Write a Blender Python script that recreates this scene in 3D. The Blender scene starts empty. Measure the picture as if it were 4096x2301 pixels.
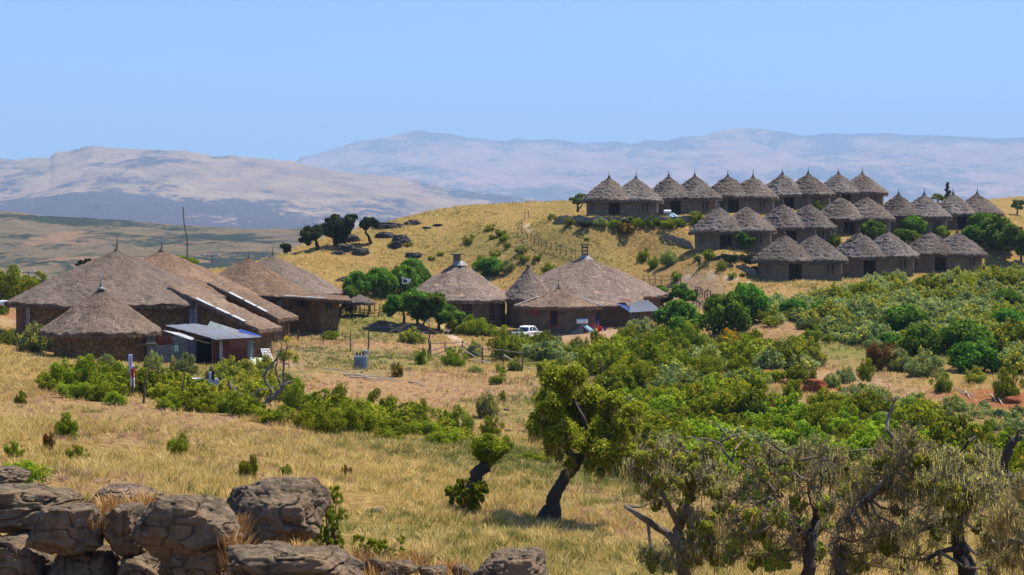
import bpy, bmesh, math, random
import numpy as np
from mathutils import Vector, Matrix
R_ = math.radians
sc = bpy.context.scene
C = sc.collection

# ---------------------------------------------------------------- camera, sky, sun, exposure
F = 6500.0                                   # focal length in photo pixels (4096 wide)
PITCH = math.atan(200.5 / F)
cam = bpy.data.cameras.new('camera'); cam.lens = 36 * F / 4096; cam.clip_start = .5; cam.clip_end = 60000
co = bpy.data.objects.new('camera', cam); C.objects.link(co)
co.rotation_euler = (math.pi / 2 - PITCH, 0, 0); sc.camera = co
SUN_AZ, SUN_EL = R_(38), R_(60)              # azimuth from +X towards +Y
sunv = Vector((math.cos(SUN_EL) * math.cos(SUN_AZ), math.cos(SUN_EL) * math.sin(SUN_AZ), math.sin(SUN_EL)))
w = bpy.data.worlds.new('World'); sc.world = w; w.use_nodes = True
nt = w.node_tree; bg = nt.nodes['Background']
sky = nt.nodes.new('ShaderNodeTexSky'); sky.sky_type = 'NISHITA'; sky.sun_disc = False
sky.sun_elevation = SUN_EL; sky.sun_rotation = math.pi / 2 - SUN_AZ
sky.altitude = 3200; sky.air_density = 1.6; sky.dust_density = 0.3; sky.ozone_density = 3.0
tint = nt.nodes.new('ShaderNodeMix'); tint.data_type = 'RGBA'; tint.blend_type = 'MULTIPLY'; tint.inputs[0].default_value = 1
nt.links.new(sky.outputs[0], tint.inputs[6]); tint.inputs[7].default_value = (.60, .88, 1.34, 1); nt.links.new(tint.outputs[2], bg.inputs[0]); bg.inputs[1].default_value = 0.068
sl = bpy.data.lights.new('sun', 'SUN'); sl.energy = 5.0; sl.angle = R_(.5); sl.color = (1, .925, .80)
so = bpy.data.objects.new('sun', sl); C.objects.link(so)
so.rotation_euler = (-sunv).to_track_quat('-Z', 'Y').to_euler()
sc.view_settings.view_transform = 'Standard'; sc.view_settings.look = 'None'
sc.view_settings.exposure = 1.05; sc.view_settings.gamma = 1
HAZE_D = .95e-4; HAZE_C = (.46, .69, 1.0, 1)
sc.cycles.max_bounces = 6; sc.cycles.diffuse_bounces = 2; sc.cycles.glossy_bounces = 2
sc.cycles.transmission_bounces = 3; sc.cycles.volume_bounces = 0; sc.cycles.transparent_max_bounces = 6
sc.cycles.use_denoising = True; sc.cycles.sample_clamp_indirect = 6

# ---------------------------------------------------------------- pixel <-> world
cp, sp = math.cos(PITCH), math.sin(PITCH)
def ray(px, py):
    a = (px - 2048) / F; b = (1150.5 - py) / F
    return np.array([a, cp + b * sp, -sp + b * cp])
def at(px, py, Y):
    d = ray(px, py); return d * (Y / d[1])
def proj(P):
    P = np.asarray(P, float); x, y, z = P[..., 0], P[..., 1], P[..., 2]
    dz = y * cp - z * sp; uy = y * sp + z * cp
    return 2048 + F * x / dz, 1150.5 - F * uy / dz

# ---------------------------------------------------------------- numpy noise
def _hash(i, j, k, seed):
    n = (i * 374761393 + j * 668265263 + k * 2147483647 + seed * 974634777) & 0xffffffff
    n = ((n ^ (n >> 13)) * 1274126177) & 0xffffffff
    n = ((n ^ (n >> 16)) * 2246822519) & 0xffffffff
    return ((n ^ (n >> 15)) & 0xffffff) / float(0xffffff)
def vnoise(x, y, z=0.0, seed=0):
    x, y, z = np.broadcast_arrays(np.asarray(x, float), np.asarray(y, float), np.asarray(z, float))
    xi, yi, zi = np.floor(x).astype(np.int64), np.floor(y).astype(np.int64), np.floor(z).astype(np.int64)
    fx, fy, fz = x - xi, y - yi, z - zi
    fx = fx * fx * (3 - 2 * fx); fy = fy * fy * (3 - 2 * fy); fz = fz * fz * (3 - 2 * fz)
    r = 0
    for a in (0, 1):
        for b in (0, 1):
            for c in (0, 1):
                r = r + _hash(xi + a, yi + b, zi + c, seed) * (fx if a else 1 - fx) * (fy if b else 1 - fy) * (fz if c else 1 - fz)
    return r * 2 - 1
def fbm(x, y, z=0.0, o=4, seed=0, g=.5):
    s = 0; a = 1; t = 0
    for i in range(o):
        s = s + a * vnoise(np.asarray(x) * 2 ** i, np.asarray(y) * 2 ** i, np.asarray(z) * 2 ** i, seed + i * 17); t += a; a *= g
    return s / t
def sstep(a, b, x):
    t = np.clip((x - a) / (b - a), 0, 1); return t * t * (3 - 2 * t)

# ---------------------------------------------------------------- object helpers
def tag(o, label=None, cat=None, group=None, kind=None):
    if label: o['label'] = label
    if cat: o['category'] = cat
    if group: o['group'] = group
    if kind: o['kind'] = kind
    return o
def empty(name, loc=(0, 0, 0), rz=0, label=None, cat=None, group=None):
    o = bpy.data.objects.new(name, None); C.objects.link(o); o.location = loc; o.rotation_euler = (0, 0, rz)
    o.empty_display_size = .2
    return tag(o, label, cat, group)
def npmesh(name, V, Fc, mat=None, parent=None, uv=None, attrs=None, smooth=False, loc=None):
    V = np.asarray(V, np.float32); Fc = np.asarray(Fc, np.int32)
    me = bpy.data.meshes.new(name); k = Fc.shape[1]; n = len(Fc)
    me.vertices.add(len(V)); me.vertices.foreach_set('co', V.ravel())
    me.loops.add(n * k); me.loops.foreach_set('vertex_index', Fc.ravel())
    me.polygons.add(n); me.polygons.foreach_set('loop_start', np.arange(0, n * k, k, dtype=np.int32))
    me.polygons.foreach_set('loop_total', np.full(n, k, np.int32))
    if smooth: me.polygons.foreach_set('use_smooth', np.ones(n, bool))
    me.update(calc_edges=True)
    if uv is not None:
        l = me.uv_layers.new(name='UVMap'); l.data.foreach_set('uv', np.asarray(uv, np.float32)[Fc.ravel()].ravel())
    for an, av in (attrs or {}).items():
        at_ = me.attributes.new(an, 'FLOAT', 'POINT'); at_.data.foreach_set('value', np.asarray(av, np.float32))
    if mat: me.materials.append(mat)
    o = bpy.data.objects.new(name, me); C.objects.link(o)
    if parent: o.parent = parent
    if loc is not None: o.location = loc
    return o
def grid_faces(nu, nv, wrap=False):
    i, j = np.meshgrid(np.arange(nu if wrap else nu - 1), np.arange(nv - 1), indexing='ij')
    i2 = (i + 1) % nu
    return np.stack([i * nv + j, i2 * nv + j, i2 * nv + j + 1, i * nv + j + 1], -1).reshape(-1, 4)
class MB:
    def __init__(s): s.v = []; s.f = []; s.uv = []
    def add(s, vs, fs, uvs=None):
        b = len(s.v); s.v += [tuple(map(float, q)) for q in vs]; s.f += [tuple(b + i for i in q) for q in fs]
        s.uv += list(uvs) if uvs is not None else [(float(q[0]) + float(q[1]), float(q[2])) for q in vs]
        return s
    def box(s, c, d, M=None, rz=0, taper=1):
        vs = []
        for z in (-1, 1):
            for x, y in ((-1, -1), (1, -1), (1, 1), (-1, 1)):
                t = taper if z > 0 else 1
                p = Vector((x * d[0] / 2 * t, y * d[1] / 2 * t, z * d[2] / 2))
                if rz: p.rotate(Matrix.Rotation(rz, 3, 'Z'))
                if M is not None: p = M @ p
                vs.append(p + Vector(c))
        return s.add(vs, [(0, 3, 2, 1), (4, 5, 6, 7), (0, 1, 5, 4), (1, 2, 6, 5), (2, 3, 7, 6), (3, 0, 4, 7)])
    def tube(s, pts, rads, n=8, cap=True, wob=0, rnd=random):
        pts = [Vector(p) for p in pts]
        if not hasattr(rads, '__len__'): rads = [rads] * len(pts)
        b = len(s.v); L = 0; up = None
        for i, p in enumerate(pts):
            d = (pts[min(i + 1, len(pts) - 1)] - pts[max(i - 1, 0)])
            d = d.normalized() if d.length > 1e-9 else Vector((0, 0, 1))
            if up is None: up = d.orthogonal().normalized()
            up = (up - d * up.dot(d)); up = up.normalized() if up.length > 1e-6 else d.orthogonal().normalized()
            sd = d.cross(up)
            if i: L += (p - pts[i - 1]).length
            for k in range(n):
                a = 2 * math.pi * k / n; r = rads[i] * (1 + (rnd.uniform(-wob, wob) if wob else 0))
                q = p + up * math.cos(a) * r + sd * math.sin(a) * r
                s.v.append(tuple(q)); s.uv.append((a * rads[i], L))
        for i in range(len(pts) - 1):
            for k in range(n):
                k2 = (k + 1) % n
                s.f.append((b + i * n + k, b + i * n + k2, b + (i + 1) * n + k2, b + (i + 1) * n + k))
        if cap:
            s.f.append(tuple(b + k for k in reversed(range(n)))); e = b + (len(pts) - 1) * n
            s.f.append(tuple(e + k for k in range(n)))
        return s
    def lathe(s, prof, n=16, c=(0, 0, 0)):
        b = len(s.v)
        for r, z in prof:
            for k in range(n):
                a = 2 * math.pi * k / n
                s.v.append((c[0] + r * math.cos(a), c[1] + r * math.sin(a), c[2] + z)); s.uv.append((a * r, z))
        for i in range(len(prof) - 1):
            for k in range(n):
                k2 = (k + 1) % n
                s.f.append((b + i * n + k, b + i * n + k2, b + (i + 1) * n + k2, b + (i + 1) * n + k))
        return s
    def build(s, name, mat, parent=None, smooth=False, loc=None):
        me = bpy.data.meshes.new(name); me.from_pydata(s.v, [], s.f)
        l = me.uv_layers.new(name='UVMap')
        vi = np.zeros(len(me.loops), np.int32); me.loops.foreach_get('vertex_index', vi)
        l.data.foreach_set('uv', np.asarray(s.uv, np.float32)[vi].ravel())
        if smooth: me.polygons.foreach_set('use_smooth', np.ones(len(me.polygons), bool))
        if mat: me.materials.append(mat)
        me.validate(); me.update()
        o = bpy.data.objects.new(name, me); C.objects.link(o)
        if parent: o.parent = parent
        if loc is not None: o.location = loc
        return o
def copy_tree(o, parent=None):
    c = o.copy(); C.objects.link(c)
    if parent: c.parent = parent
    for ch in list(kids(o)): copy_tree(ch, c)
    return c
def kids(o): return [c for c in bpy.data.objects if c.parent is o or c.parent == o]

# ---------------------------------------------------------------- materials
class NT:
    def __init__(s, name):
        s.m = bpy.data.materials.new(name); s.m.use_nodes = True; s.t = s.m.node_tree; s.t.nodes.clear()
        s.out = s.n('OutputMaterial')
    def n(s, typ, **kw):
        nd = s.t.nodes.new('ShaderNode' + typ)
        for k, v in kw.items():
            if k[0] == '_': setattr(nd, k[1:], v)
        for k, v in kw.items():
            if k[0] == '_': continue
            key = int(k[1:]) if k[0] == 'i' and k[1:].isdigit() else k.replace('__', ' ')
            s.set(nd.inputs[key], v)
        return nd
    def set(s, inp, v):
        if isinstance(v, bpy.types.NodeSocket): s.t.links.new(v, inp)
        elif isinstance(v, bpy.types.Node): s.t.links.new(v.outputs[0], inp)
        elif isinstance(v, (tuple, list)) and len(v) == 3 and inp.type == 'RGBA': inp.default_value = (*v, 1)
        else: inp.default_value = v
    def noise(s, vec, scale, detail=4, rough=.55): 
        return s.n('TexNoise', Vector=vec, Scale=scale, Detail=detail, Roughness=rough).outputs[0]
    def ramp(s, fac, stops):
        r = s.n('ValToRGB', Fac=fac); e = r.color_ramp.elements
        while len(e) < len(stops): e.new(.5)
        for q, (p, c) in zip(e, stops): q.position = p; q.color = (*c, 1) if hasattr(c, '__len__') else (c, c, c, 1)
        return r.outputs[0]
    def mix(s, f, a, b, mode='MIX'):
        x = s.n('Mix', _data_type='RGBA', _blend_type=mode)
        s.set(x.inputs[0], f); s.set(x.inputs[6], a); s.set(x.inputs[7], b); return x.outputs[2]
    def math(s, op, a, b=0.0): return s.n('Math', _operation=op, i0=a, i1=b).outputs[0]
    def maprange(s, v, a, b, c=0., d=1.): return s.n('MapRange', i0=v, i1=a, i2=b, i3=c, i4=d).outputs[0]
    def attr(s, name): return s.n('Attribute', _attribute_name=name).outputs['Fac']
    def map(s, vec, sc_): return s.n('Mapping', Vector=vec, Scale=sc_).outputs[0]
    def pos(s): return s.n('NewGeometry').outputs['Position']
    def uv(s): return s.n('TexCoord').outputs['UV']
    def obj(s): return s.n('TexCoord').outputs['Object']
    def bump(s, h, st=.5, dist=.05): return s.n('Bump', Strength=st, Distance=dist, Height=h).outputs[0]
    def done(s, color, rough=.9, bump=None, metal=0, spec=.2, **kw):
        p = s.n('BsdfPrincipled', Roughness=rough, Metallic=metal)
        s.set(p.inputs['Base Color'], color); p.inputs['Specular IOR Level'].default_value = spec
        if bump is not None: s.set(p.inputs['Normal'], bump)
        for k, v in kw.items(): s.set(p.inputs[k.replace('__', ' ')], v)
        s.t.links.new(p.outputs[0], s.out.inputs[0]); return s.m
def plain(name, col, rough=.8, metal=0, var=.25, scale=6, spec=.3):
    n = NT(name); f = n.noise(n.obj(), scale, 5)
    c = n.mix(f, tuple(x * (1 - var) for x in col), tuple(min(1, x * (1 + var)) for x in col))
    return n.done(c, rough, n.bump(f, .2, .02), metal, spec)
M = {}
def leafmat(name, c1, c2, c3, trans=.35, brown=None):
    n = NT(name); t = n.attr('tint'); oi = n.n('ObjectInfo').outputs['Random']
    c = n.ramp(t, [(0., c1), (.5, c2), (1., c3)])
    hs = n.n('HueSaturation', Hue=n.maprange(oi, 0, 1, .475, .515), Saturation=1., Value=n.maprange(oi, 0, 1, .8, 1.2), Fac=1., Color=c).outputs[0]
    if brown: hs = n.mix(n.math('GREATER_THAN', n.attr('fl'), .5), hs, brown)
    d = n.n('BsdfDiffuse', Color=hs); tr = n.n('BsdfTranslucent', Color=n.mix(.5, hs, n.mix(1., hs, (1.3, 1.25, .5), 'MULTIPLY')))
    mx = n.n('MixShader', i0=trans, i1=d, i2=tr)
    n.t.links.new(mx.outputs[0], n.out.inputs[0]); return n.m
# ---------------------------------------------------------------- ground shape: control points measured on the photograph
# twin huts: (apex left px, apex right px, apex py, distance, roof scale, z scale)
HUTS = [(2436, 2542, 712, 232, 1, 1), (2676, 2781, 708, 240, 1, 1), (2910, 3010, 704, 246, 1, 1), (3128, 3235, 697, 254, 1, 1), (3351, 3452, 693, 262, 1, 1),
        (2876, 2988, 827, 214, 1, 1), (3128, 3234, 818, 224, 1, 1), (3362, 3470, 787, 232, 1, 1), (3588, 3697, 780, 242, 1, 1), (3813, 3912, 774, 252, 1, 1),
        (3138, 3260, 940, 203, 1.04, .98), (3435, 3553, 931, 214, 1.03, .97), (3718, 3831, 928, 226, 1.03, .96)]
HUT_H = 5.75
CPT = []
def cpt(px, py, Y): CPT.append(tuple(at(px, py, Y)))
for x, y, z in [(-4, -10, -1.8), (4, -10, -1.8), (-30, -10, -1.5), (30, -10, -3), (-3, 3, -1.7), (0, 3, -1.7), (3, 3, -1.8), (-40, 12, -2.5), (-12, 16, -2.8), (-8, 12, -3.5), (-8, 16, -3.2), (-8, 18, -3.1), (-5, 15.5, -3.3), (-3, 12.5, -3.7), (-2, 15.5, -3.35), (-2, 17.5, -3.6), (1, 15, -3.5), (4, 15, -4.3), (8, 14, -5.2), (30, 14, -7),
                (-12, 24, -5.0), (-6, 24, -5.6), (0, 24, -6.2), (6, 24, -6.8), (12, 26, -7.4), (-30, 40, -5.5), (40, 40, -10), (60, 80, -11.5)]: CPT.append((x, y, z))
for q in [(100, 1950, 42), (700, 1930, 46), (1300, 2050, 46), (1900, 2200, 44), (2600, 2250, 43), (3400, 2350, 42), (4000, 2350, 42),
          (100, 1700, 65), (700, 1750, 62), (1300, 1850, 60), (1900, 1950, 58), (2200, 2080, 53), (2700, 2050, 57), (3300, 2100, 56), (4000, 2100, 56),
          (100, 1550, 88), (600, 1600, 85), (1100, 1680, 78), (1500, 1745, 74), (1850, 1795, 72), (2400, 1850, 72),
          (1100, 1650, 91), (1500, 1730, 90), (1850, 1790, 88), (2400, 1800, 88), (700, 1530, 110), (300, 1450, 125),
          (400, 1456, 130), (650, 1458, 132), (1000, 1470, 138), (1092, 1404, 150), (98, 1341, 150), (500, 1400, 150), (1311, 1325, 165), (1000, 1330, 172), (700, 1370, 165),
          (1400, 1480, 130), (1500, 1600, 112), (1900, 1500, 130), (2200, 1500, 135), (1500, 1360, 160), (1700, 1350, 168), (2000, 1335, 178), (2120, 1350, 174), (2500, 1318, 183), (2234, 1316, 179), (1900, 1300, 188), (2400, 1300, 198), (2750, 1260, 197), (2650, 1255, 196), (1500, 1262, 176),
          (1650, 1302, 175), (1340, 1120, 200), (1500, 1110, 215), (1161, 1025, 225), (1320, 946, 240), (1510, 898, 250), (1749, 843, 260), (2067, 819, 268), (2353, 808, 272), (2250, 835, 250), (2280, 858, 234),
          (1240, 1060, 215), (1700, 1000, 230), (1450, 1000, 228), (2000, 950, 233), (2400, 950, 236), (2200, 880, 246), (2700, 1060, 211), (2500, 1060, 222), (1900, 1080, 224), (2900, 1150, 196), (2560, 895, 226), (2300, 893, 238),
          (2850, 898, 226), (2700, 925, 222), (3600, 1150, 205), (4000, 1120, 225), (4000, 1300, 180), (3500, 1300, 165), (3000, 1300, 165), (3000, 1210, 185), (3000, 1500, 125), (3500, 1500, 128), (4000, 1500, 130),
          (3000, 1700, 98), (3500, 1700, 100), (4000, 1700, 98), (3500, 1900, 76), (4000, 1900, 76), (3000, 1900, 76), (2600, 1850, 78), (2600, 1650, 105), (2500, 1400, 165), (2800, 1400, 150), (3979, 797, 330), (4096, 805, 320), (4060, 900, 270), (4300, 1000, 260), (4400, 1400, 150),
          (60, 1140, 190), (200, 1160, 190), (60, 1270, 165), (-400, 1200, 170), (-400, 1500, 95)]: cpt(*q)
for xl, xr, ya, Y, s, zs in HUTS:
    p = at((xl + xr) / 2, ya, Y); z = p[2] - HUT_H * zs
    CPT.append((p[0] - 5, Y - 1, z - .1)); CPT.append((p[0] + 5, Y - 1, z + .0)); CPT.append((p[0], Y - 6, z + .02)); CPT.append((p[0] - 3, Y - 9.5, z - .6)) if Y in (232, 240, 214) else None; CPT.append((p[0], Y + 6, z + .2))
for x, y, z in [(-60, 225, -13), (-80, 250, -35), (-40, 262, -12), (-20, 290, -5), (0, 310, 1), (30, 320, 4), (60, 330, 5), (110, 360, 9), (150, 330, 9), (-90, 200, -16), (-60, 300, -38), (0, 360, -14), (60, 380, -8), (120, 420, 0), (-120, 300, -50), (-20, 350, -30), (180, 300, 6), (150, 200, -2), (-90, 150, -7)]: CPT.append((x, y, z))
CPT = np.array(CPT)
def _tps(d2): return np.where(d2 > 1e-9, .5 * d2 * np.log(np.maximum(d2, 1e-9)), 0)
_n = len(CPT); _P = CPT[:, :2] / 50.
_K = _tps(((_P[:, None] - _P[None]) ** 2).sum(-1)) + np.eye(_n) * .004
_A = np.zeros((_n + 3, _n + 3)); _A[:_n, :_n] = _K; _A[:_n, _n] = 1; _A[:_n, _n + 1:] = _P; _A[_n, :_n] = 1; _A[_n + 1:, :_n] = _P.T
_W = np.linalg.solve(_A, np.r_[CPT[:, 2], 0, 0, 0])
def h_exact(x, y):
    x = np.asarray(x, float); y = np.asarray(y, float); sh = x.shape; q = np.stack([x.ravel(), y.ravel()], 1) / 50.
    r = np.zeros(len(q))
    for a in range(0, len(q), 20000):
        b = q[a:a + 20000]; r[a:a + 20000] = _tps(((b[:, None] - _P[None]) ** 2).sum(-1)) @ _W[:_n] + _W[_n] + b @ _W[_n + 1:]
    return r.reshape(sh)
GX = np.arange(-260, 321, 1.5); GY = np.arange(-30, 481, 1.5)
_gx, _gy = np.meshgrid(GX, GY, indexing='ij')
_cx = np.clip(_gx, -130, 190); _cy = np.clip(_gy, -12, 420)
GH = h_exact(_cx, _cy)
def height(x, y):
    x = np.asarray(x, float); y = np.asarray(y, float)
    fx = np.clip((x - GX[0]) / 1.5, 0, len(GX) - 1.001); fy = np.clip((y - GY[0]) / 1.5, 0, len(GY) - 1.001)
    i = fx.astype(int); j = fy.astype(int); u = fx - i; v = fy - j
    z = GH[i, j] * (1 - u) * (1 - v) + GH[i + 1, j] * u * (1 - v) + GH[i, j + 1] * (1 - u) * v + GH[i + 1, j + 1] * u * v
    z = z + .22 * fbm(x / 6, y / 6, 0, 3, 5) * sstep(20, 45, y) + .05 * fbm(x / 1.1, y / 1.1, 0, 3, 9)
    # beyond the crest the land falls into the valley
    left = sstep(-30, -110, x)
    k = sstep(330, 700, y + left * 110); return z * (1 - k) + (-95) * k
def hz(x, y): return float(height(x, y))
_ys = np.concatenate([np.arange(12, 60, .1), np.arange(60, 400, .2)])
def hit(px, py):
    d = ray(px, py); k = _ys / d[1]; P = d[None] * k[:, None]
    below = np.where(P[:, 2] <= height(P[:, 0], P[:, 1]))[0]
    if not len(below): return None
    p = P[below[0]]; return np.array([p[0], p[1], hz(p[0], p[1])])
def gz(px, Y):                                # ground point in column px at distance Y
    x = (px - 2048) / F * Y; return np.array([x, Y, hz(x, Y)])

# ground sheet (polar, dense in front)
ang = np.concatenate([np.linspace(-95, -22, 40)[:-1], np.linspace(-22, 22, 420), np.linspace(22, 95, 40)[1:]])
rad = np.concatenate([np.geomspace(.6, 12, 30)[:-1], np.geomspace(12, 420, 520), np.geomspace(420, 1500, 40)[1:]])
_a, _r = np.meshgrid(np.radians(ang), rad, indexing='ij')
gx_, gy_ = _r * np.sin(_a), _r * np.cos(_a) - .0
gz_ = height(gx_, gy_); 
def blob(lst, x, y):
    m = np.zeros_like(x)
    for px, py, r, s in lst:
        p = hit(px, py)
        if p is None: continue
        d = np.hypot(x - p[0], (y - p[1]) * .75) / r + .45 * fbm(x / 2.5, y / 3.5, 0, 3, 31)
        m = np.maximum(m, s * (1 - sstep(.55, 1.15, d)))
    return m
def ribbon(pts, wd, x, y):
    m = np.zeros_like(x); P = [hit(*p) for p in pts]; P = [p for p in P if p is not None]
    for a, b in zip(P[:-1], P[1:]):
        ab = b[:2] - a[:2]; t = np.clip(((x - a[0]) * ab[0] + (y - a[1]) * ab[1]) / max(ab @ ab, 1e-6), 0, 1)
        d = np.hypot(x - a[0] - t * ab[0], y - a[1] - t * ab[1]) + .3 * fbm(x, y, 0, 2, 8); m = np.maximum(m, 1 - sstep(wd * .5, wd, d))
    return m
PINK = [(1500, 1395, 9, .9), (1660, 1375, 9, .8), (1400, 1440, 6, .8), (1700, 1500, 8, .9), (1900, 1550, 9, .9), (2080, 1530, 8, .8), (1450, 1560, 7, .8), (1250, 1400, 5, .8), (1230, 1500, 6, .7), (1600, 1600, 7, .7),
        (560, 1660, 6, .7), (260, 1910, 3, .8), (480, 1740, 4, .6), (900, 1720, 5, .45), (1300, 1800, 5, .3), (300, 1630, 7, .7), (100, 1580, 8, .6), (1200, 1880, 4, .4), (3150, 1310, 8, .8), (3300, 1490, 9, .8), (3500, 1600, 9, .7), (3150, 1600, 6, .7), (2600, 2000, 4, .7), (4050, 2050, 8, .9), (3900, 1800, 8, .7), (2720, 1480, 6, .7), (2900, 1460, 6, .6), (3100, 1165, 5, .4), (2400, 2080, 4, .5), (1900, 1850, 4, .3), (2300, 1680, 6, .5)]
DIRT = [(2300, 1332, 6, 1), (2420, 1335, 6, 1), (2560, 1340, 6, .9), (2200, 1322, 5, .8), (2700, 1225, 5, .9), (2750, 1235, 5, .8), (700, 1530, 3, .9), (660, 1500, 3, .9), (1250, 1330, 5, .4), (60, 1290, 6, .7), (40, 1240, 6, .6), (1900, 1300, 4, .7), (1080, 1460, 4, .7), (3400, 1520, 4, .6), (3600, 1600, 5, .5)]
RED = [(3090, 1500, 2.5, .8), (3250, 1545, 3, .9), (3450, 1600, 2, .5), (4020, 1590, 5, .9), (3900, 1610, 3, .6), (690, 1540, 2, .5), (75, 1260, 4, .6), (3820, 1570, 2, .7)]
GREEN = [(1300, 1420, 7, .6), (1560, 1430, 6, .7), (1450, 1480, 5, .5), (1650, 1440, 6, .5), (2000, 950, 9, .35), (2300, 950, 9, .35), (1700, 1000, 9, .3), (1250, 1470, 5, .5), (1500, 1440, 6, .8), (1420, 1310, 8, .8), (1600, 1350, 4, .5), (1700, 1440, 6, .5), (2150, 1850, 5, .9), (1900, 1830, 4, .6), (850, 1520, 6, .9), (2300, 1860, 6, .9), (3500, 1400, 10, .8), (2300, 1440, 9, .8), (1800, 2150, 4, .5), (1350, 1290, 9, .7), (3700, 1220, 14, .8), (3900, 1350, 14, .8), (3200, 1750, 14, .8), (3700, 1800, 8, .6), (2600, 1600, 12, .8), (2300, 2250, 6, .4), (1800, 1800, 5, .5), (960, 1500, 6, .8), (2250, 1950, 5, .3), (2200, 840, 30, .1)]
PATHS = ribbon([(1790, 1310), (1800, 1335), (1850, 1375)], .8, gx_, gy_)
for pth, wd in [([(2120, 893), (2104, 905), (2120, 925)], .5), ([(2700, 1128), (3000, 1130), (3300, 1128)], .4)]:
    PATHS = np.maximum(PATHS, ribbon(pth, wd, gx_, gy_))
n = NT('ground_soil_grass'); P = n.pos()
n1 = n.noise(P, .09, 5, .6); n2 = n.noise(P, .55, 6, .65); n3 = n.noise(n.map(P, (1, 1, 1)), 3.2, 6, .75); n4 = n.noise(P, 14, 3, .7)
base = n.ramp(n3, [(.28, (.07, .05, .014)), (.42, (.19, .125, .038)), (.56, (.31, .205, .068)), (.72, (.45, .305, .115))])
base = n.mix(n.maprange(n2, .42, .62, 0, .8), base, n.ramp(n3, [(.3, (.11, .065, .025)), (.5, (.25, .145, .055)), (.7, (.37, .21, .09))]))
base = n.mix(n.maprange(n1, .5, .62, 0, .55), base, n.ramp(n3, [(.3, (.08, .065, .016)), (.6, (.21, .165, .045))]))
pinkc = n.ramp(n3, [(.3, (.14, .065, .04)), (.5, (.33, .18, .115)), (.72, (.48, .29, .20))])
col = n.mix(n.math('MULTIPLY', n.attr('pink'), .5), base, pinkc)
col = n.mix(n.math('MULTIPLY', n.attr('green'), n.maprange(n2, .35, .6, .3, .95)), col, n.ramp(n3, [(.3, (.035, .05, .012)), (.55, (.12, .15, .035)), (.75, (.24, .25, .08))]))
col = n.mix(n.attr('dirt'), col, n.ramp(n3, [(.3, (.22, .13, .075)), (.7, (.40, .27, .17))]))
col = n.mix(n.attr('red'), col, n.ramp(n3, [(.3, (.14, .045, .018)), (.7, (.32, .12, .05))]))
col = n.mix(n.attr('path'), col, n.ramp(n3, [(.3, (.32, .24, .15)), (.7, (.48, .37, .25))]))
hh = n.math('ADD', n.math('MULTIPLY', n2, 1.0), n.math('ADD', n.math('MULTIPLY', n3, .45), n.math('MULTIPLY', n4, .12)))
M['ground'] = n.done(col, .95, n.bump(hh, 1., .35), spec=.05)
msk = dict(pink=blob(PINK, gx_, gy_), dirt=blob(DIRT, gx_, gy_), red=blob(RED, gx_, gy_), green=blob(GREEN, gx_, gy_), path=PATHS)
GR = npmesh('ground', np.stack([gx_, gy_, gz_], -1).reshape(-1, 3), grid_faces(*gx_.shape)[:, ::-1], M['ground'], attrs={k: v.ravel() for k, v in msk.items()}, smooth=True)
tag(GR, kind='structure')
from bisect import bisect
def mask_at(name, x, y):
    a_ = math.degrees(math.atan2(x, y)); r_ = math.hypot(x, y)
    return msk[name][min(bisect(ang, a_), len(ang) - 1), min(bisect(rad, r_), len(rad) - 1)]

# ---------------------------------------------------------------- valley floor and far relief
def hillmat(name, tan, tan2, grn, sc_, gthr, patch=None, soft=.06, stretch=(1, 1, 1)):
    n = NT(name); P = n.map(n.pos(), stretch)
    a = n.noise(P, sc_, 8, .62); b = n.noise(P, sc_ * 4.5, 7, .68); c = n.noise(P, sc_ * 22, 5, .7)
    col = n.mix(n.maprange(b, .38, .62), tan, tan2)
    g = n.math('ADD', a, n.math('MULTIPLY', n.math('SUBTRACT', b, .5), .7)); g = n.math('ADD', g, n.math('MULTIPLY', n.math('SUBTRACT', c, .5), .45))
    g = n.math('ADD', g, n.math('MULTIPLY', n.attr('wood'), .35))  # woodland on the hills, cloud shadow put into colour on the brown mountain
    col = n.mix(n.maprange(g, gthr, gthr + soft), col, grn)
    if patch: col = n.mix(n.maprange(n.noise(n.pos(), sc_ * 1.7, 5, .55), .60, .63), col, patch)
    return n.done(col, 1., n.bump(n.math('ADD', b, n.math('MULTIPLY', c, .5)), .7, .2 / sc_ / 5), spec=.0)
MVF = hillmat('valley_floor_fields', (.26, .2, .12), (.2, .16, .08), (.045, .07, .035), .004, .5)
tag(npmesh('valley_floor', [(-40000, -3000, -97), (40000, -3000, -97), (40000, 40000, -97), (-40000, 40000, -97)], [(0, 1, 2, 3)], MVF), kind='structure')
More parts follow.
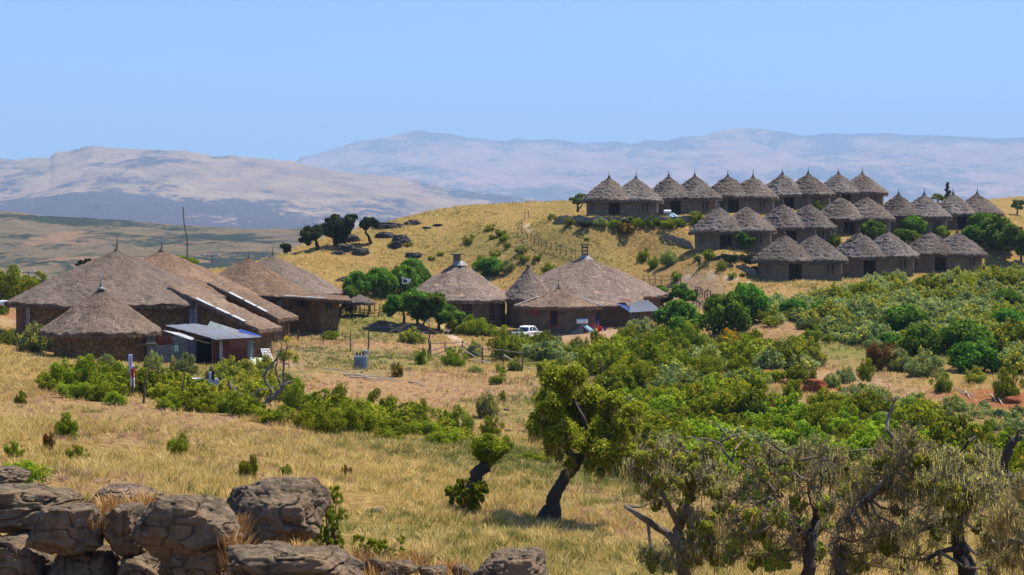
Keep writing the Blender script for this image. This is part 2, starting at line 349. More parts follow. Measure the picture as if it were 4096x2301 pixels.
def relief(name, prof, px0, px1, nu, Yn, Yc, s_near, curve, rough, mat, nv=150, wood_shade=None, seed=1, back=.35, zf=-99, detail=1.):
    """one ridge of hills: rises from distance Yn to its crest at Yc, then falls away behind"""
    px = np.linspace(px0, px1, nu); xs = [p[0] for p in prof]; ys = [p[1] for p in prof]
    el = np.array([(lambda d: d[2] / d[1])(ray(p, np.interp(p, xs, ys))) for p in px])
    w_ = max(3, nu // 14) | 1; els = np.convolve(np.pad(el, w_ // 2, mode='edge'), np.ones(w_) / w_, 'valid'); els = np.minimum(els, el + .004)
    t = np.concatenate([np.linspace(0, 1, nv), 1 + np.linspace(0, 1, 30)[1:] * back])
    U, T = np.meshgrid(np.arange(nu), t, indexing='ij')
    Yv = Yn + (Yc - Yn) * T
    Xv = (px[U.astype(int)] - 2048) / F * Yv
    Yv = Yv + 0 * Xv
    g = np.clip(T, 0, 1); L = rough
    rid = fbm(Xv / L, Yv / L, 0, 6, seed, .52); rid2 = 1 - 2 * np.abs(fbm(Xv / L * 1.3 + 7, Yv / L * .8, 0, 5, seed + 50))
    kk = sstep(.55, 1., g); EL = els[U.astype(int)] * (1 - kk) + el[U.astype(int)] * kk
    e = s_near + (EL - s_near) * np.clip(curve(g) , 0, 1)
    amp = (el[U.astype(int)] - s_near) * .22 * detail
    e = e + amp * (rid * .6 + rid2 * .35 - .3) * np.sin(math.pi * np.clip(g, 0, 1)) ** .8
    z = Yv * e
    z = z + (U * 0 + fbm(Xv / L * 9, Yv / L * 9, 0, 4, seed + 3)) * L * .010 * detail
    b = np.clip((T - 1) / back, 0, 1); z = z * (1 - b) + zf * b
    wd = wood_shade(px[U.astype(int)], g, Xv, Yv) if wood_shade else np.zeros_like(z)
    o = npmesh(name, np.stack([Xv, Yv, z], -1).reshape(-1, 3), grid_faces(*Xv.shape)[:, ::-1], mat, attrs={'wood': wd.ravel()}, smooth=True)  # the wood mask also carries the brown mountain's painted cloud shadow
    return tag(o, kind='structure')
PM = [(-1200, 830), (-400, 838), (0, 847), (60, 847), (171, 862), (376, 873), (512, 881), (743, 903), (922, 914), (1195, 912), (1500, 920), (2200, 935), (4096, 940), (5000, 940)]
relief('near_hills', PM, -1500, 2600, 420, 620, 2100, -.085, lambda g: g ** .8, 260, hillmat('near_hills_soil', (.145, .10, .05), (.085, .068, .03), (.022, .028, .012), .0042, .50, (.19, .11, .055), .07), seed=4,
       wood_shade=lambda p, g, x, y: .35 * (1 - sstep(.12, .42, g + .15 * fbm(x / 200, y / 200, 0, 3, 2))) + .2 * sstep(.82, .97, g) * (1 - sstep(300, 800, p)) + .8 * np.exp(-((g - .62) / .10) ** 2) * sstep(650, 900, p), zf=-99)
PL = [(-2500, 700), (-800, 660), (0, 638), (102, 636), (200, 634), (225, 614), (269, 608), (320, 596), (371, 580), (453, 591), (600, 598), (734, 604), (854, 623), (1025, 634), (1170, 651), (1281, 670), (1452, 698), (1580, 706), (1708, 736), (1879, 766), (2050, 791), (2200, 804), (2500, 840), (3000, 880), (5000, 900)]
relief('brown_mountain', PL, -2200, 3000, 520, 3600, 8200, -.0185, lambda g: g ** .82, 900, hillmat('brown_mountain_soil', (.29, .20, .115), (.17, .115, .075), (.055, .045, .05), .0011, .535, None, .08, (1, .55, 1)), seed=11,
       wood_shade=lambda p, g, x, y: 1.0 * (1 - sstep(.46, .74, g + .05 * fbm(x / 500, y / 900, 0, 4, 8) + .10 * sstep(900, 2000, p) * 1.0 - .06 * np.cos((p - 1000) / 700) + .08)) * sstep(.12, .17, g) * .5, detail=1.)  # dark lower band: cloud shadow painted into the slope colour
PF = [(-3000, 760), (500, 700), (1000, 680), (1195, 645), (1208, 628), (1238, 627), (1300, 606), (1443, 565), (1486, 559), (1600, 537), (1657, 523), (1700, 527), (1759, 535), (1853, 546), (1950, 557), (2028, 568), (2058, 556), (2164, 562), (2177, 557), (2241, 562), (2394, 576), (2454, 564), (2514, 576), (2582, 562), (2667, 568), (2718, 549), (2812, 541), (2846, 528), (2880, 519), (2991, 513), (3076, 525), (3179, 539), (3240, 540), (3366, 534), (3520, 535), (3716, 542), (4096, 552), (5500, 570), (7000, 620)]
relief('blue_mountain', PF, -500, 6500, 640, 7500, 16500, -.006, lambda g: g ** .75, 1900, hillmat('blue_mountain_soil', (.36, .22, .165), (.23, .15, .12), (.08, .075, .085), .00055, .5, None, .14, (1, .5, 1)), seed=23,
       wood_shade=lambda p, g, x, y: .55 * (1 - sstep(.3, .55, g + .12 * fbm(x / 1200, y / 1500, 0, 4, 5))) * (1 - sstep(2100, 2600, p)) + .35 * sstep(.86, .98, g), detail=1.)

# air: even haze round everything, sky outside
hb = MB(); hb.box((0, 11000, 800), (30000, 25000, 1796 if 0 else 1800)); 
nh = NT('haze_air'); pv = nh.n('VolumePrincipled', Density=HAZE_D, Anisotropy=.0)
pv.inputs['Color'].default_value = HAZE_C; nh.t.links.new(pv.outputs[0], nh.out.inputs['Volume'])
ho = tag(hb.build('haze', nh.m), 'pale blue haze lying over the valley and the far mountains', 'haze', kind='stuff')
# ---------------------------------------------------------------- building materials
def thatchmat(name, dark, mid, light, moss=None, clump=0.):
    n = NT(name); u = n.uv(); oi = n.n('ObjectInfo').outputs['Random']
    u = n.n('VectorMath', _operation='ADD', i0=u, i1=n.n('CombineXYZ', X=n.math('MULTIPLY', oi, 37.), Y=0., Z=oi).outputs[0]).outputs[0]
    a = n.noise(n.map(u, (5, 1.1, 1)), 2.2, 6, .7); b = n.noise(n.map(u, (1, .8, 1)), .45, 5, .6); c = n.noise(n.map(u, (16, 2.5, 1)), 2., 4, .75)
    cl = n.noise(n.map(u, (1.6, 2.6, 1)), 1.5, 6, .72)
    f = n.math('ADD', n.math('MULTIPLY', a, .45), n.math('ADD', n.math('MULTIPLY', b, .25), n.math('MULTIPLY', cl, .3)))
    col = n.ramp(f, [(.36, dark), (.5, mid), (.64, light)])
    col = n.mix(n.maprange(c, .3, .72, 0, .75), n.mix(1., col, (.5, .46, .44), 'MULTIPLY'), col)
    if moss: 
        m_ = n.noise(n.map(u, (.35, .6, 1)), 1.6, 6, .75)
        col = n.mix(n.maprange(m_, moss[1], moss[1] + .05, 0, .8), col, n.mix(c, moss[0], light))
    col = n.n('HueSaturation', Hue=.5, Saturation=n.maprange(oi, 0, 1, .8, 1.15), Value=n.maprange(n.math('FRACT', n.math('MULTIPLY', oi, 7.3)), 0, 1, .82, 1.12), Fac=1., Color=col).outputs[0]
    lb_ = n.noise(n.map(u, (.5, .35, 1)), 1., 4, .6); col = n.mix(n.maprange(lb_, .52, .66, 0, .4), col, n.mix(1., col, (.55, .52, .5), 'MULTIPLY'))
    h = n.math('ADD', n.math('MULTIPLY', cl, 1.4), n.math('ADD', a, n.math('MULTIPLY', c, .4)))
    return n.done(col, 1., n.bump(h, 1., .18 + clump), spec=.05)
M['thatch_row'] = thatchmat('thatch_grey', (.09, .072, .06), (.28, .235, .2), (.62, .55, .475), None, .10)
M['thatch_big'] = thatchmat('thatch_brown', (.13, .088, .06), (.34, .245, .18), (.64, .48, .35), ((.50, .29, .09), .61))
M['thatch_moss'] = thatchmat('thatch_mossy', (.13, .088, .06), (.34, .245, .18), (.64, .48, .35), ((.52, .26, .06), .58))
M['straw'] = plain('straw_fringe', (.2, .16, .125), .95, 0, .5, 3)
def stonemat(name, c1, c2, mortar, sc_=2.6, dep=.08):
    n = NT(name); u = n.uv(); u2 = n.n('VectorMath', _operation='ADD', i0=u, i1=n.n('CombineXYZ', X=n.math('MULTIPLY', n.math('SUBTRACT', n.noise(u, 1.5), .5), .4), Y=n.math('MULTIPLY', n.math('SUBTRACT', n.noise(n.map(u, (1.3, 1, 1)), 1.7), .5), .4), Z=0.).outputs[0]).outputs[0]
    v = n.n('TexVoronoi', Vector=u2, Scale=sc_); e = n.n('TexVoronoi', _feature='DISTANCE_TO_EDGE', Vector=u2, Scale=sc_)
    f = n.n('SeparateColor', Color=v.outputs['Color']).outputs[0]; no = n.noise(u, 6, 6, .7); no2 = n.noise(u, .5, 3)
    col = n.mix(f, c1, c2); col = n.mix(n.maprange(no, .3, .75), n.mix(1., col, (.45, .45, .45), 'MULTIPLY'), col)
    k = n.maprange(e.outputs['Distance'], .02, .07)
    col = n.mix(k, mortar, col); col = n.mix(n.maprange(no2, .35, .65, .0, .35), col, n.mix(1., col, (.5, .5, .55), 'MULTIPLY'))
    return n.done(col, .95, n.bump(n.math('ADD', n.math('MULTIPLY', k, 1.), n.math('MULTIPLY', no, .6)), .8, dep), spec=.1)
M['stone'] = stonemat('orange_stone', (.26, .14, .05), (.38, .22, .10), (.075, .055, .037), 2.1)
M['stone_grey'] = stonemat('brown_stone', (.20, .148, .10), (.33, .245, .165), (.17, .13, .09), 3.2, .04)
M['stone_tan'] = stonemat('tan_stone', (.20, .14, .085), (.31, .215, .13), (.15, .11, .072), 2.6)
M['dry_stone'] = stonemat('dry_stone', (.30, .25, .19), (.55, .46, .36), (.14, .11, .08), 3.2, .15)
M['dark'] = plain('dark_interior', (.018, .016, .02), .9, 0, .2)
M['wood'] = plain('weathered_wood', (.13, .10, .075), .85, 0, .45, 5)
M['pale_wood'] = plain('pale_wood', (.42, .35, .26), .8, 0, .3, 5)
M['post'] = plain('fence_wood', (.10, .08, .065), .9, 0, .4, 6)
M['door'] = plain('brown_door', (.09, .045, .03), .6, 0, .3, 4)
M['red_wood'] = plain('dark_red_wood', (.22, .03, .018), .7, 0, .3, 3)
M['frame'] = plain('pale_window_frame', (.55, .53, .5), .6, 0, .15)
M['brown_frame'] = plain('brown_window_frame', (.16, .08, .05), .6, 0, .25)
M['white'] = plain('white_paint', (.8, .8, .78), .4, 0, .06)
n = NT('window_glass'); M['glass'] = n.done((.03, .035, .045), .12, spec=.6)
n = NT('glass_painted_sky'); M['glass_sky'] = n.done((.25, .3, .38), .15, spec=.8)  # pale base colour imitates sky and sunlit ground showing in the pane
def tinmat(name, c, rust=.0, pitch=12, metal=.6, rough=.42):
    n = NT(name); u = n.uv(); wv = n.n('TexWave', Vector=u, Scale=pitch / 6.283 * 2, Distortion=.3); f = n.noise(n.map(u, (.6, 2.5, 1)), 1.2, 6, .7)
    col = n.mix(n.maprange(f, .35, .65), tuple(x * .6 for x in c), c)
    if rust: col = n.mix(n.maprange(n.noise(u, .9, 6, .7), .62 - rust * .3, .72 - rust * .2), col, (.16, .07, .035))
    return n.done(col, rough, n.bump(wv.outputs['Fac'], .8, .04), metal, .4)
M['tin'] = tinmat('galvanised_sheet', (.13, .155, .20), .3, 12, .1, .65)
M['tin_dark'] = tinmat('grey_sheet', (.22, .27, .29), .3, 12, .2, .7)
M['tin_blue'] = tinmat('blue_sheet', (.03, .07, .32), 0, 12, .3)
M['tin_red'] = tinmat('red_brown_sheet', (.21, .065, .045), .5, 14, .1, .8)
M['tin_shiny'] = tinmat('bright_sheet', (.38, .39, .40), .35, 3, .2, .6)

# ---------------------------------------------------------------- roofs and walls
def zprof(t, e=1.16): return -np.power(np.clip(t, 0, None), e)
def thatch_roof(R, H, nth=150, ns=46, seed=1, e=1.16, amp=.07, Rfun=None, thick=.28, tip=0.05, rows=0):
    """cone of thatch: (verts, faces, uv); apex at z=0"""
    th = np.linspace(0, 2 * np.pi, nth + 1); t = np.linspace(0, 1, ns)
    TH, T = np.meshgrid(th, t, indexing='ij'); RR = (np.vectorize(Rfun)(TH) if Rfun else R)
    Rl = RR * (1 + .018 * vnoise(np.cos(TH) * 6, np.sin(TH) * 6, seed, 3)); r = Rl * T
    z = H * zprof(r / R, e); z = z + tip * H * np.exp(-(r / R / .045) ** 1.) 
    x, y = r * np.cos(TH), r * np.sin(TH)
    d = amp * (fbm(x / .42, y / .42, z / .42, 4, seed, .65) * 1.35 + 1.1 * fbm(x / 2.2, y / 2.2, z, 3, seed + 9)) * sstep(0.02, .12, T)
    if rows:
        ph = r / rows + .5 * fbm(x / .8, y / .8, 0, 3, seed + 4); d = d + .20 * (ph - np.floor(ph)) * sstep(.1, .3, T) * (.6 + .8 * np.abs(fbm(x / .4, y / .4, z, 2, seed + 5)))
    z = z + d
    V = [np.stack([x, y, z], -1)]; UV = [np.stack([TH * R * .8, r * 1.15], -1)]
    # thick eave and underside
    lastx, lasty, lastz = x[:, -1], y[:, -1], z[:, -1]; rg = .12 * vnoise(np.cos(th) * 30, np.sin(th) * 30, seed, 7)
    rings = [(.998, -.5), (.975, -1.), (.90, -.85), (.55, None)]
    ex, eu = [], []
    for k, dz in rings:
        zz = lastz + (dz * thick + rg if dz is not None else H * .4 - .3)
        ex.append(np.stack([lastx * k, lasty * k, zz], -1)); eu.append(np.stack([th * R * .8, np.full_like(th, R * 1.15 + .3)], -1))
    V = np.concatenate([V[0], np.stack(ex, 1)], 1); UV = np.concatenate([UV[0], np.stack(eu, 1)], 1)
    V[-1] = V[0]
    return V.reshape(-1, 3), grid_faces(V.shape[0], V.shape[1])[:, ::-1], UV.reshape(-1, 2)
def fringe(R, z0, cnt, seed, Rfun=None, arc=(0, 6.283), ln=.28, w=.05):
    g = np.random.default_rng(abs(seed)); th = g.uniform(*arc, cnt); RR = np.vectorize(Rfun)(th) if Rfun else np.full(cnt, R)
    ln_ = g.uniform(.3, 1, cnt) * ln; r = RR * g.uniform(.97, 1.0, cnt); zz = z0(RR, th) - .08 if callable(z0) else z0
    a = np.stack([r * np.cos(th), r * np.sin(th), zz + 0 * r], -1); tn = np.stack([-np.sin(th), np.cos(th), 0 * th], -1); o = np.stack([np.cos(th), np.sin(th), 0 * th], -1)
    ww = (w * g.uniform(.4, 1.2, cnt))[:, None]
    b = a + o * (ln_ * g.uniform(-.1, .35, cnt))[:, None] + np.array([0, 0, -1]) * ln_[:, None] + tn * g.normal(0, .05, (cnt, 1))
    V = np.stack([a - tn * ww, a + tn * ww, b + tn * ww * .3, b - tn * ww * .3], 1).reshape(-1, 3)
    return V, np.arange(cnt * 4).reshape(-1, 4)
def join_np(parts):
    V = []; Fq = []; U = []; b = 0
    for v, f, *u in parts:
        V.append(v); Fq.append(f + b); U.append(u[0] if u else v[:, :2] * 1.); b += len(v)
    return np.concatenate(V), np.concatenate(Fq), np.concatenate(U)
def roof_obj(name, R, H, mat, parent, loc, seed=1, e=1.16, amp=.07, Rfun=None, rows=0, nth=150, ns=46, fr=900, arc=(0, 6.283), tip=.05, thick=.28):
    a = thatch_roof(R, H, nth, ns, seed, e, amp, Rfun, tip=tip, rows=rows, thick=thick)
    fv, ff = fringe(R, lambda rr, th: H * zprof(rr / R, e) - .1, fr, seed, Rfun, arc)
    V, Fq, U = join_np([a, (fv, ff, np.stack([np.arctan2(fv[:, 1], fv[:, 0]) * R, fv[:, 2] + R], -1))])
    return npmesh(name, V, Fq, mat, parent, U, smooth=False, loc=loc)
def finial(parent, loc, h=.9, r=.16, mat=None, lean=.03):
    m = MB(); L = [(0, 0, -.15), (0, 0, .12), (lean, 0, h * .35), (lean * .3, lean, h * .65), (lean * 1.2, lean, h)]
    m.tube(L, [r * 2.3, r * 1.1, r * .5, r * .32, r * .22], 8, wob=.12); return m.build('finial', mat or M['wood'], parent, True, loc)
def circ(R, n=72, a0=0., a1=2 * math.pi, c=(0, 0)):
    k = n + 1 if abs(a1 - a0 - 2 * math.pi) > 1e-3 else n
    return [(c[0] + R * math.cos(a0 + (a1 - a0) * i / n), c[1] + R * math.sin(a0 + (a1 - a0) * i / n)) for i in range(k)]
def capsule(R, hs, n=24):
    p = [(hs + R * math.cos(-math.pi / 2 + math.pi * i / n), R * math.sin(-math.pi / 2 + math.pi * i / n)) for i in range(n + 1)]
    p += [(-hs + R * math.cos(math.pi / 2 + math.pi * i / n), R * math.sin(math.pi / 2 + math.pi * i / n)) for i in range(n + 1)]
    q = []
    for a, b in zip(p, p[1:] + p[:1]):
        d = math.hypot(b[0] - a[0], b[1] - a[1]); k = max(1, int(d / .25))
        for i in range(k): q.append((a[0] + (b[0] - a[0]) * i / k, a[1] + (b[1] - a[1]) * i / k))
    return q
def wall_obj(outline, z0, z1, mat, parent, name='wall', skip=None, closed=True, rows=6, lip=None):
    """wall following an outline; z1 number or function(x,y); skip(x,y,z)->True leaves an opening"""
    m = MB(); o = outline + ([outline[0]] if closed else []); L = 0; S = [0]
    for a, b in zip(o[:-1], o[1:]): L += math.hypot(b[0] - a[0], b[1] - a[1]); S.append(L)
    for i, (x, y) in enumerate(o):
        zt = z1(x, y) if callable(z1) else z1
        for k in range(rows + 1):
            z = z0 + (zt - z0) * k / rows; m.v.append((x, y, z)); m.uv.append((S[i], z))
    for i in range(len(o) - 1):
        for k in range(rows):
            if skip:
                cx = (o[i][0] + o[i + 1][0]) / 2; cy = (o[i][1] + o[i + 1][1]) / 2; cz = (m.v[i * (rows + 1) + k][2] + m.v[i * (rows + 1) + k + 1][2]) / 2
                if skip(cx, cy, cz): continue
            a = i * (rows + 1) + k; b = a + rows + 1; m.f.append((a, b, b + 1, a + 1))
    return m.build(name, mat, parent)
def window(parent, loc, rz, w_, h_, cols=2, rows=3, fm=None, gm=None, ft=.06, name='window'):
    """frame with bars facing local -Y, child pane"""
    m = MB(); m.box((0, 0, -h_ / 2), (w_ + ft, .1, ft)); m.box((0, 0, h_ / 2), (w_ + ft, .1, ft))
    for s in (-1, 1): m.box((s * w_ / 2, 0, 0), (ft, .096, h_ - ft))
    for i in range(1, cols): m.box((-w_ / 2 + w_ * i / cols, 0, 0), (ft * .5, .05, h_ - ft))
    for j in range(1, rows): m.box((0, 0, -h_ / 2 + h_ * j / rows), (w_ - ft, .044, ft * .5))
    f = m.build(name, fm or M['frame'], parent, loc=loc); f.rotation_euler[2] = rz
    g = MB(); g.box((0, .03, 0), (w_ - ft, .02, h_ - ft)); p = g.build('pane', gm or M['glass'], f)
    return f
def door(parent, loc, rz, w_, h_, mat=None, opening=True):
    m = MB(); m.box((0, .0, h_ / 2), (w_, .06, h_))
    for i in range(3): m.box((0, -.035, h_ * (.2 + .3 * i)), (w_ * .8, .02, .1))
    d = m.build('door', mat or M['door'], parent, loc=loc); d.rotation_euler[2] = rz
    k = MB(); k.box((w_ * .38, -.06, h_ * .48), (.05, .06, .12)); k.build('handle', M['wood'], d)
    return d

# ---------------------------------------------------------------- twin huts on the hill
def make_twin(seed, ee=1.17, am=.15, rw=.55, fh=.95):
    r = empty('twin_hut'); Rw, hs = 3.15, 1.95; WH = 2.62
    sk = lambda x, y, z: (y < 0 and -2.75 < x < -1.05 and z > .12 and z < 2.2)
    ol = capsule(Rw, hs); wall_obj(ol, -1.0, WH, M['stone_grey'], r, skip=sk, rows=20)
    # porch recess: floor, side walls and back wall
    m = MB(); m.box((-1.9, -1.2, 1.2), (1.9, .12, 2.5)); m.box((-2.83, -2.1, 1.2), (.16, 1.7, 2.5)); m.box((-.97, -2.1, 1.2), (.16, 1.7, 2.5)); m.box((-1.9, -2.2, .05), (1.7, 1.7, .14)); m.box((-1.9, -2.2, 2.45), (1.7, 1.7, .1))
    m.build('porch', M['stone_grey'], r); door(r, (-1.9, -1.32, .12), 0, .95, 2.0)
    for th_, s in ((-28, 1), (-152, -1)):
        a = R_(th_); f = window(r, (s * hs + (Rw + .015) * math.cos(a), (Rw + .015) * math.sin(a), 1.55), a + math.pi / 2, .75, 1.35, 3, 5, M['frame'] if s > 0 else M['brown_frame'])
    a = R_(-80); window(r, (hs + (Rw + .01) * math.cos(a), (Rw + .01) * math.sin(a), 1.5), a + math.pi / 2, .9, 1.1, 2, 2, M['stone_grey'], M['dark'])
    for s in (-1, 1):
        ro = roof_obj('roof', 3.98, 3.25, M['thatch_row'], r, (s * hs, 0, 5.7), seed + s * 7, ee + s * .02, am, rows=rw, nth=230, ns=76, fr=700, tip=.10)
        finial(ro, (0, 0, .18), fh + .12 * s, .10, lean=.05 * s)
    return r
protos = [make_twin(3), make_twin(40, 1.1, .17, .45, .8), make_twin(71, 1.24, .15, .65, 1.05), make_twin(97, 1.14, .19, .5, .9)]
ROWN = ['upper', 'middle', 'lower']
ORD = {0: ['leftmost', 'second from the left', 'third from the left', 'fourth from the left', 'rightmost'], 2: ['leftmost', 'middle', 'rightmost']}
EXTRA = {0: 'beside the skyline tree', 1: 'solar heater at its corner', 5: 'with a round tree before its wall', 4: 'standing highest against the far mountain',
         6: 'behind a wide green bush', 8: 'behind two round bushes', 9: 'beside the thin dark conifer', 10: 'nearest to the grassy slope', 11: 'with a person crouching in front', 12: 'closest to the tall trees on the right edge'}
for i, (xl, xr, ya, Y, s, zs) in enumerate(HUTS):
    o = protos[i % 4] if i < 4 else copy_tree(protos[(i * 3 + i // 5) % 4])
    p = at((xl + xr) / 2, ya, Y); phi = R_([11, 12, 10, 9, 12, 11, 13, 12, 12, 10, 15, 14, 13][i])
    o.location = (p[0], Y, p[2] - 5.72 * zs); o.rotation_euler = (R_([0, .6, -.5, .8, -.7][i % 5]), R_([.5, -.8, .9, -.4, .2, -.6][i % 6]), phi); o.scale = (s * ((xr - xl) / F * Y / 3.72) ** .6, s, zs * [1, 1.02, .985, 1.01, .99][i % 5])
    row, k = (0, i) if i < 5 else ((1, i - 5) if i < 10 else (2, i - 10))
    tag(o, 'twin hut, %s of the %s row%s' % ((ORD[2] if row == 2 else ORD[0])[k], ROWN[row], ', ' + EXTRA[i] if i in EXTRA else ''), 'hut', 'thatched twin huts in three rows on the hill')
# ---------------------------------------------------------------- slabs: thatch wings and sheet roofs
def slab(name, P, mat, parent, nu=40, nv=16, thick=.25, amp=.05, corr=0, seed=1, fr=0, loc=None, sag=0):
    """P = four top corners (front-left, front-right, back-right, back-left)"""
    P = [np.array(q, float) for q in P]; u, v = np.meshgrid(np.linspace(0, 1, nu), np.linspace(0, 1, nv), indexing='ij')
    U, W_ = u[..., None], v[..., None]
    S = P[0] * (1 - U) * (1 - W_) + P[1] * U * (1 - W_) + P[2] * U * W_ + P[3] * (1 - U) * W_
    du = np.linalg.norm(P[1] - P[0]); dv = np.linalg.norm(P[3] - P[0])
    if amp: S[..., 2] += amp * fbm(S[..., 0] / .5, S[..., 1] / .5, 0, 4, seed); S[..., 0] += .4 * amp * fbm(S[..., 0] / .3, S[..., 1] / .3, 3, 2, seed)
    if corr: S[..., 2] += .025 * np.sin(u * du / corr * 2 * np.pi)
    B = S.copy(); B[..., 2] -= thick
    F1 = grid_faces(nu, nv); V = np.concatenate([S.reshape(-1, 3), B.reshape(-1, 3)]); k = nu * nv
    F2 = F1[:, ::-1] + k; e = []
    for i in range(nu - 1): e += [(i * nv, (i + 1) * nv, (i + 1) * nv + k, i * nv + k)[::-1], (i * nv + nv - 1, (i + 1) * nv + nv - 1, (i + 1) * nv + nv - 1 + k, i * nv + nv - 1 + k)]
    for j in range(nv - 1): e += [(j, j + 1, j + 1 + k, j + k), ((nu - 1) * nv + j, (nu - 1) * nv + j + 1, (nu - 1) * nv + j + 1 + k, (nu - 1) * nv + j + k)[::-1]]
    uv = np.stack([u * du, v * dv], -1).reshape(-1, 2); uv = np.concatenate([uv, uv])
    parts = [(V, np.concatenate([F1, F2, np.array(e)]), uv)]
    if fr:
        g = np.random.default_rng(seed)
        for a, b in ((P[0], P[1]), (P[1], P[2]), (P[3], P[2])):
            t = g.uniform(0, 1, fr)[:, None]; q = a + (b - a) * t + [0, 0, -thick * .6]; tn = (b - a) / np.linalg.norm(b - a); L = g.uniform(.08, .3, (fr, 1)); bb = q + np.array([0, 0, -1]) * L + g.normal(0, .04, (fr, 3)); ww = g.uniform(.02, .05, (fr, 1))
            fv = np.stack([q - tn * ww, q + tn * ww, bb + tn * ww * .3, bb - tn * ww * .3], 1).reshape(-1, 3); parts.append((fv, np.arange(fr * 4).reshape(-1, 4), fv[:, :2]))
    V, Fq, U_ = join_np(parts)
    return npmesh(name, V, Fq, mat, parent, U_, loc=loc)
def V3(*a): return np.array(a, float)

# ---------------------------------------------------------------- big round lodges at left, each with a long wing
def lodge(px, py, Y, R, H, rend, zend, label, wd=3.7, th=-25, seed=5, doors=True):
    c = at(px, py, Y); r = empty('round_lodge', (c[0], c[1], c[2]), 0, label, 'lodge')
    d = V3(math.cos(R_(th)), math.sin(R_(th)), 0); nn = V3(-d[1], d[0], 0)
    zf = lambda rr: -H * (rr / R) ** 1.16
    Rw = R - .95; zg = -10.9 - c[2]
    wall_obj(circ(Rw, 110), zg - .6, zf(Rw) - .12, M['stone'], r, rows=8)
    ro = roof_obj('roof', R, H, M['thatch_big'], r, (0, 0, 0), seed, 1.16, .15, fr=2600, nth=260, ns=80, tip=.06)
    finial(ro, (0, 0, .1), 1.25 if seed % 2 else 1.0, .17 if seed % 2 else .2, M['wood'], .05)
    z0, z1 = zf(R * .72) + .06, zend - c[2]
    q = [d * R * .72 - nn * wd / 2 + [0, 0, z0], d * rend - nn * wd / 2 + [0, 0, z1], d * rend + nn * wd / 2 + [0, 0, z1 + .05], d * R * .72 + nn * wd / 2 + [0, 0, z0]]
    wr = slab('wing_roof', q, M['thatch_big'], r, 90, 34, .3, .10, seed=seed, fr=500)
    # wing wall: rectangle with sloping top
    a, b_ = R * .6, rend - .75; hw = wd / 2 - .45
    ol = []
    for (s0, s1, t0, t1) in ((a, b_, -hw, -hw), (b_, b_, -hw, hw), (b_, a, hw, hw)):
        k = 14
        for i in range(k): t = i / k; ol.append(tuple((d * (s0 + (s1 - s0) * t) + nn * (t0 + (t1 - t0) * t))[:2]))
    zt = lambda x, y: z0 + (z1 - z0) * ((x * d[0] + y * d[1]) - R * .72) / (rend - R * .72) - .32
    wall_obj(ol, zg - .6, zt, M['stone'], r, 'wing_wall', closed=False, rows=6)
    # bright metal sheets along the front edge of the wing roof
    for k, (t0, t1) in enumerate(((.30, .50), (.52, .68), (.70, .84))):
        A = q[0] + (q[1] - q[0]) * t0; B = q[0] + (q[1] - q[0]) * t1
        slab('metal_flashing', [A - nn * .12 + [0, 0, .07], B - nn * .12 + [0, 0, .07], B + nn * .38 + [0, 0, .1], A + nn * .38 + [0, 0, .1]], M['tin_shiny'], r, 8, 4, .03, .02, seed=k)
    return r, c, d, nn, Rw, zf
rA, cA, dA, nA, RwA, zfA = lodge(467, 1008, 150, 9.9, 4.5, 16.8, -7.96, 'largest round thatched lodge at left with a long wing sloping right', seed=5)
rB, cB, dB, nB, RwB, zfB = lodge(647, 1008, 166, 9.6, 4.4, 15.2, -7.86, 'round thatched lodge with a wing, right behind the largest lodge', seed=6)
p = dA * 9.6 - nA * 1.45; window(rA, (p[0], p[1], at(755, 1262, 141)[2] - cA[2]), R_(-25), 1.0, 1.9, 2, 4, M['brown_frame'], M['glass_sky'], .1)
for px_, w_, hh_ in ((142, .75, 2.1), (118, .5, 2.2)):
    x = (px_ - 2048) / F * 146 - cA[0]; a = -math.acos(max(-1, x / RwA)); window(rA, (RwA * 1.003 * math.cos(a), RwA * 1.003 * math.sin(a), at(140, 1270, 146)[2] - cA[2]), a + math.pi / 2, w_, hh_, 2, 4, M['brown_frame'], M['glass_sky'] if px_ == 142 else M['dark'], .1)
p = dA * 14.8 - nA * 1.46; window(rA, (p[0], p[1], zfA(14.8) + 1.2 - .9), R_(-25), .5, .45, 1, 1, M['brown_frame'], M['dark'])

def roundhut(name, px, py, Y, R, H, wallH, label, mat, wm, seed=1, oh=.9, e=1.16, Rfun=None, rows=0, fin=1., nth=180, ns=56, tip=.06, cat='hut', base=None, wR=None):
    c = at(px, py, Y); r = empty(name, tuple(c), 0, label, cat); Rw = wR or R - oh
    zt = -H * (Rw / R) ** e - .1
    wf = [(Rfun(a) - oh) if Rfun else Rw for a in np.linspace(0, 2 * math.pi, 97)[:-1]]
    ol = [(q * math.cos(a), q * math.sin(a)) for q, a in zip(wf, np.linspace(0, 2 * math.pi, 97)[:-1])]
    wall_obj(ol, -H - wallH - .9, (lambda x, y: -H * (math.hypot(x, y) / R) ** e - .1), wm, r, rows=7)
    ro = roof_obj('roof', R, H, mat, r, (0, 0, 0), seed, e, .14, Rfun=Rfun, rows=rows, nth=nth, ns=ns, fr=int(R * 220), tip=tip)
    if fin: finial(ro, (0, 0, .08), fin, .12)
    return r, c, Rw, ro
rC, cC, RwC, _ = roundhut('round_lodge', 995, 1036, 176, 6.5, 3.85, 3.2, 'round thatched lodge with wide white window behind the stone annex', M['thatch_big'], M['stone'], 8, fin=.9, cat='lodge')
rD, cD, RwD, _ = roundhut('round_lodge', 1091, 1027, 187, 8.3, 4.15, 3.2, 'round thatched lodge with thick twisted straw tip, farthest of the left cluster', M['thatch_big'], M['stone'], 9, fin=1.35, cat='lodge')
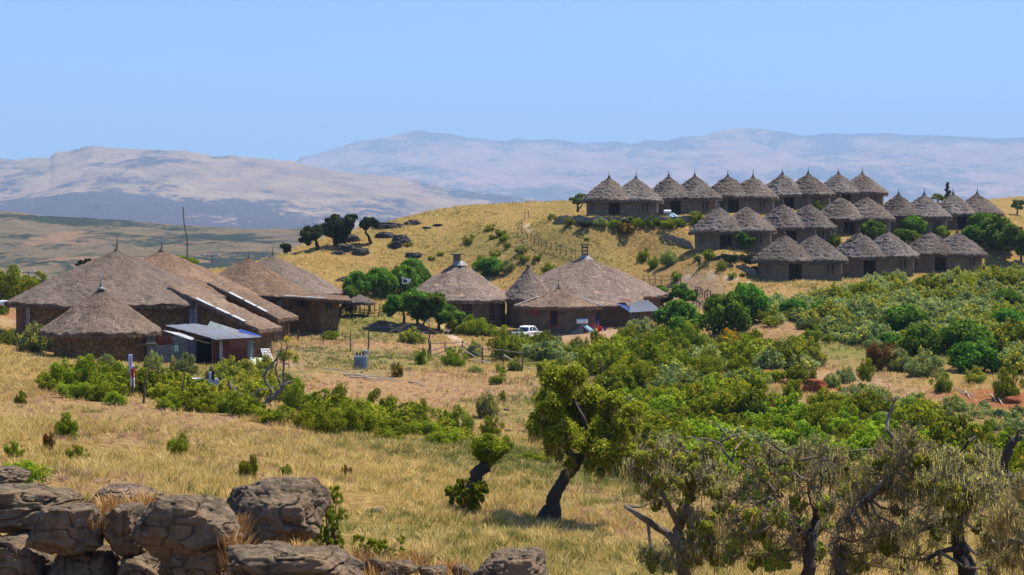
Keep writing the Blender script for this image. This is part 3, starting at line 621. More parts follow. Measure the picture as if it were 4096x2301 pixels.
a = R_(-50); window(rC, (RwC * 1.01 * math.cos(a), RwC * 1.01 * math.sin(a), at(1106, 1218, 171)[2] - cC[2]), R_(0) - .1, 1.9, 1.35, 4, 3, M['frame'], M['glass_sky'], .12)
# annex of stone under a flat thatch
cX = at(1240, 1180, 168); rX = empty('stone_annex', tuple(cX), 0, 'low stone annex with flat thatch roof and a sunlit right wall', 'annex')
pl = [at(1128, 1180, 169), at(1283, 1180, 164.5), at(1352, 1180, 168.5), at(1358, 1180, 176), at(1180, 1180, 178)]
ol = []
for A, B in zip(pl, pl[1:] + pl[:1]):
    for i in range(14): ol.append(tuple((A + (B - A) * i / 14 - cX)[:2]))
wall_obj(ol, -4.4, -.42, M['stone'], rX, rows=6)
slab('roof', [at(1122, 1184, 163.5) - cX, at(1408, 1203, 165) - cX, at(1392, 1184, 180) - cX, at(1160, 1166, 180) - cX], M['thatch_big'], rX, 60, 30, .16, .07, seed=3, fr=300)
slab('metal_flashing', [at(1135, 1183, 163) - cX, at(1300, 1192, 163) - cX, at(1300, 1190, 163.4) - cX, at(1135, 1181, 163.4) - cX], M['tin_shiny'], rX, 30, 3, .05, .02)
fx = (at(1205, 1214, 166.4) - cX); window(rX, tuple(fx + [0, -.1, 0]), math.atan2(-(168.9 - 164.5), 4.2) * .9, 1.4, .75, 1, 1, M['brown_frame'], M['dark'])
fx = (at(1318, 1224, 166.1) - cX); window(rX, tuple(fx + [.12, -.1, 0]), R_(75), .9, .75, 1, 1, M['brown_frame'], M['dark'])

# small round hut in front
rS, cS, RwS, roS = roundhut('small_round_hut', 404, 1160, 134, 4.9, 3.35, 3.0, 'small round thatched hut with a tin collared spike in front of the largest lodge', M['thatch_big'], M['stone'], 14, oh=1.1, fin=0, e=1.12, nth=220, ns=70)
m = MB(); m.tube([(0, 0, -.2), (0, 0, .1), (0, 0, .45), (0, 0, 1.15)], [.28, .17, .06, .05], 10); m.build('finial', M['tin_dark'], roS, True, (0, 0, .12))
m = MB(); m.tube([(0, 0, -.1), (0, 0, .12)], [.42, .14], 12); m.build('metal_collar', M['tin_shiny'], roS, True, (0, 0, .13))
m = MB(); m.tube([(3.2, -1.95, at(590, 1380, 131)[2] - cS[2]), (5.1, -2.3, at(628, 1380, 131)[2] - cS[2])], [.11, .12], 8); m.build('roof_beam', M['wood'], rS)
a = R_(-38); window(rS, (RwS * 1.01 * math.cos(a), RwS * 1.01 * math.sin(a), at(575, 1340, 131)[2] - cS[2]), a + math.pi / 2, .5, .7, 1, 1, M['wood'], M['dark'])

# ---------------------------------------------------------------- middle complex
rE, cE, RwE, roE = roundhut('round_lodge', 1831, 1052, 190, 6.45, 4.15, 2.9, 'round thatched lodge with tin capped smoke vent, left of the central group', M['thatch_moss'], M['stone_tan'], 21, fin=0, cat='lodge', nth=220, ns=66)
def lobe(a):
    x = abs(((a + math.pi / 2 + math.pi) % (2 * math.pi)) - math.pi); return 10.1 + 2.0 * (1 - float(sstep(R_(33), R_(39), x)))
rF, cF, RwF, roF = roundhut('round_lodge', 2339, 1028, 197, 10.1, 4.45, 2.9, 'biggest central thatched lodge with a plank smoke vent on its tip', M['thatch_moss'], M['stone_tan'], 22, fin=0, Rfun=lobe, e=1.12, cat='lodge', nth=300, ns=84)
rG, cG, RwG, _ = roundhut('thatched_passage', 2113, 1066, 189, 3.1, 3.8, 3.0, 'narrow thatched passage hut squeezed between the two central lodges', M['thatch_big'], M['stone_tan'], 23, fin=.55, cat='hut', oh=.6, e=1.05)
rH, cH, RwH, roH = roundhut('low_kitchen_hut', 2234, 1156, 180, 5.0, 1.8, 2.7, 'low thatched hut with dark red door and shutter in front of biggest lodge', M['thatch_big'], M['stone_tan'], 24, fin=.9, oh=.85, e=1.0, cat='hut', tip=.12)
for r_, z_, s_ in ((rE, .0, 1.), (rF, .05, 1.15)):
    m = MB()
    if r_ is rE:
        m.lathe([(.45, -.1), (.42, .7), (.75, .78), (.85, .88), (.0, .98)], 14); m.build('smoke_vent', M['wood'], r_, loc=(-.1, 0, z_ + .2))
        m = MB(); m.lathe([(1.15, -.35), (.45, .22), (.40, .22)], 5); m.build('vent_flashing', M['tin_shiny'], r_, loc=(.1, -.05, .05))
    else:
        for x, y in ((-.3, -.3), (.3, -.3), (.3, .3), (-.3, .3)): m.box((x, y, .7), (.13, .13, 1.4))
        for z in (.35, .75, 1.15): m.box((0, -.37, z), (.85, .05, .2)); m.box((.37, 0, z), (.05, .7, .2)); m.box((-.37, .02, z + .1), (.05, .7, .2))
        m.box((0, 0, 1.46), (1.3, 1.0, .09)); m.box((.05, 0, 1.56), (.8, 1.1, .07)); m.build('smoke_vent', M['wood'], r_, loc=(0, 0, .0))
        m = MB(); m.lathe([(1.1, -.4), (.42, .16), (.38, .16)], 5); m.build('vent_flashing', M['tin_shiny'], r_, loc=(0, -.05, .05))
def on_cyl(root, c, Rw, px, py, Yg, w_, h_, cols, rows, fm, gm, ft=.1, door_=False):
    x = (px - 2048) / F * Yg - c[0]; a = -math.acos(max(-1, min(1, x / Rw))); z = at(px, py, Yg)[2] - c[2]
    return window(root, (Rw * 1.008 * math.cos(a), Rw * 1.008 * math.sin(a), z), a + math.pi / 2, w_, h_, cols, rows, fm, gm, ft, name='door' if door_ else 'window')
on_cyl(rE, cE, RwE, 1868, 1245, 185, 1.2, 2.2, 3, 4, M['brown_frame'], M['dark'], .1, True)
on_cyl(rE, cE, RwE, 1968, 1245, 185.5, 1.0, 2.3, 2, 6, M['brown_frame'], M['dark'], .12, True)
on_cyl(rH, cH, RwH, 2140, 1243, 176, 1.0, 1.0, 1, 1, M['red_wood'], M['red_wood'], .1)
on_cyl(rH, cH, RwH, 2216, 1266, 176, .85, 2.15, 1, 1, M['red_wood'], M['dark'], .14, True)
for s, (a0, a1) in enumerate(((R_(-160), 5.0), (R_(-22), 5.0))):
    A = V3(math.cos(a0) * 2.4, math.sin(a0) * 2.4, -.78); B = V3(math.cos(a0) * 5.1, math.sin(a0) * 5.1, -1.75); t = V3(-math.sin(a0), math.cos(a0), 0) * .16
    slab('hip_flashing', [A - t, B - t, B + t, A + t], M['tin_shiny'], rH, 12, 3, .04, .03)
on_cyl(rG, cG, RwG, 2095, 1235, 186.4, .8, .8, 1, 1, M['brown_frame'], M['dark'])

# ---------------------------------------------------------------- corrugated shed at left
cT = at(830, 1467, 138); rT = empty('corrugated_shed', tuple(cT), 0, 'patchwork corrugated metal shed with dark doorway beside the small round hut', 'shed')
L = lambda px, py, Y: at(px, py, Y) - cT
slab('roof', [L(660, 1302, 136), L(863, 1358, 133.5), L(1046, 1349, 135.5), L(786, 1295, 141)][0:4], M['tin'], rT, 150, 60, .03, .05, corr=.22, seed=4)
slab('blue_roof_sheet', [L(955, 1343, 136.6), L(1046, 1347, 136), L(1040, 1341, 137.5), L(958, 1315, 140)], M['tin_blue'], rT, 60, 8, .03, .01, corr=.2)
slab('blue_roof_sheet', [L(830, 1306, 140.6), L(952, 1336, 138.6), L(960, 1322, 141), L(840, 1285, 142)], M['tin_dark'], rT, 60, 8, .03, .02, corr=.2)
slab('white_roof_sheet', [L(648, 1321, 132), L(770, 1361, 132), L(776, 1352, 133), L(715, 1330, 133.5)], M['tin_shiny'], rT, 20, 4, .03, .03)
def sheet(pxa, pya, Ya, pxb, Yb, h, mat, name='wall_sheet'):
    A = L(pxa, pya, Ya); B = L(pxb, pya, Yb); n_ = max(8, int(np.linalg.norm((B - A)[:2]) / .04)); m = MB(); vs = []; fs = []; uv = []
    dn = V3((B - A)[1], -(B - A)[0], 0); dn /= np.linalg.norm(dn)
    for i in range(n_ + 1):
        q = A + (B - A) * i / n_ + dn * .035 * math.sin(i * 1.4); j = .05 * math.sin(i * .23 + pxa)
        vs += [tuple(q + [0, 0, j]), tuple(q + [0, 0, -h])]; uv += [(i * .04 * 1., 0), (i * .04, h)]
    for i in range(n_): fs.append((2 * i, 2 * i + 1, 2 * i + 3, 2 * i + 2))
    m.add(vs, fs, uv); o = m.build(name, mat, rT); md = o.modifiers.new('s', 'SOLIDIFY'); md.thickness = .02; return o
for q in ((585, 1350, 133, 622, 133.4, 2.1, M['tin_dark']), (622, 1345, 133.6, 688, 134.2, 1.2, M['tin_red']), (624, 1380, 133.4, 690, 134.2, 1.5, M['tin_dark']), (690, 1348, 134.2, 742, 134.6, 2.4, M['tin_dark']), (742, 1358, 134.6, 785, 134.9, 2.2, M['tin']), (852, 1362, 134.9, 878, 135, 2.1, M['tin_red']), (890, 1364, 134.6, 990, 136, 1.95, M['tin_red']), (990, 1362, 136, 1014, 138.5, 2.0, M['tin_dark'])): sheet(*q)
m = MB(); m.box(tuple(L(884, 1414, 134.5)), (.28, .04, 2.2)); m.build('pale_door_board', M['tin_shiny'], rT)
m = MB(); m.box(tuple(L(950, 1375, 134.3)), (1.4, .05, .75)); m.build('rusty_patch_sheet', M['tin_red'], rT)
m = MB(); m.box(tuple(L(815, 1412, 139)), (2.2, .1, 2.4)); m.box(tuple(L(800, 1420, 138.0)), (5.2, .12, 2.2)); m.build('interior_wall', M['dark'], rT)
for px_, ya, yb, Y_ in ((848, 1352, 1470, 134), (742, 1345, 1465, 134), (585, 1342, 1450, 132.7), (1014, 1350, 1450, 136)):
    m = MB(); A = L(px_, ya, Y_); B = L(px_ + 1, yb, Y_); m.tube([A, (A + B) / 2 + [.03, 0, 0], B], [.05, .06, .07], 7); m.build('post', M['post'], rT)
for a_, b_ in (((770, 1356, 133), (840, 1375, 133)), ((850, 1367, 133.6), (1010, 1360, 135.2)), ((985, 1359, 135), (1022, 1372, 134)), ((1022, 1356, 135.3), (1046, 1366, 134.5))):
    m = MB(); m.tube([L(*a_), L(*b_)], [.035, .03], 6); m.build('rafter', M['wood'], rT)
# things leaning round the shed
def leaning(name, P, mat, label, cat, bars=0, thick=.03, corr=0):
    c = (np.array(P[0]) + np.array(P[1])) / 2
    if bars:
        m = MB(); P = [np.array(q) - c for q in P]
        for i in range(bars + 1):
            t = i / bars; m.tube([P[0] + (P[1] - P[0]) * t, P[3] + (P[2] - P[3]) * t], .03, 5); m.tube([P[0] + (P[3] - P[0]) * t, P[1] + (P[2] - P[1]) * t], .03, 5)
        return tag(m.build(name, mat, loc=tuple(c)), label, cat)
    return tag(slab(name, [np.array(q) - c for q in P], mat, None, 40, 12, thick, .02, corr=corr, loc=tuple(c)), label, cat)
leaning('white_lattice_frame', [at(1060, 1450, 139), at(1094, 1450, 139.5), at(1077, 1396, 141), at(1044, 1396, 140.5)], M['white'], 'white lattice frame leaning on the end wall of the largest lodge wing', 'frame', 5)
leaning('pale_sheet', [at(1000, 1478, 134), at(1064, 1478, 134.6), at(1060, 1432, 136.4), at(994, 1430, 136)], plain('pale_green_sheet', (.38, .42, .30), .6), 'pale greenish corrugated sheet leaning among yellow flowers', 'sheet', corr=.12)
leaning('pole_stack', [at(995, 1484, 133), at(1012, 1484, 133), at(994, 1446, 135), at(978, 1450, 135)], plain('orange_poles', (.36, .2, .09), .8), 'stack of orange brown poles leaning beside the shed', 'poles', 4)
slab('blue_sheet_pile', [at(602, 1432, 132) , at(664, 1456, 132), at(662, 1448, 132.6), at(604, 1426, 132.6)], M['tin_dark'], None, 30, 6, .05, .02); tag(bpy.data.objects['blue_sheet_pile'], 'grey metal sheets lying at the foot of the shed wall', 'sheets')
m = MB(); b0 = hit(1068, 1476); m.lathe([(.16, 0), (.24, .15), (.16, .3), (.22, .45), (.12, .6), (.18, .75), (.05, .85)], 12); tag(m.build('stacked_basins', M['white'], loc=tuple(b0)), 'small stack of whitish basins beside the pale greenish sheet', 'basins')
m = MB(); b0 = hit(712, 1535); m.add([(-.9, -.3, 0), (.9, -.3, 0), (.8, .4, .5), (-.5, .4, .55), (-.9, .5, 0), (.9, .5, 0)], [(0, 1, 2, 3), (0, 3, 4), (1, 5, 2), (3, 2, 5, 4)]); tag(m.build('rusty_metal_sheet', plain('dark_rust', (.07, .05, .045), .8), loc=tuple(b0)), 'bent dark rusty metal sheet on the bare red soil', 'sheet')
m = MB(); b0 = hit(788, 1542); m.lathe([(.05, .0), (.3, .02), (.36, .12)], 14); tag(m.build('white_basin', M['white'], loc=(b0[0], b0[1], b0[2] + .35)), 'white washing basin on a low wooden bench', 'basin')
m = MB()
for x in (-.7, .7):
    for y in (-.2, .2): m.box((x, y, .17), (.06, .06, .34))
m.box((0, 0, .345), (1.6, .5, .05)); m.box((-.6, 0, .5), (.05, .4, .5)); tag(m.build('wooden_bench', M['wood'], loc=tuple(b0)), 'low wooden bench among the bushes below the shed', 'bench')

# ---------------------------------------------------------------- tin awning, solar heater, yard things by the central lodge
cW = at(2570, 1300, 182); rW = empty('tin_awning', tuple(cW), 0, 'open lean-to under a pale corrugated roof at the right of the biggest lodge', 'lean-to')
W = lambda px, py, Y: at(px, py, Y) - cW
slab('roof', [W(2517, 1250, 179), W(2646, 1243, 180), W(2592, 1200, 186), W(2520, 1211, 185.5)], M['tin'], rW, 90, 30, .03, .05, corr=.2, seed=2)
slab('blue_roof_sheet', [W(2468, 1213, 184), W(2518, 1249, 179.4), W(2520, 1232, 182), W(2500, 1210, 185)], M['tin_blue'], rW, 20, 14, .03, .03, corr=.2)
slab('rusty_roof_sheet', [W(2472, 1200, 184), W(2524, 1207, 183.2), W(2520, 1198, 185.6), W(2490, 1192, 186.3)], M['tin_red'], rW, 20, 10, .03, .04, corr=.2)
for px_, Y_ in ((2522, 179.4), (2556, 179.8), (2590, 180), (2622, 180.1), (2638, 180.4)):
    m = MB(); A = W(px_, 1249, Y_); B = W(px_ + 2, 1306, Y_); m.tube([A, B], [.05, .06], 6); m.build('post', M['post'], rW)
m = MB()
for i in range(9): m.tube([W(2530 + i * 12, 1290 if i % 2 else 1252, 180), W(2542 + i * 12, 1252 if i % 2 else 1290, 180)], .035, 5)
m.tube([W(2526, 1256, 180), W(2640, 1250, 180.3)], .045, 5); m.build('lattice_wall', M['wood'], rW)
m = MB(); m.box(tuple(W(2540, 1275, 181.5)), (1.1, .08, 1.3)); m.build('grey_board_wall', M['tin_dark'], rW)
def prop(name, mat, label, cat, px, py, fn, group=None, Y=None, z=0):
    b = hit(px, py) if Y is None else gz(px, Y); m = MB(); fn(m); o = m.build(name, mat, loc=(b[0], b[1], b[2] + z)); return tag(o, label, cat, group)
def solar(px, py, label, Yf=None, two=False, s=1., panel=True):
    b = hit(px, py) if Yf is None else gz(px, Yf); r = empty('solar_water_heater', tuple(b), R_(8), label, 'water heater', 'solar water heaters'); r.scale = (s, s, s)
    m = MB()
    for x in (-.45, .45): m.tube([(x, .3, 0), (x, .3, 1.15)], .025, 5); m.tube([(x, -.1, 0), (x, .3, 1.1)], .02, 5)
    m.build('stand', M['tin_dark'], r)
    m = MB(); m.tube([(-.62, .25, 1.3), (-.58, .25, 1.3), (.58, .25, 1.3), (.62, .25, 1.3)], [.2, .27, .27, .2], 20); m.build('tank', M['white'], r, False)
    if panel:
        for k in range(2 if two else 1):
            x0 = -.3 + .75 * k; slab('panel', [(x0 + 1.2, -.95, .06), (x0 + 1.85, -.9, .06), (x0 + .65, .15, 1.05), (x0, .1, 1.05)], PANEL, r, 4, 4, .05, 0)
    return r
n = NT('solar_panel_glass'); PANEL = n.done((.24, .36, .41), .12, metal=.2, spec=.8)
solar(2330, 1316, 'solar heater with white tank and pale blue panel by the low kitchen hut', Yf=176, s=1.0)
solar(2670, 862, 'solar heater with twin grey panels between the first two upper huts', two=True, Yf=228.5, s=.85)
t = solar(3128, 800, 'white solar tank on the roof edge between two upper huts', Yf=232, panel=False, s=1.); t.location.z += 2.3
t = solar(3115, 940, 'white solar tank just left of the first lower hut tip', Yf=210, panel=False, s=1.); t.location.z += .9
t = solar(3595, 905, 'white solar tank between two green bushes in the middle row', Yf=225, panel=False); t.location.z += .7
slabp = lambda px, Y, z, label: tag(slab('white_sheet', [(-.9, -.5, 0), (.9, -.5, 0), (.9, .5, .7), (-.9, .5, .7)], PANEL if 0 else M['white'], None, 4, 4, .06, 0, loc=tuple(gz(px, Y) + [0, 0, z])), label, 'panel')
slabp(3060, 233, .25, 'white tilted sheet behind the gap of the first two middle huts')
for (pa, pb, h0, lab) in (((2273, 2335), 176, 1.45, 'wicker mat leaning at the wall left of the solar heater'), ((2356, 2384), 178, 1.3, 'narrow wicker mat leaning behind the solar heater')):
    A, B = gz(pa[0], pb), gz(pa[1], pb); zb = min(A[2], B[2]); A[2] = B[2] = zb + .02
    leaning('wicker_mat', [A, B, B + [0, .9, h0], A + [0, .9, h0]], plain('wicker', (.3, .25, .2), .9, 0, .6, 14), lab, 'mat', corr=.15)
prop('red_crate', plain('red_plastic', (.6, .02, .02), .4), 'red plastic crate beside the solar panel', 'crate', 2400, 1309, lambda m: (m.box((0, 0, .02 + .2), (.5, .4, .4)), m.box((0, 0, .45), (.54, .44, .05))), Y=178)
prop('red_stool', bpy.data.materials['red_plastic'], 'low red metal stool frame behind the solar panel', 'stool', 2372, 1306, lambda m: [m.tube([(-.7, y, z), (.7, y, z)], .035, 5) for y in (-.2, .2) for z in (.05, .45, .8)] + [m.tube([(x, -.2, 0), (x, -.2, .85)], .035, 5) for x in (-.7, 0, .7)], Y=177)
prop('blue_bucket', plain('blue_plastic', (.02, .06, .4), .4), 'blue plastic bucket on the ground right of the red crate', 'bucket', 2421, 1307, lambda m: m.lathe([(.0, .0), (.16, 0), (.2, .4), (.19, .4), (.15, .04)], 14), Y=178.5)
leaning('blue_board', [gz(2392, 178.5), gz(2399, 178.5), gz(2391, 179.6) + [0, 0, 1.6], gz(2383, 179.6) + [0, 0, 1.6]], M['tin_blue'], 'tall blue board leaning at the wall above the red crate', 'board')
prop('white_barrel', M['white'], 'white barrel lying on its side right of the tin lean-to', 'barrel', 2654, 1254, lambda m: m.tube([(-.45, 0, .3), (-.4, 0, .3), (.4, .1, .3), (.45, .1, .3)], [.24, .3, .3, .24], 16), Y=184, z=1.0)
# ---------------------------------------------------------------- foliage
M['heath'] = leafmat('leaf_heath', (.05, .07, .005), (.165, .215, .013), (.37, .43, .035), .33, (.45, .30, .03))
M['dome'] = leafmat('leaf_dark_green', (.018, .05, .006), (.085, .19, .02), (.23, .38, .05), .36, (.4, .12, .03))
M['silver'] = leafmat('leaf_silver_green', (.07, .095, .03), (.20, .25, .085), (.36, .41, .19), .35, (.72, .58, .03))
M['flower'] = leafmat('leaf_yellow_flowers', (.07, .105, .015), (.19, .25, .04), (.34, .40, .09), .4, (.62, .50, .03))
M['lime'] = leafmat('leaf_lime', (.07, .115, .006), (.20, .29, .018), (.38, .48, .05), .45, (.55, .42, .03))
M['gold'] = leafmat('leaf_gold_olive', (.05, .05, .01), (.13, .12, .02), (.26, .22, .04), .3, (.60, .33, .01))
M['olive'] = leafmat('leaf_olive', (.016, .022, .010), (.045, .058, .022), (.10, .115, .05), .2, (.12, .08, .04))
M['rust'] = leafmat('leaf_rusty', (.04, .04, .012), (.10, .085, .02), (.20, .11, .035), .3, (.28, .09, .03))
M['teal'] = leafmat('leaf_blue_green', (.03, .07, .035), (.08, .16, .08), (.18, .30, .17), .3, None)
M['lichen'] = leafmat('lichen_strands', (.17, .15, .055), (.38, .33, .13), (.62, .56, .28), .5, None)
M['twig'] = plain('grey_twigs', (.17, .14, .10), .95, 0, .5, 9)
M['bark'] = plain('dark_bark', (.045, .036, .03), .95, 0, .6, 3)
M['bark_grey'] = plain('grey_bark', (.16, .135, .105), .95, 0, .75, 9)
M['bark_brown'] = plain('brown_bark', (.13, .085, .055), .9, 0, .5, 4)
def cloud(cen, rad, n, ls, seed, fl=.0, droop=0., up=.25, inner=.35, asp=.55, flat=0., kt_=None):
    """leaf faces spread through the shells of a set of clumps"""
    g = np.random.default_rng(seed); cen = np.asarray(cen, float); rad = np.asarray(rad, float)
    if rad.ndim == 1: rad = np.stack([rad] * 3, 1)
    wgt = (rad.prod(1)) ** (2 / 3); k = g.choice(len(cen), n, p=wgt / wgt.sum())
    d = g.normal(size=(n, 3)); d /= np.linalg.norm(d, axis=1)[:, None]; d[:, 2] = np.where(g.random(n) < up, np.abs(d[:, 2]), d[:, 2])
    rr = 1 - inner * g.random(n) ** 1.6; rr *= 1 + .38 * fbm(d[:, 0] * 2.2 + k, d[:, 1] * 2.2, d[:, 2] * 2.2, 3, seed)
    p = cen[k] + d * rad[k] * rr[:, None]
    ax = g.normal(size=(n, 3)); ax /= np.linalg.norm(ax, axis=1)[:, None]
    nrm = d * .8 + ax * .7 + [0, 0, flat]; nrm /= np.linalg.norm(nrm, axis=1)[:, None]
    a = np.cross(nrm, g.normal(size=(n, 3))); a /= np.linalg.norm(a, axis=1)[:, None] + 1e-9
    if droop: a = a * (1 - droop) + np.array([0, 0, -1]) * droop; a /= np.linalg.norm(a, axis=1)[:, None]
    b = np.cross(nrm, a); s = (ls * g.uniform(.55, 1.35, n))[:, None]
    V = np.stack([p - a * s, p + b * s * asp, p + a * s, p - b * s * asp], 1).reshape(-1, 3)
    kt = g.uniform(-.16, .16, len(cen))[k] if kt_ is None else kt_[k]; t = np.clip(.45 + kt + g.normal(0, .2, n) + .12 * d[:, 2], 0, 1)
    f = (g.random(n) < fl * (d[:, 2] > .0) * (fbm(p[:, 0] * 2, p[:, 1] * 2, p[:, 2] * 2, 2, seed) > .0) * 2).astype(float)
    return V, np.arange(n * 4).reshape(-1, 4), np.repeat(t, 4), np.repeat(f, 4)
def merge(cl):
    V = []; Fq = []; T = []; L_ = []; b = 0
    for v, f, t, l in cl: V.append(v); Fq.append(f + b); T.append(t); L_.append(l); b += len(v)
    return np.concatenate(V), np.concatenate(Fq), np.concatenate(T), np.concatenate(L_)
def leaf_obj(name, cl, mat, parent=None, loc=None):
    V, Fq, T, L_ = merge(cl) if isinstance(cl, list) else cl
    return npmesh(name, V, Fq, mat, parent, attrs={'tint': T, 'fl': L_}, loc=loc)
def bush_clumps(g, kind):
    c = []; r = []
    if kind == 'dome':
        for i in range(26):
            a = g.uniform(0, 6.28); e = g.uniform(0, 1) ** .7 * 1.35; q = 1 - g.uniform(0, .12)
            c.append((math.cos(a) * math.cos(e) * .74 * q, math.sin(a) * math.cos(e) * .74 * q, .25 + math.sin(e) * .62 * q)); r.append(g.uniform(.2, .32))
        c.append((0, 0, .4)); r.append(.6)
    elif kind == 'spray':
        for i in range(34):
            a = g.uniform(0, 6.28); q = g.uniform(0, 1) ** .6; h = g.uniform(.35, 1.0) * (1.05 - .45 * q)
            c.append((math.cos(a) * q * .75, math.sin(a) * q * .75, h)); r.append((.16, .16, g.uniform(.16, .3)))
        for i in range(8): c.append((g.uniform(-.5, .5), g.uniform(-.5, .5), .3)); r.append((.4, .4, .3))
    else:
        lean = g.normal(0, .12, 2)
        for i in range(34):
            a = g.uniform(0, 6.28); q = g.uniform(0, 1) ** .55 * .86; h = (.10 + .85 * g.uniform(0, 1)) * (1.04 - .38 * q * q) * (1 + .18 * math.sin(a * 2 + lean[0] * 30)); fl_ = .72 + .28 * min(1, h * 2.4)
            s = g.uniform(.10, .27); c.append((math.cos(a) * q * fl_ + lean[0] * h, math.sin(a) * q * fl_ + lean[1] * h, h)); r.append((s, s, s * g.uniform(.85, 1.4)))
        for i in range(4): c.append((g.uniform(-.25, .25), g.uniform(-.25, .25), g.uniform(.25, .55))); r.append((.34, .34, .34))
    c = np.array([tuple(map(float, q)) for q in c]); r = np.array([q if hasattr(q, '__len__') else (q, q, q) for q in r], float)
    return c, r
PROTO = {}
KSH = {'dome': 'dome', 'silver': 'spray', 'flower': 'spray', 'teal': 'spray'}
FLW = {'silver': .10, 'flower': .2, 'gold': .35, 'heath': .03, 'lime': .04, 'rust': .3, 'dome': .006}
LOWP = {}
def low_bush(kind, v):
    if (kind, v) not in LOWP:
        g = np.random.default_rng(hash_s(kind) + v * 13 + 5); c, r = bush_clumps(g, KSH.get(kind, 'heath')); V, Fq, T, L_ = cloud(c, r, 2600, .068, v + 5, FLW.get(kind, 0), droop=.0 if KSH.get(kind) != 'spray' else -.35, inner=.45); V[:, 2] = np.maximum(V[:, 2], -.06); LOWP[(kind, v)] = (V, T, L_)
    return LOWP[(kind, v)]
def bush_mesh(kind, v):
    if (kind, v) not in PROTO:
        g = np.random.default_rng(hash_s(kind) + v * 13); c, r = bush_clumps(g, KSH.get(kind, 'heath'))
        V, Fq, T, L_ = cloud(c, r, 9000 if kind == 'dome' else 9000, .040 if kind != 'dome' else .06, v + 5, FLW.get(kind, 0), droop=.0 if KSH.get(kind) != 'spray' else -.35, inner=.45)
        V[:, 2] = np.maximum(V[:, 2], -.06)
        st = MB(); rn = random.Random(v)
        for i in range(7):
            a = rn.uniform(0, 6.28); q = rn.uniform(.2, .6); st.tube([(0.05 * math.cos(a), .05 * math.sin(a), -.12), (q * .5 * math.cos(a), q * .5 * math.sin(a), .3), (q * math.cos(a), q * math.sin(a), .65)], [.03, .022, .01], 4, False)
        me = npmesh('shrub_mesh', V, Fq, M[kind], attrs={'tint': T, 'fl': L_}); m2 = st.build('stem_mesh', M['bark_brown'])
        PROTO[(kind, v)] = (me.data, m2.data); bpy.data.objects.remove(me); bpy.data.objects.remove(m2)
    return PROTO[(kind, v)]
def hash_s(s): return sum(ord(ch) * (i + 3) for i, ch in enumerate(s))
BU = []   # placed shrubs waiting for labels
def bush(px, py, wpx, hpx, kind='heath', name='shrub', v=None, stems=None, Y=None, dz=0):
    p = hit(px, py) if Y is None else gz(px, Y)
    if p is None: return
    k = len(BU); v = (k * 7 + k // 5) % 5 if v is None else v; rn = random.Random(k * 7 + 1); Yd = p[1]
    rx = wpx / 2 / F * Yd * 1.22; rz_ = hpx / F * Yd / .98
    fol, stm = bush_mesh(kind, v); big = hpx > 48
    a = rn.uniform(0, 6.28); sc_ = (rx, rx * rn.uniform(.85, 1.1), rz_)
    if big:
        o = empty(name, (p[0], p[1], p[2] + dz - .05), a); o.scale = sc_
        f_ = bpy.data.objects.new('foliage', fol); C.objects.link(f_); f_.parent = o
        s_ = bpy.data.objects.new('stem', stm); C.objects.link(s_); s_.parent = o
    else:
        o = bpy.data.objects.new(name, fol); C.objects.link(o); o.location = (p[0], p[1], p[2] + dz - .05); o.rotation_euler[2] = a; o.scale = sc_
    BU.append((o, px, py, wpx, hpx, kind)); return o
H_, D_, S_, Fl, Li, Go, Ol, Ru, Te = 'heath', 'dome', 'silver', 'flower', 'lime', 'gold', 'olive', 'rust', 'teal'
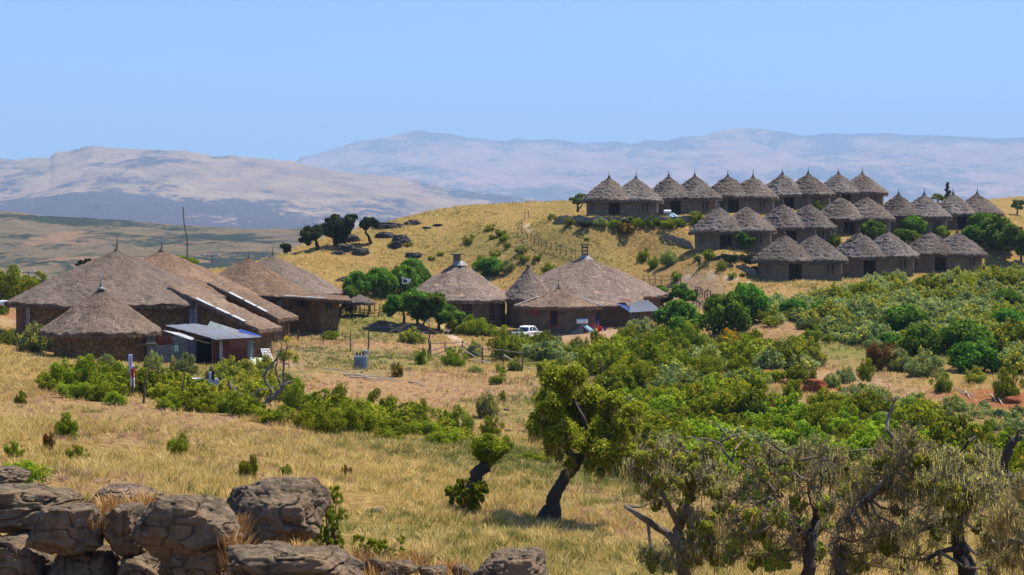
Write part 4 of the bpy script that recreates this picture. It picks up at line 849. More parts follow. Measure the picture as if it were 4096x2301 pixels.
LIST = [(150, 1412, 160, 105, S_), (28, 1378, 62, 52, H_), (30, 1215, 190, 135, H_), (95, 1218, 115, 90, H_), (137, 1152, 95, 55, H_), (12, 1258, 50, 52, H_),
 (290, 1560, 160, 115, Li), (365, 1568, 140, 125, H_), (440, 1572, 150, 115, H_), (235, 1545, 110, 80, H_), (425, 1467, 72, 52, S_), (460, 1620, 95, 52, Li), (300, 1592, 150, 62, Li), (390, 1602, 140, 72, H_), (160, 1545, 42, 40, H_), (505, 1560, 60, 60, H_),
 (615, 1490, 85, 78, S_), (738, 1503, 112, 92, S_), (560, 1545, 60, 42, H_), (620, 1542, 110, 62, H_), (640, 1592, 90, 72, Li), (800, 1577, 92, 55, D_), (920, 1545, 140, 105, Fl), (985, 1522, 110, 80, Fl), (855, 1520, 72, 55, S_), (1060, 1482, 80, 62, Fl), (770, 1600, 110, 40, S_),
 (690, 1642, 125, 62, Li), (800, 1652, 135, 75, H_), (880, 1652, 135, 75, Li), (985, 1668, 135, 95, H_), (1180, 1652, 135, 115, H_), (1262, 1657, 110, 85, Li), (1352, 1668, 100, 105, H_), (1085, 1692, 145, 65, H_), (1150, 1600, 70, 60, S_), (1190, 1590, 60, 80, Fl),
 (1335, 1702, 130, 140, H_), (1405, 1738, 175, 125, Li), (1310, 1745, 150, 95, H_), (1527, 1693, 115, 115, H_), (1480, 1742, 85, 45, H_), (1605, 1747, 100, 65, S_), (1676, 1697, 95, 92, H_), (1700, 1767, 150, 85, Li), (1795, 1747, 130, 115, H_), (1785, 1787, 125, 62, Li), (1870, 1727, 52, 75, S_), (1948, 1672, 90, 95, S_), (1970, 1747, 88, 78, H_), (2022, 1812, 62, 62, H_), (2010, 1602, 28, 42, H_), (2150, 1842, 120, 32, H_), (1988, 1538, 62, 40, H_), (1250, 1720, 150, 60, H_), (1560, 1765, 120, 50, H_), (1240, 1700, 120, 80, Li),
 (267, 1750, 92, 88, H_), (62, 1827, 78, 62, H_), (195, 1802, 50, 72, Ru), (316, 1842, 88, 62, H_), (710, 1827, 92, 82, H_), (985, 1914, 76, 88, H_), (1142, 1907, 60, 46, H_), (60, 1965, 260, 130, Li), (83, 1614, 50, 45, H_), (1385, 1912, 42, 50, Ru),
 (1952, 928, 42, 24, H_), (1875, 976, 42, 26, H_), (1892, 951, 20, 13, H_), (1975, 906, 18, 10, H_), (2008, 941, 48, 22, H_), (1969, 956, 27, 15, H_), (2018, 963, 52, 22, H_), (2028, 996, 32, 26, Li), (2088, 1012, 62, 30, S_), (1925, 1039, 32, 18, H_), (2098, 1046, 52, 24, H_), (2148, 1046, 36, 26, H_), (1980, 1034, 48, 28, H_), (2030, 1092, 58, 52, S_), (1960, 1098, 135, 62, D_), (2192, 1097, 52, 40, H_), (1650, 1090, 85, 50, D_), (1760, 1020, 30, 12, H_), (1580, 985, 50, 18, H_), (1630, 985, 40, 12, H_), (1730, 1040, 30, 14, H_),
 (1430, 1182, 125, 88, D_), (1520, 1192, 155, 108, D_), (1612, 1187, 155, 112, D_), (1675, 1162, 115, 84, D_), (1400, 1212, 85, 62, D_), (1395, 1250, 80, 60, Ru),
 (1830, 1337, 92, 52, H_), (1900, 1342, 115, 72, H_), (1955, 1342, 70, 52, H_), (1650, 1372, 115, 58, Fl), (2018, 1442, 135, 115, H_), (2085, 1422, 62, 92, Fl), (2145, 1382, 50, 45, H_), (2068, 1385, 75, 50, Fl), (2120, 1378, 50, 36, H_), (2215, 1407, 88, 74, H_), (2165, 1442, 92, 92, H_), (2290, 1442, 92, 64, H_), (2375, 1457, 115, 112, H_), (2310, 1392, 62, 42, S_), (1822, 1472, 98, 78, H_), (1682, 1457, 56, 58, H_), (1587, 1507, 52, 52, Go), (1895, 1432, 85, 64, S_), (2005, 1492, 42, 32, H_), (2060, 1482, 62, 48, Fl), (1900, 1492, 62, 30, S_), (2330, 1492, 112, 62, S_), (2412, 1502, 84, 84, H_), (1320, 1358, 70, 32, H_), (1080, 1350, 1, 1, H_),
 (2540, 1552, 200, 115, H_), (2640, 1500, 160, 80, S_), (2702, 1332, 205, 115, D_), (2560, 1362, 150, 86, S_), (2512, 1402, 132, 84, H_), (2602, 1442, 132, 94, H_), (2682, 1452, 162, 134, H_), (2762, 1422, 122, 112, H_), (2240, 1470, 80, 40, Fl), (2440, 1420, 100, 70, H_), (2780, 1500, 150, 90, H_), (2740, 1560, 160, 80, S_), (2470, 1560, 130, 70, S_),
 (2900, 1338, 195, 150, D_), (2992, 1292, 175, 140, D_), (3175, 1272, 128, 68, D_), (3312, 1264, 132, 58, D_), (3620, 1337, 195, 105, D_), (3560, 1332, 105, 64, D_), (3677, 1417, 165, 105, D_), (3552, 1387, 105, 52, D_), (3860, 1422, 225, 125, D_), (3892, 1492, 205, 115, D_), (4030, 1242, 135, 78, D_), (4032, 1327, 145, 84, D_), (3752, 1322, 105, 52, Ol), (2270, 2000, 1, 1, H_),
 (3246, 1377, 82, 68, H_), (3520, 1482, 125, 104, Ru), (3600, 1487, 105, 84, S_), (3700, 1507, 155, 104, S_), (3463, 1525, 68, 78, H_), (3765, 1567, 78, 74, H_), (3900, 1532, 95, 64, Fl), (4035, 1597, 115, 114, H_), (3310, 1372, 48, 34, H_), (3130, 1472, 145, 114, Fl), (3235, 1467, 145, 104, Fl), (2975, 1442, 185, 92, Go), (2932, 1392, 135, 72, Go), (2825, 1537, 155, 94, H_), (2960, 1502, 95, 74, H_), (2852, 1462, 115, 74, S_), (2670, 1567, 135, 84, S_), (3170, 1612, 88, 84, Li), (3035, 1562, 78, 52, H_), (2932, 1602, 115, 64, Li), (3325, 1547, 74, 52, S_), (3382, 1532, 84, 62, S_), (3500, 1642, 175, 94, S_), (3677, 1697, 205, 114, Fl), (3820, 1647, 115, 64, S_), (3998, 1674, 52, 38, Te), (3940, 1639, 58, 38, Te), (4055, 1672, 44, 34, Te), (3945, 1737, 68, 48, H_), (4032, 1754, 54, 42, H_),
 (3290, 1667, 205, 84, H_), (3282, 1737, 185, 104, H_), (3377, 1717, 155, 94, H_), (3420, 1797, 145, 94, H_), (3552, 1707, 105, 54, H_), (3130, 1772, 155, 74, H_), (3010, 1767, 155, 74, H_), (3040, 1707, 95, 84, D_), (2880, 1697, 105, 94, H_), (2776, 1692, 145, 94, H_), (2670, 1662, 155, 94, Li), (2662, 1742, 205, 94, Fl), (2800, 1740, 155, 74, H_), (3800, 1792, 175, 64, H_), (3950, 1822, 135, 74, H_), (2600, 1642, 135, 84, Li), (2520, 1672, 135, 104, Li), (2572, 1727, 155, 114, Li), (2480, 1862, 115, 94, H_), (2900, 1790, 150, 60, Fl), (3200, 1830, 150, 60, H_), (3560, 1790, 150, 70, H_),
 (3235, 964, 128, 62, D_), (3485, 957, 108, 68, D_), (3651, 934, 108, 64, D_), (3608, 964, 88, 44, D_), (3655, 962, 52, 32, H_), (3928, 927, 124, 68, D_), (3890, 967, 84, 58, D_), (3985, 992, 155, 112, D_), (3277, 847, 40, 37, H_), (3332, 987, 52, 47, H_), (3762, 947, 74, 37, H_),
 (2280, 902, 52, 28, H_), (2400, 907, 62, 32, S_), (2450, 914, 62, 32, H_), (2495, 936, 78, 48, Go), (2540, 907, 52, 36, H_), (2575, 907, 32, 32, H_), (2615, 910, 52, 38, H_), (2675, 910, 68, 36, Li), (2725, 904, 42, 26, H_), (2790, 897, 74, 44, H_), (2210, 880, 36, 24, H_), (2340, 908, 60, 26, Ol), (2500, 900, 60, 26, Ol), (2645, 903, 40, 24, Ol),
 (2572, 1052, 48, 52, H_), (2613, 1074, 50, 40, H_), (2675, 1060, 82, 54, S_), (2836, 1040, 54, 38, H_), (2790, 1040, 32, 18, H_), (2890, 1080, 37, 34, H_), (2925, 1117, 34, 24, H_), (2968, 1107, 22, 16, H_), (2708, 1120, 42, 30, H_), (2920, 1047, 80, 30, Ol), (2985, 1047, 70, 30, Ol), (3065, 1002, 54, 28, S_), (2722, 1252, 38, 36, Go), (2480, 1100, 26, 14, H_), (2350, 960, 26, 8, H_)]
for q in LIST:
    if q[2] > 2: bush(*q)

def tree(name, px, py, crowns, kind, trunks, label, group=None, ls=.2, n=4200, bark='bark_brown', Yd=None, th=.16, fl=0, hang=False, seed=0, cat='tree'):
    """crowns: (px,py,rx px,rz px) ; trunks: list of pixel polylines from the ground up"""
    b = hit(px, py) if Yd is None else gz(px, Yd); Y = b[1]; g = random.Random(px + py + seed); ppm = F / Y
    r = empty(name, tuple(b), 0, label, cat, group)
    m = MB()
    for tl in trunks:
        pts = [at(x, y, Y + g.uniform(-.3, .3) * i) - b for i, (x, y) in enumerate(tl)]; pts[0][2] -= .3 if tl is trunks[0] else 0; k = len(pts)
        r0 = th * (1 if tl is trunks[0] else .6)
        P_ = []
        for a, c_ in zip(pts[:-1], pts[1:]):
            for s in range(3): P_.append(a + (c_ - a) * s / 3 + V3(g.uniform(-1, 1), g.uniform(-1, 1), 0) * r0 * .25)
        P_.append(pts[-1]); m.tube(P_, [r0 * (1.25 - .8 * i / len(P_)) for i in range(len(P_))], 9, wob=.12, rnd=g)
    cs = []; rs = []
    for cx, cy, rx, rz_ in crowns:
        c0 = at(cx, cy, Y + g.uniform(-.4, .4) * rx / ppm) - b
        K = max(9, int(18 * rx / 40))
        for i in range(K):
            d = V3(g.gauss(0, 1), g.gauss(0, 1), g.gauss(0, 1)); d /= np.linalg.norm(d); q = g.uniform(.35, .8)
            cs.append(c0 + d * V3(rx, rx, rz_) / ppm * q); s = g.uniform(.2, .4); rs.append((rx / ppm * s, rx / ppm * s, min(rx, rz_) / ppm * s * 1.0))
        # a limb into each crown
        t0 = at(*trunks[0][-1], Y) - b; m.tube([t0, (t0 + c0) / 2 + V3(0, 0, -.1), c0], [th * .5, th * .35, th * .12], 6)
    m.build('trunk', M[bark], r, True)
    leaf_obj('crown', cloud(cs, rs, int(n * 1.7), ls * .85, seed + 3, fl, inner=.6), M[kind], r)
    return r
CT = 'umbrella shaped green trees on the small terrace'
tree('tree', 1616, 1302, [(1600, 1215, 75, 42), (1560, 1240, 40, 28), (1650, 1190, 60, 32)], D_, [[(1616, 1304), (1618, 1270), (1610, 1240)]], 'left umbrella tree with bright green crown on the terrace by the flag', CT, .16, 6500, fl=.01, seed=1)
tree('tree', 1675, 1305, [(1700, 1215, 75, 45), (1740, 1195, 60, 35), (1690, 1255, 60, 35)], D_, [[(1672, 1306), (1668, 1280), (1680, 1250)], [(1690, 1306), (1700, 1280), (1700, 1250)]], 'middle umbrella tree with thin paired trunks on the terrace', CT, .16, 6500, fl=.01, seed=2)
tree('tree', 1756, 1322, [(1790, 1262, 65, 48), (1750, 1240, 60, 42), (1825, 1275, 40, 36)], D_, [[(1756, 1324), (1755, 1290), (1765, 1260)]], 'right umbrella tree of the terrace, reaching toward the lodge doors', CT, .16, 6000, fl=.01, seed=3)
tree('tree', 2655, 1238, [(2650, 1175, 48, 34), (2640, 1200, 30, 24)], D_, [[(2655, 1240), (2652, 1222), (2645, 1205)], [(2655, 1238), (2668, 1215), (2672, 1195)]], 'forked green tree touching the right eave of the biggest central lodge', None, .16, 3800, seed=4)
tree('tree', 2738, 1240, [(2735, 1170, 52, 36), (2765, 1185, 34, 26), (2705, 1165, 36, 30)], D_, [[(2722, 1242), (2724, 1220), (2730, 1190)]], 'round green tree between the biggest lodge and the hill fence', None, .16, 4600, seed=5)
tree('tree', 2983, 1010, [(2983, 965, 50, 34), (2965, 945, 28, 20)], D_, [[(2983, 1012), (2982, 1000), (2983, 985)]], 'round green tree in front of the first middle row hut', None, .17, 4500, seed=6)
tree('tree', 2312, 838, [(2312, 800, 38, 22), (2330, 790, 26, 16)], 'silver', [[(2312, 840), (2311, 825), (2310, 812)], [(2312, 838), (2325, 825), (2335, 805)]], 'small spreading tree on the skyline left of the first upper hut', None, .16, 2600, seed=7, Yd=234)
tree('tree', 3750, 822, [(3745, 790, 32, 14), (3765, 795, 20, 10)], 'silver', [[(3750, 830), (3752, 812), (3750, 800)]], 'pale flat topped tree behind the last middle row huts', None, .17, 1800, seed=8, Yd=280)
tree('tree', 4068, 860, [(4070, 818, 28, 22), (4085, 808, 18, 12)], 'silver', [[(4068, 862), (4070, 845), (4069, 825)]], 'thin pale tree on the grassy ridge at the right edge', None, .2, 1800, seed=9)
tree('tree', 4020, 1040, [(4020, 945, 60, 45), (4060, 930, 50, 40), (4035, 985, 40, 30), (4085, 980, 40, 50)], D_, [[(4019, 1042), (4021, 1010), (4024, 970)]], 'tall green tree with bare trunk at the right edge beside the lower huts', None, .19, 6500, fl=.02, seed=10)
tree('tree', 4090, 1050, [(4100, 980, 45, 45)], D_, [[(4085, 1052), (4086, 1015), (4095, 985)]], 'green tree cut by the right edge, behind the tall bare trunk', None, .19, 2600, seed=11)
HT = 'dark trees on the left brow of the grassy hill'
tree('tree', 1275, 1000, [(1247, 935, 45, 36), (1225, 955, 30, 26), (1275, 925, 35, 28)], Ol, [[(1275, 1002), (1268, 980), (1262, 960)]], 'left one of the large dark trees on the hill brow', HT, .22, 4800, bark='bark', th=.3, seed=12)
tree('tree', 1345, 985, [(1340, 900, 50, 42), (1310, 925, 36, 34), (1375, 915, 40, 36), (1400, 885, 36, 30), (1355, 950, 38, 26)], Ol, [[(1345, 990), (1340, 965), (1345, 940)], [(1378, 975), (1380, 950), (1378, 925)]], 'widest dark tree in the middle of the hill brow group', HT, .22, 9500, bark='bark', th=.34, seed=13)
tree('tree', 1487, 975, [(1478, 885, 38, 24), (1455, 905, 26, 18), (1500, 900, 26, 18)], Ol, [[(1487, 977), (1475, 950), (1462, 930), (1470, 905)]], 'leaning dark tree with a bare slanting trunk, right of the hill brow group', HT, .2, 4300, bark='bark', th=.2, seed=14)
tree('tree', 1146, 1030, [(1144, 992, 26, 22)], Ol, [[(1141, 1033), (1142, 1015), (1146, 1000)]], 'small lone tree at the foot of the hill, left of the dark group', None, .2, 2000, bark='bark', th=.13, seed=15, Yd=228)
tree('tree', 745, 1075, [(735, 1040, 34, 22), (770, 1050, 30, 20)], H_, [[(745, 1080), (745, 1060), (748, 1045)]], 'dark green treetop showing behind the second lodge roof', None, .18, 2400, bark='bark', seed=16, Yd=188)
tree('tree', 333, 1075, [(320, 1058, 20, 16), (350, 1048, 20, 14)], Ol, [[(333, 1085), (333, 1070), (335, 1058)]], 'small dark treetop over the left slope of the largest roof', None, .16, 1500, bark='bark', seed=17, Yd=180)
# conifer
b = gz(3787, 285); r = empty('conifer', tuple(b), 0, 'thin dark grey conifer standing against the mountain behind the middle row', 'tree'); zt = at(3787, 728, 285)[2] - b[2]; z0c = at(3787, 800, 285)[2] - b[2]
MB().tube([(0, 0, -.3), (0, 0, zt * .6), (.05, 0, zt)], [.14, .08, .02], 7).build('trunk', M['bark'], r)
g = random.Random(5); cs = []; rs = []
for i in range(26):
    t = i / 25; h = z0c - .6 + (zt - z0c + .4) * t; a = g.uniform(0, 6.28); q = (1 - t) ** .8 * .75 * g.uniform(.4, 1.1); cs.append((q * math.cos(a), q * math.sin(a), h)); rs.append((.25 + .25 * (1 - t), .25 + .25 * (1 - t), .16))
leaf_obj('crown', cloud(cs, rs, 1500, .13, 4, inner=.8), M['olive'], r)
# ---------------------------------------------------------------- near trees
def strands(pts, n, ln, seed, w=.012):
    """hanging lichen: narrow drooping triangles below the given points"""
    g = np.random.default_rng(seed); pts = np.asarray(pts); k = g.integers(0, len(pts), n)
    p = pts[k] + g.normal(0, .06, (n, 3)) * [1, 1, .5]; L = ln * g.uniform(.2, 1., n)[:, None] * g.uniform(.4, 1, len(pts))[k][:, None]
    a = g.uniform(0, 6.28, n); t = np.stack([np.cos(a), np.sin(a), 0 * a], 1) * (w * g.uniform(.5, 1.6, n))[:, None]
    q = p + np.array([0, 0, -1]) * L * .55 + g.normal(0, .02, (n, 3)); e = p + np.array([0, 0, -1]) * L + g.normal(0, .04, (n, 3))
    V = np.stack([p - t * .6, p + t * .6, q + t, e + t * .15, e - t * .15, q - t], 1).reshape(-1, 3)
    b = np.arange(n)[:, None] * 6; Fq = np.concatenate([b + [0, 1, 2, 5], b + [5, 2, 3, 4]], 0)
    T = np.repeat(np.clip(g.normal(.5, .22, n), 0, 1), 6); return V, Fq, T, T * 0
def grow(m, p, d, L, r, dep, g, tips, spread=.8, up=.15, kink=.35, mn=.012):
    n = 4; P = [p]; dd = V3(*d)
    for i in range(n):
        dd = dd + V3(g.gauss(0, kink), g.gauss(0, kink), g.gauss(0, kink) + up) * .55; dd /= np.linalg.norm(dd); P.append(P[-1] + dd * L / n)
        tips.append((P[-1], dep))
    m.tube(P, [max(mn * .5, r * (1 - .55 * i / n)) for i in range(n + 1)], 7 if r > .05 else 4, False, wob=.15 if r > .04 else 0, rnd=g)
    if dep <= 0 or r < mn * .6: return
    for k in range(g.choice([2, 3, 3])):
        i = g.choice([2, 3, 4, 4]); nd = dd + V3(g.gauss(0, spread), g.gauss(0, spread), g.gauss(0, spread * .6) + up); nd /= np.linalg.norm(nd)
        grow(m, P[i], nd, L * g.uniform(.55, .85), r * .58, dep - 1, g, tips, spread, up, kink, mn)
def path(m, tl, Y0, b, rads, g, dy=.35, n=9):
    pts = [at(x, y, Y0 + g.uniform(-dy, dy) * (1 if i else 0)) - b for i, (x, y) in enumerate(tl)]; P_ = []; R = []
    for j, (a, c_) in enumerate(zip(pts[:-1], pts[1:])):
        for s in range(4): P_.append(a + (c_ - a) * s / 4 + V3(g.gauss(0, 1), g.gauss(0, 1), 0) * rads[j] * .16); R.append(rads[j] + (rads[j + 1] - rads[j]) * s / 4)
    P_.append(pts[-1]); R.append(rads[-1]); m.tube(P_, R, n, wob=.13, rnd=g); return P_
def z2(x, y): return (1300 + x / 1.806, 1500 + y / 1.806)
def z3(x, y): return (2500 + x / 1.614, 1550 + y / 1.614)
# leaning green tree in the middle
b = hit(2191, 2085); g = random.Random(3); Y = b[1]; T1 = empty('heath_tree', tuple(b), 0, 'leaning tree with twisted black trunk and green mossy crown, centre foreground', 'tree')
m = MB(); pm = F / Y
trk = path(m, [z2(1625, 1075), z2(1650, 930), z2(1665, 850), z2(1725, 760), z2(1790, 680), z2(1840, 610)], Y, b, [.31, .22, .205, .185, .165, .15], g, .2, 14)
m.tube([V3(-.45, -.1, -.25), V3(-.2, 0, .05), V3(.05, 0, .4)], [.1, .2, .2], 8); m.tube([V3(.4, -.2, -.25), V3(.25, 0, .1), V3(.1, 0, .5)], [.1, .18, .2], 8)
for tl, rd in (([z2(1835, 615), z2(1765, 560), z2(1710, 480), z2(1690, 340), z2(1670, 200), z2(1650, 40), z2(1590, -70)], [.15, .12, .09, .07, .05, .035, .02]), ([z2(1840, 605), z2(1880, 520), z2(1900, 420), z2(1860, 300), z2(1800, 180), z2(1810, 60)], [.14, .10, .075, .055, .035, .02]),
               ([z2(1885, 520), z2(1990, 470), z2(2070, 430), z2(2150, 350)], [.11, .09, .06, .03]), ([z2(1700, 440), z2(1640, 400), z2(1580, 400)], [.08, .05, .03]), ([z2(1885, 500), z2(1990, 560), z2(2060, 600)], [.07, .05, .03]), ([z2(1990, 200), z2(2055, 165)], [.05, .035]), ([z2(1690, 300), z2(1610, 250), z2(1560, 270)], [.06, .04, .02])): path(m, tl, Y, b, rd, g, .5)
m.build('trunk', M['bark'], T1, True)
CL = [(1680, 40, 95), (1600, -30, 55), (1740, 120, 80), (1820, 25, 72), (1600, 160, 75), (1640, 250, 80), (1560, 290, 82), (1500, 390, 50), (1570, 400, 75), (1700, 340, 110), (1850, 130, 95), (1930, 210, 105), (1790, 240, 90), (1770, 430, 90), (1850, 360, 90), (2040, 250, 88), (2130, 310, 88), (2200, 270, 50), (1990, 400, 95), (2110, 430, 82), (2180, 450, 50), (2010, 560, 90), (1930, 500, 80), (1650, 460, 62), (1620, 530, 40), (1770, 640, 42), (2140, 560, 60), (2050, 640, 50), (1920, 650, 48), (1990, 700, 36), (1690, 560, 35), (1560, -60, 30), (2150, 640, 40), (2230, 350, 60), (2190, 520, 60), (2240, 240, 50), (2100, 180, 60)]
cs = []; rs = []
for x, y, r in CL:
    c0 = at(*z2(x, y), Y + g.uniform(-1.1, 1.1)) - b; rw = r / 1.806 / pm
    for i in range(10):
        d = V3(g.gauss(0, 1), g.gauss(0, 1), g.gauss(0, 1)); d /= np.linalg.norm(d); cs.append(c0 + d * rw * g.uniform(.3, 1.0)); s = g.uniform(.24, .6) * rw; rs.append((s, s, s))
leaf_obj('crown', [cloud(cs, rs, 90000, .048, 7, .0, inner=.85), cloud(cs, np.array(rs) * 1.75, 45000, .042, 17, .0, inner=.7), cloud(cs, rs, 150, .07, 8, 1., inner=.1)], leafmat('leaf_tree_green', (.08, .11, .01), (.28, .35, .03), (.52, .58, .08), .55, (.7, .5, .03)), T1)
low = [c for c in cs if g.random() < .55]; leaf_obj('hanging_lichen', strands(low, 2400, .6, 3, .012), M['lichen'], T1)
# little leaning stump tree with a tuft
b = hit(1890, 2035); Y = b[1]; pm = F / Y; g = random.Random(8); T2 = empty('stunted_tree', tuple(b), 0, 'short leaning black stump topped by a round green tuft, left of the big leaning tree', 'tree'); m = MB()
path(m, [z2(1040, 900), z2(1070, 790), z2(1115, 700), z2(1180, 630)], Y, b, [.2, .2, .21, .2], g, .1, 12); path(m, [z2(1170, 650), z2(1190, 600), z2(1200, 540)], Y, b, [.14, .07, .03], g, .1); path(m, [z2(1060, 760), z2(1040, 745)], Y, b, [.07, .03], g, .1); m.build('trunk', M['bark'], T2, True)
cs = []; rs = []
for x, y, r in [(1150, 540, 60), (1210, 510, 60), (1250, 560, 48), (1130, 590, 42), (1200, 600, 50), (1180, 480, 40), (1290, 540, 30)]:
    for i in range(5): cs.append(at(*z2(x + g.uniform(-.5, .5) * r, y + g.uniform(-.5, .5) * r), Y + g.uniform(-.5, .5)) - b); s = r / 1.806 / pm * g.uniform(.45, 1.1); rs.append(s)
leaf_obj('crown', [cloud(cs, rs, 16000, .042, 2, inner=.8), cloud(cs, np.array(rs) * 1.5, 9000, .038, 12, inner=.7)], M['heath'], T2)
def airy(px, py, clumps, ls, n, mat, label, zf, seed, name='shrub', stems=9, cat='shrub', fl=0, flat=.0):
    b = hit(px, py); Y = b[1]; pm = F / Y; g = random.Random(seed); r = empty(name, tuple(b), 0, label, cat); cs = []; rs = []; m = MB()
    for x, y, q in clumps:
        X_, Y_ = zf(x, y)
        for i in range(16):
            c = at(X_ + g.uniform(-.9, .9) * q / 1.8, Y_ + g.uniform(-.9, .9) * q / 1.8, Y + g.uniform(-.4, .4)) - b; cs.append(c); s = q / 1.8 / pm * g.uniform(.16, .36); rs.append((s, s, s * 1.2))
            if i < 3: m.tube([V3(g.uniform(-.1, .1), g.uniform(-.1, .1), -.1), c * .5 + V3(0, 0, -.05 * np.linalg.norm(c)), c], [.022, .014, .006], 4, False)
    m.build('stems', M['bark_brown'], r); leaf_obj('foliage', cloud(cs, rs, int(n * 1.8), ls, seed, fl, inner=.9), mat, r); return r
airy(1890, 2060, [(960, 870, 70), (1040, 880, 80), (1110, 850, 60), (1060, 960, 60), (990, 800, 45), (1040, 1010, 40), (900, 850, 40), (1130, 800, 30)], .045, 8500, M['heath'], 'dense green bush at the foot of the leaning stump', z2, 21)
z1 = lambda x, y: (x / 1.806, 1500 + y / 1.806)
airy(1315, 2215, [(2400, 850, 50), (2380, 960, 60), (2440, 900, 40), (2340, 1040, 60), (2420, 1060, 60), (2320, 1150, 60), (2400, 1170, 70), (2470, 1000, 40), (2350, 900, 40), (2300, 1230, 45), (2450, 1220, 40)], .022, 8500, M['lime'], 'tall airy bright green bush right of the biggest boulder', z1, 22)
airy(1475, 2240, [(250, 1200, 45), (330, 1230, 50), (400, 1230, 50), (300, 1300, 55), (470, 1290, 45), (550, 1190, 30), (540, 1280, 40), (600, 1300, 30), (370, 1310, 40), (230, 1270, 25)], .02, 6500, M['lime'], 'low bright green bush behind the small stones in front', z2, 23)
airy(1725, 2268, [(740, 1340, 35), (820, 1350, 35), (780, 1375, 30), (860, 1360, 20)], .02, 2000, M['lime'], 'smallest bright green bush left of the front right boulder', z2, 24)

# lichen hung trees along the lower right
M['crown_moss'] = leafmat('leaf_mossy', (.12, .14, .015), (.33, .37, .05), (.56, .60, .12), .35, (.85, .45, .02))
def mossy(px, py, Yd, main, clumps, twigs, label, seed, lich=9000, leaf=6000, tw=12, green=.5, spread=.9):
    x0 = (px - 2048) / F * Yd; b = V3(x0, Yd, hz(x0, Yd)); g = random.Random(seed); pm = F / Yd; m2 = MB()
    r = empty('lichen_tree', tuple(b), 0, label, 'tree', 'lichen hung trees in the lower right'); m = MB(); tips = []
    for tl, rd in main:
        P = path(m, [z3(*q) for q in tl], Yd, b, [w * .74 for w in rd], g, .5, 10); tips += [(p, 3) for p in P[len(P) // 2:]]
    m.tube([V3(0, 0, -.4), at(*z3(*main[0][0][0]), Yd) - b], [main[0][1][0] * 1.25, main[0][1][0]], 10)
    pts = [p for p, _ in tips]; cen = []
    for x, y, q in clumps:
        c = at(*z3(x, y), Yd + g.uniform(-1.2, 1.2)) - b; cen.append((c, q / 1.614 / pm))
        s = min(pts, key=lambda p: np.linalg.norm(p - c)); d = c - s; L = np.linalg.norm(d)
        if L > .2: m2.tube([s, s + d * .5 + V3(g.gauss(0, .12), g.gauss(0, .12), -.1), c], [.045, .032, .018], 5, False, wob=.1, rnd=g)
        tt = []
        for k in range(tw):
            d = V3(g.gauss(0, 1), g.gauss(0, 1), g.gauss(0, .7) + .35); d /= np.linalg.norm(d)
            grow(m2, c, d, q / 1.614 / pm * g.uniform(.6, 1.3), .019, 2, g, tt, spread, .08, .5, .008)
        tips += tt
    for tl, rd in twigs: P = path(m, [z3(*q) for q in tl], Yd, b, [w * .7 for w in rd], g, .3, 7); tips += [(p, 1) for p in P]
    m.build('trunk', M['bark_grey'] if seed % 2 else M['bark'], r); m2.build('twigs', M['twig'], r)
    tp = np.array([t for t, _ in tips]); leaf_obj('hanging_lichen', [strands(tp, int(lich * .30), .38, seed, .010), cloud(tp[g.sample(range(len(tp)), min(len(tp), 1600))], np.full(min(len(tp), 1600), .07), int(lich * .7), .02, seed, inner=.9)], M['lichen'], r)
    cs = []; rs = []
    for c, q in cen:
        if g.random() < green:
            for i in range(8): d = V3(g.gauss(0, 1), g.gauss(0, 1), g.gauss(0, 1)); d /= np.linalg.norm(d); cs.append(c + d * q * g.uniform(.3, .95)); rs.append(q * g.uniform(.22, .5))
    if cs: leaf_obj('crown', [cloud(cs, rs, int(leaf * 5.2), .034, seed, 0, inner=.9), cloud(cs, rs, 220, .05, seed + 1, 9., inner=.1, up=1)], M['crown_moss'], r)
    return r
mossy(2730, 2330, 36, [([(400, 1300), (370, 1150), (345, 1000), (350, 900), (400, 760)], [.22, .2, .17, .14, .1]), ([(345, 1010), (250, 930), (110, 840), (0, 765)], [.15, .12, .09, .06]), ([(350, 900), (280, 760), (200, 600)], [.11, .08, .05]), ([(380, 800), (480, 600), (560, 480)], [.1, .07, .04])],
      [(110, 480, 90), (200, 420, 90), (300, 480, 100), (160, 600, 90), (300, 620, 90), (420, 520, 100), (520, 470, 90), (620, 560, 80), (430, 660, 90), (560, 640, 80), (230, 720, 70), (380, 760, 70), (90, 560, 60), (460, 860, 80), (540, 900, 80), (640, 820, 80), (440, 980, 70), (330, 380, 60), (140, 700, 45), (590, 1120, 80), (440, 1120, 70), (270, 1150, 50), (520, 1020, 80), (350, 1050, 60), (160, 1130, 60), (640, 1000, 70), (620, 680, 70)],
      [([(700, 480), (640, 420), (620, 370), (540, 335), (390, 320)], [.06, .05, .04, .03, .015]), ([(600, 360), (680, 320), (770, 285)], [.04, .03, .012]), ([(620, 340), (640, 290), (600, 240), (545, 225)], [.035, .03, .02, .01]), ([(690, 460), (710, 400), (765, 340)], [.05, .03, .012])], 'lichen hung tree with a long bare branch reaching left, leftmost of the lichen trees', 31, green=.95, leaf=15000)
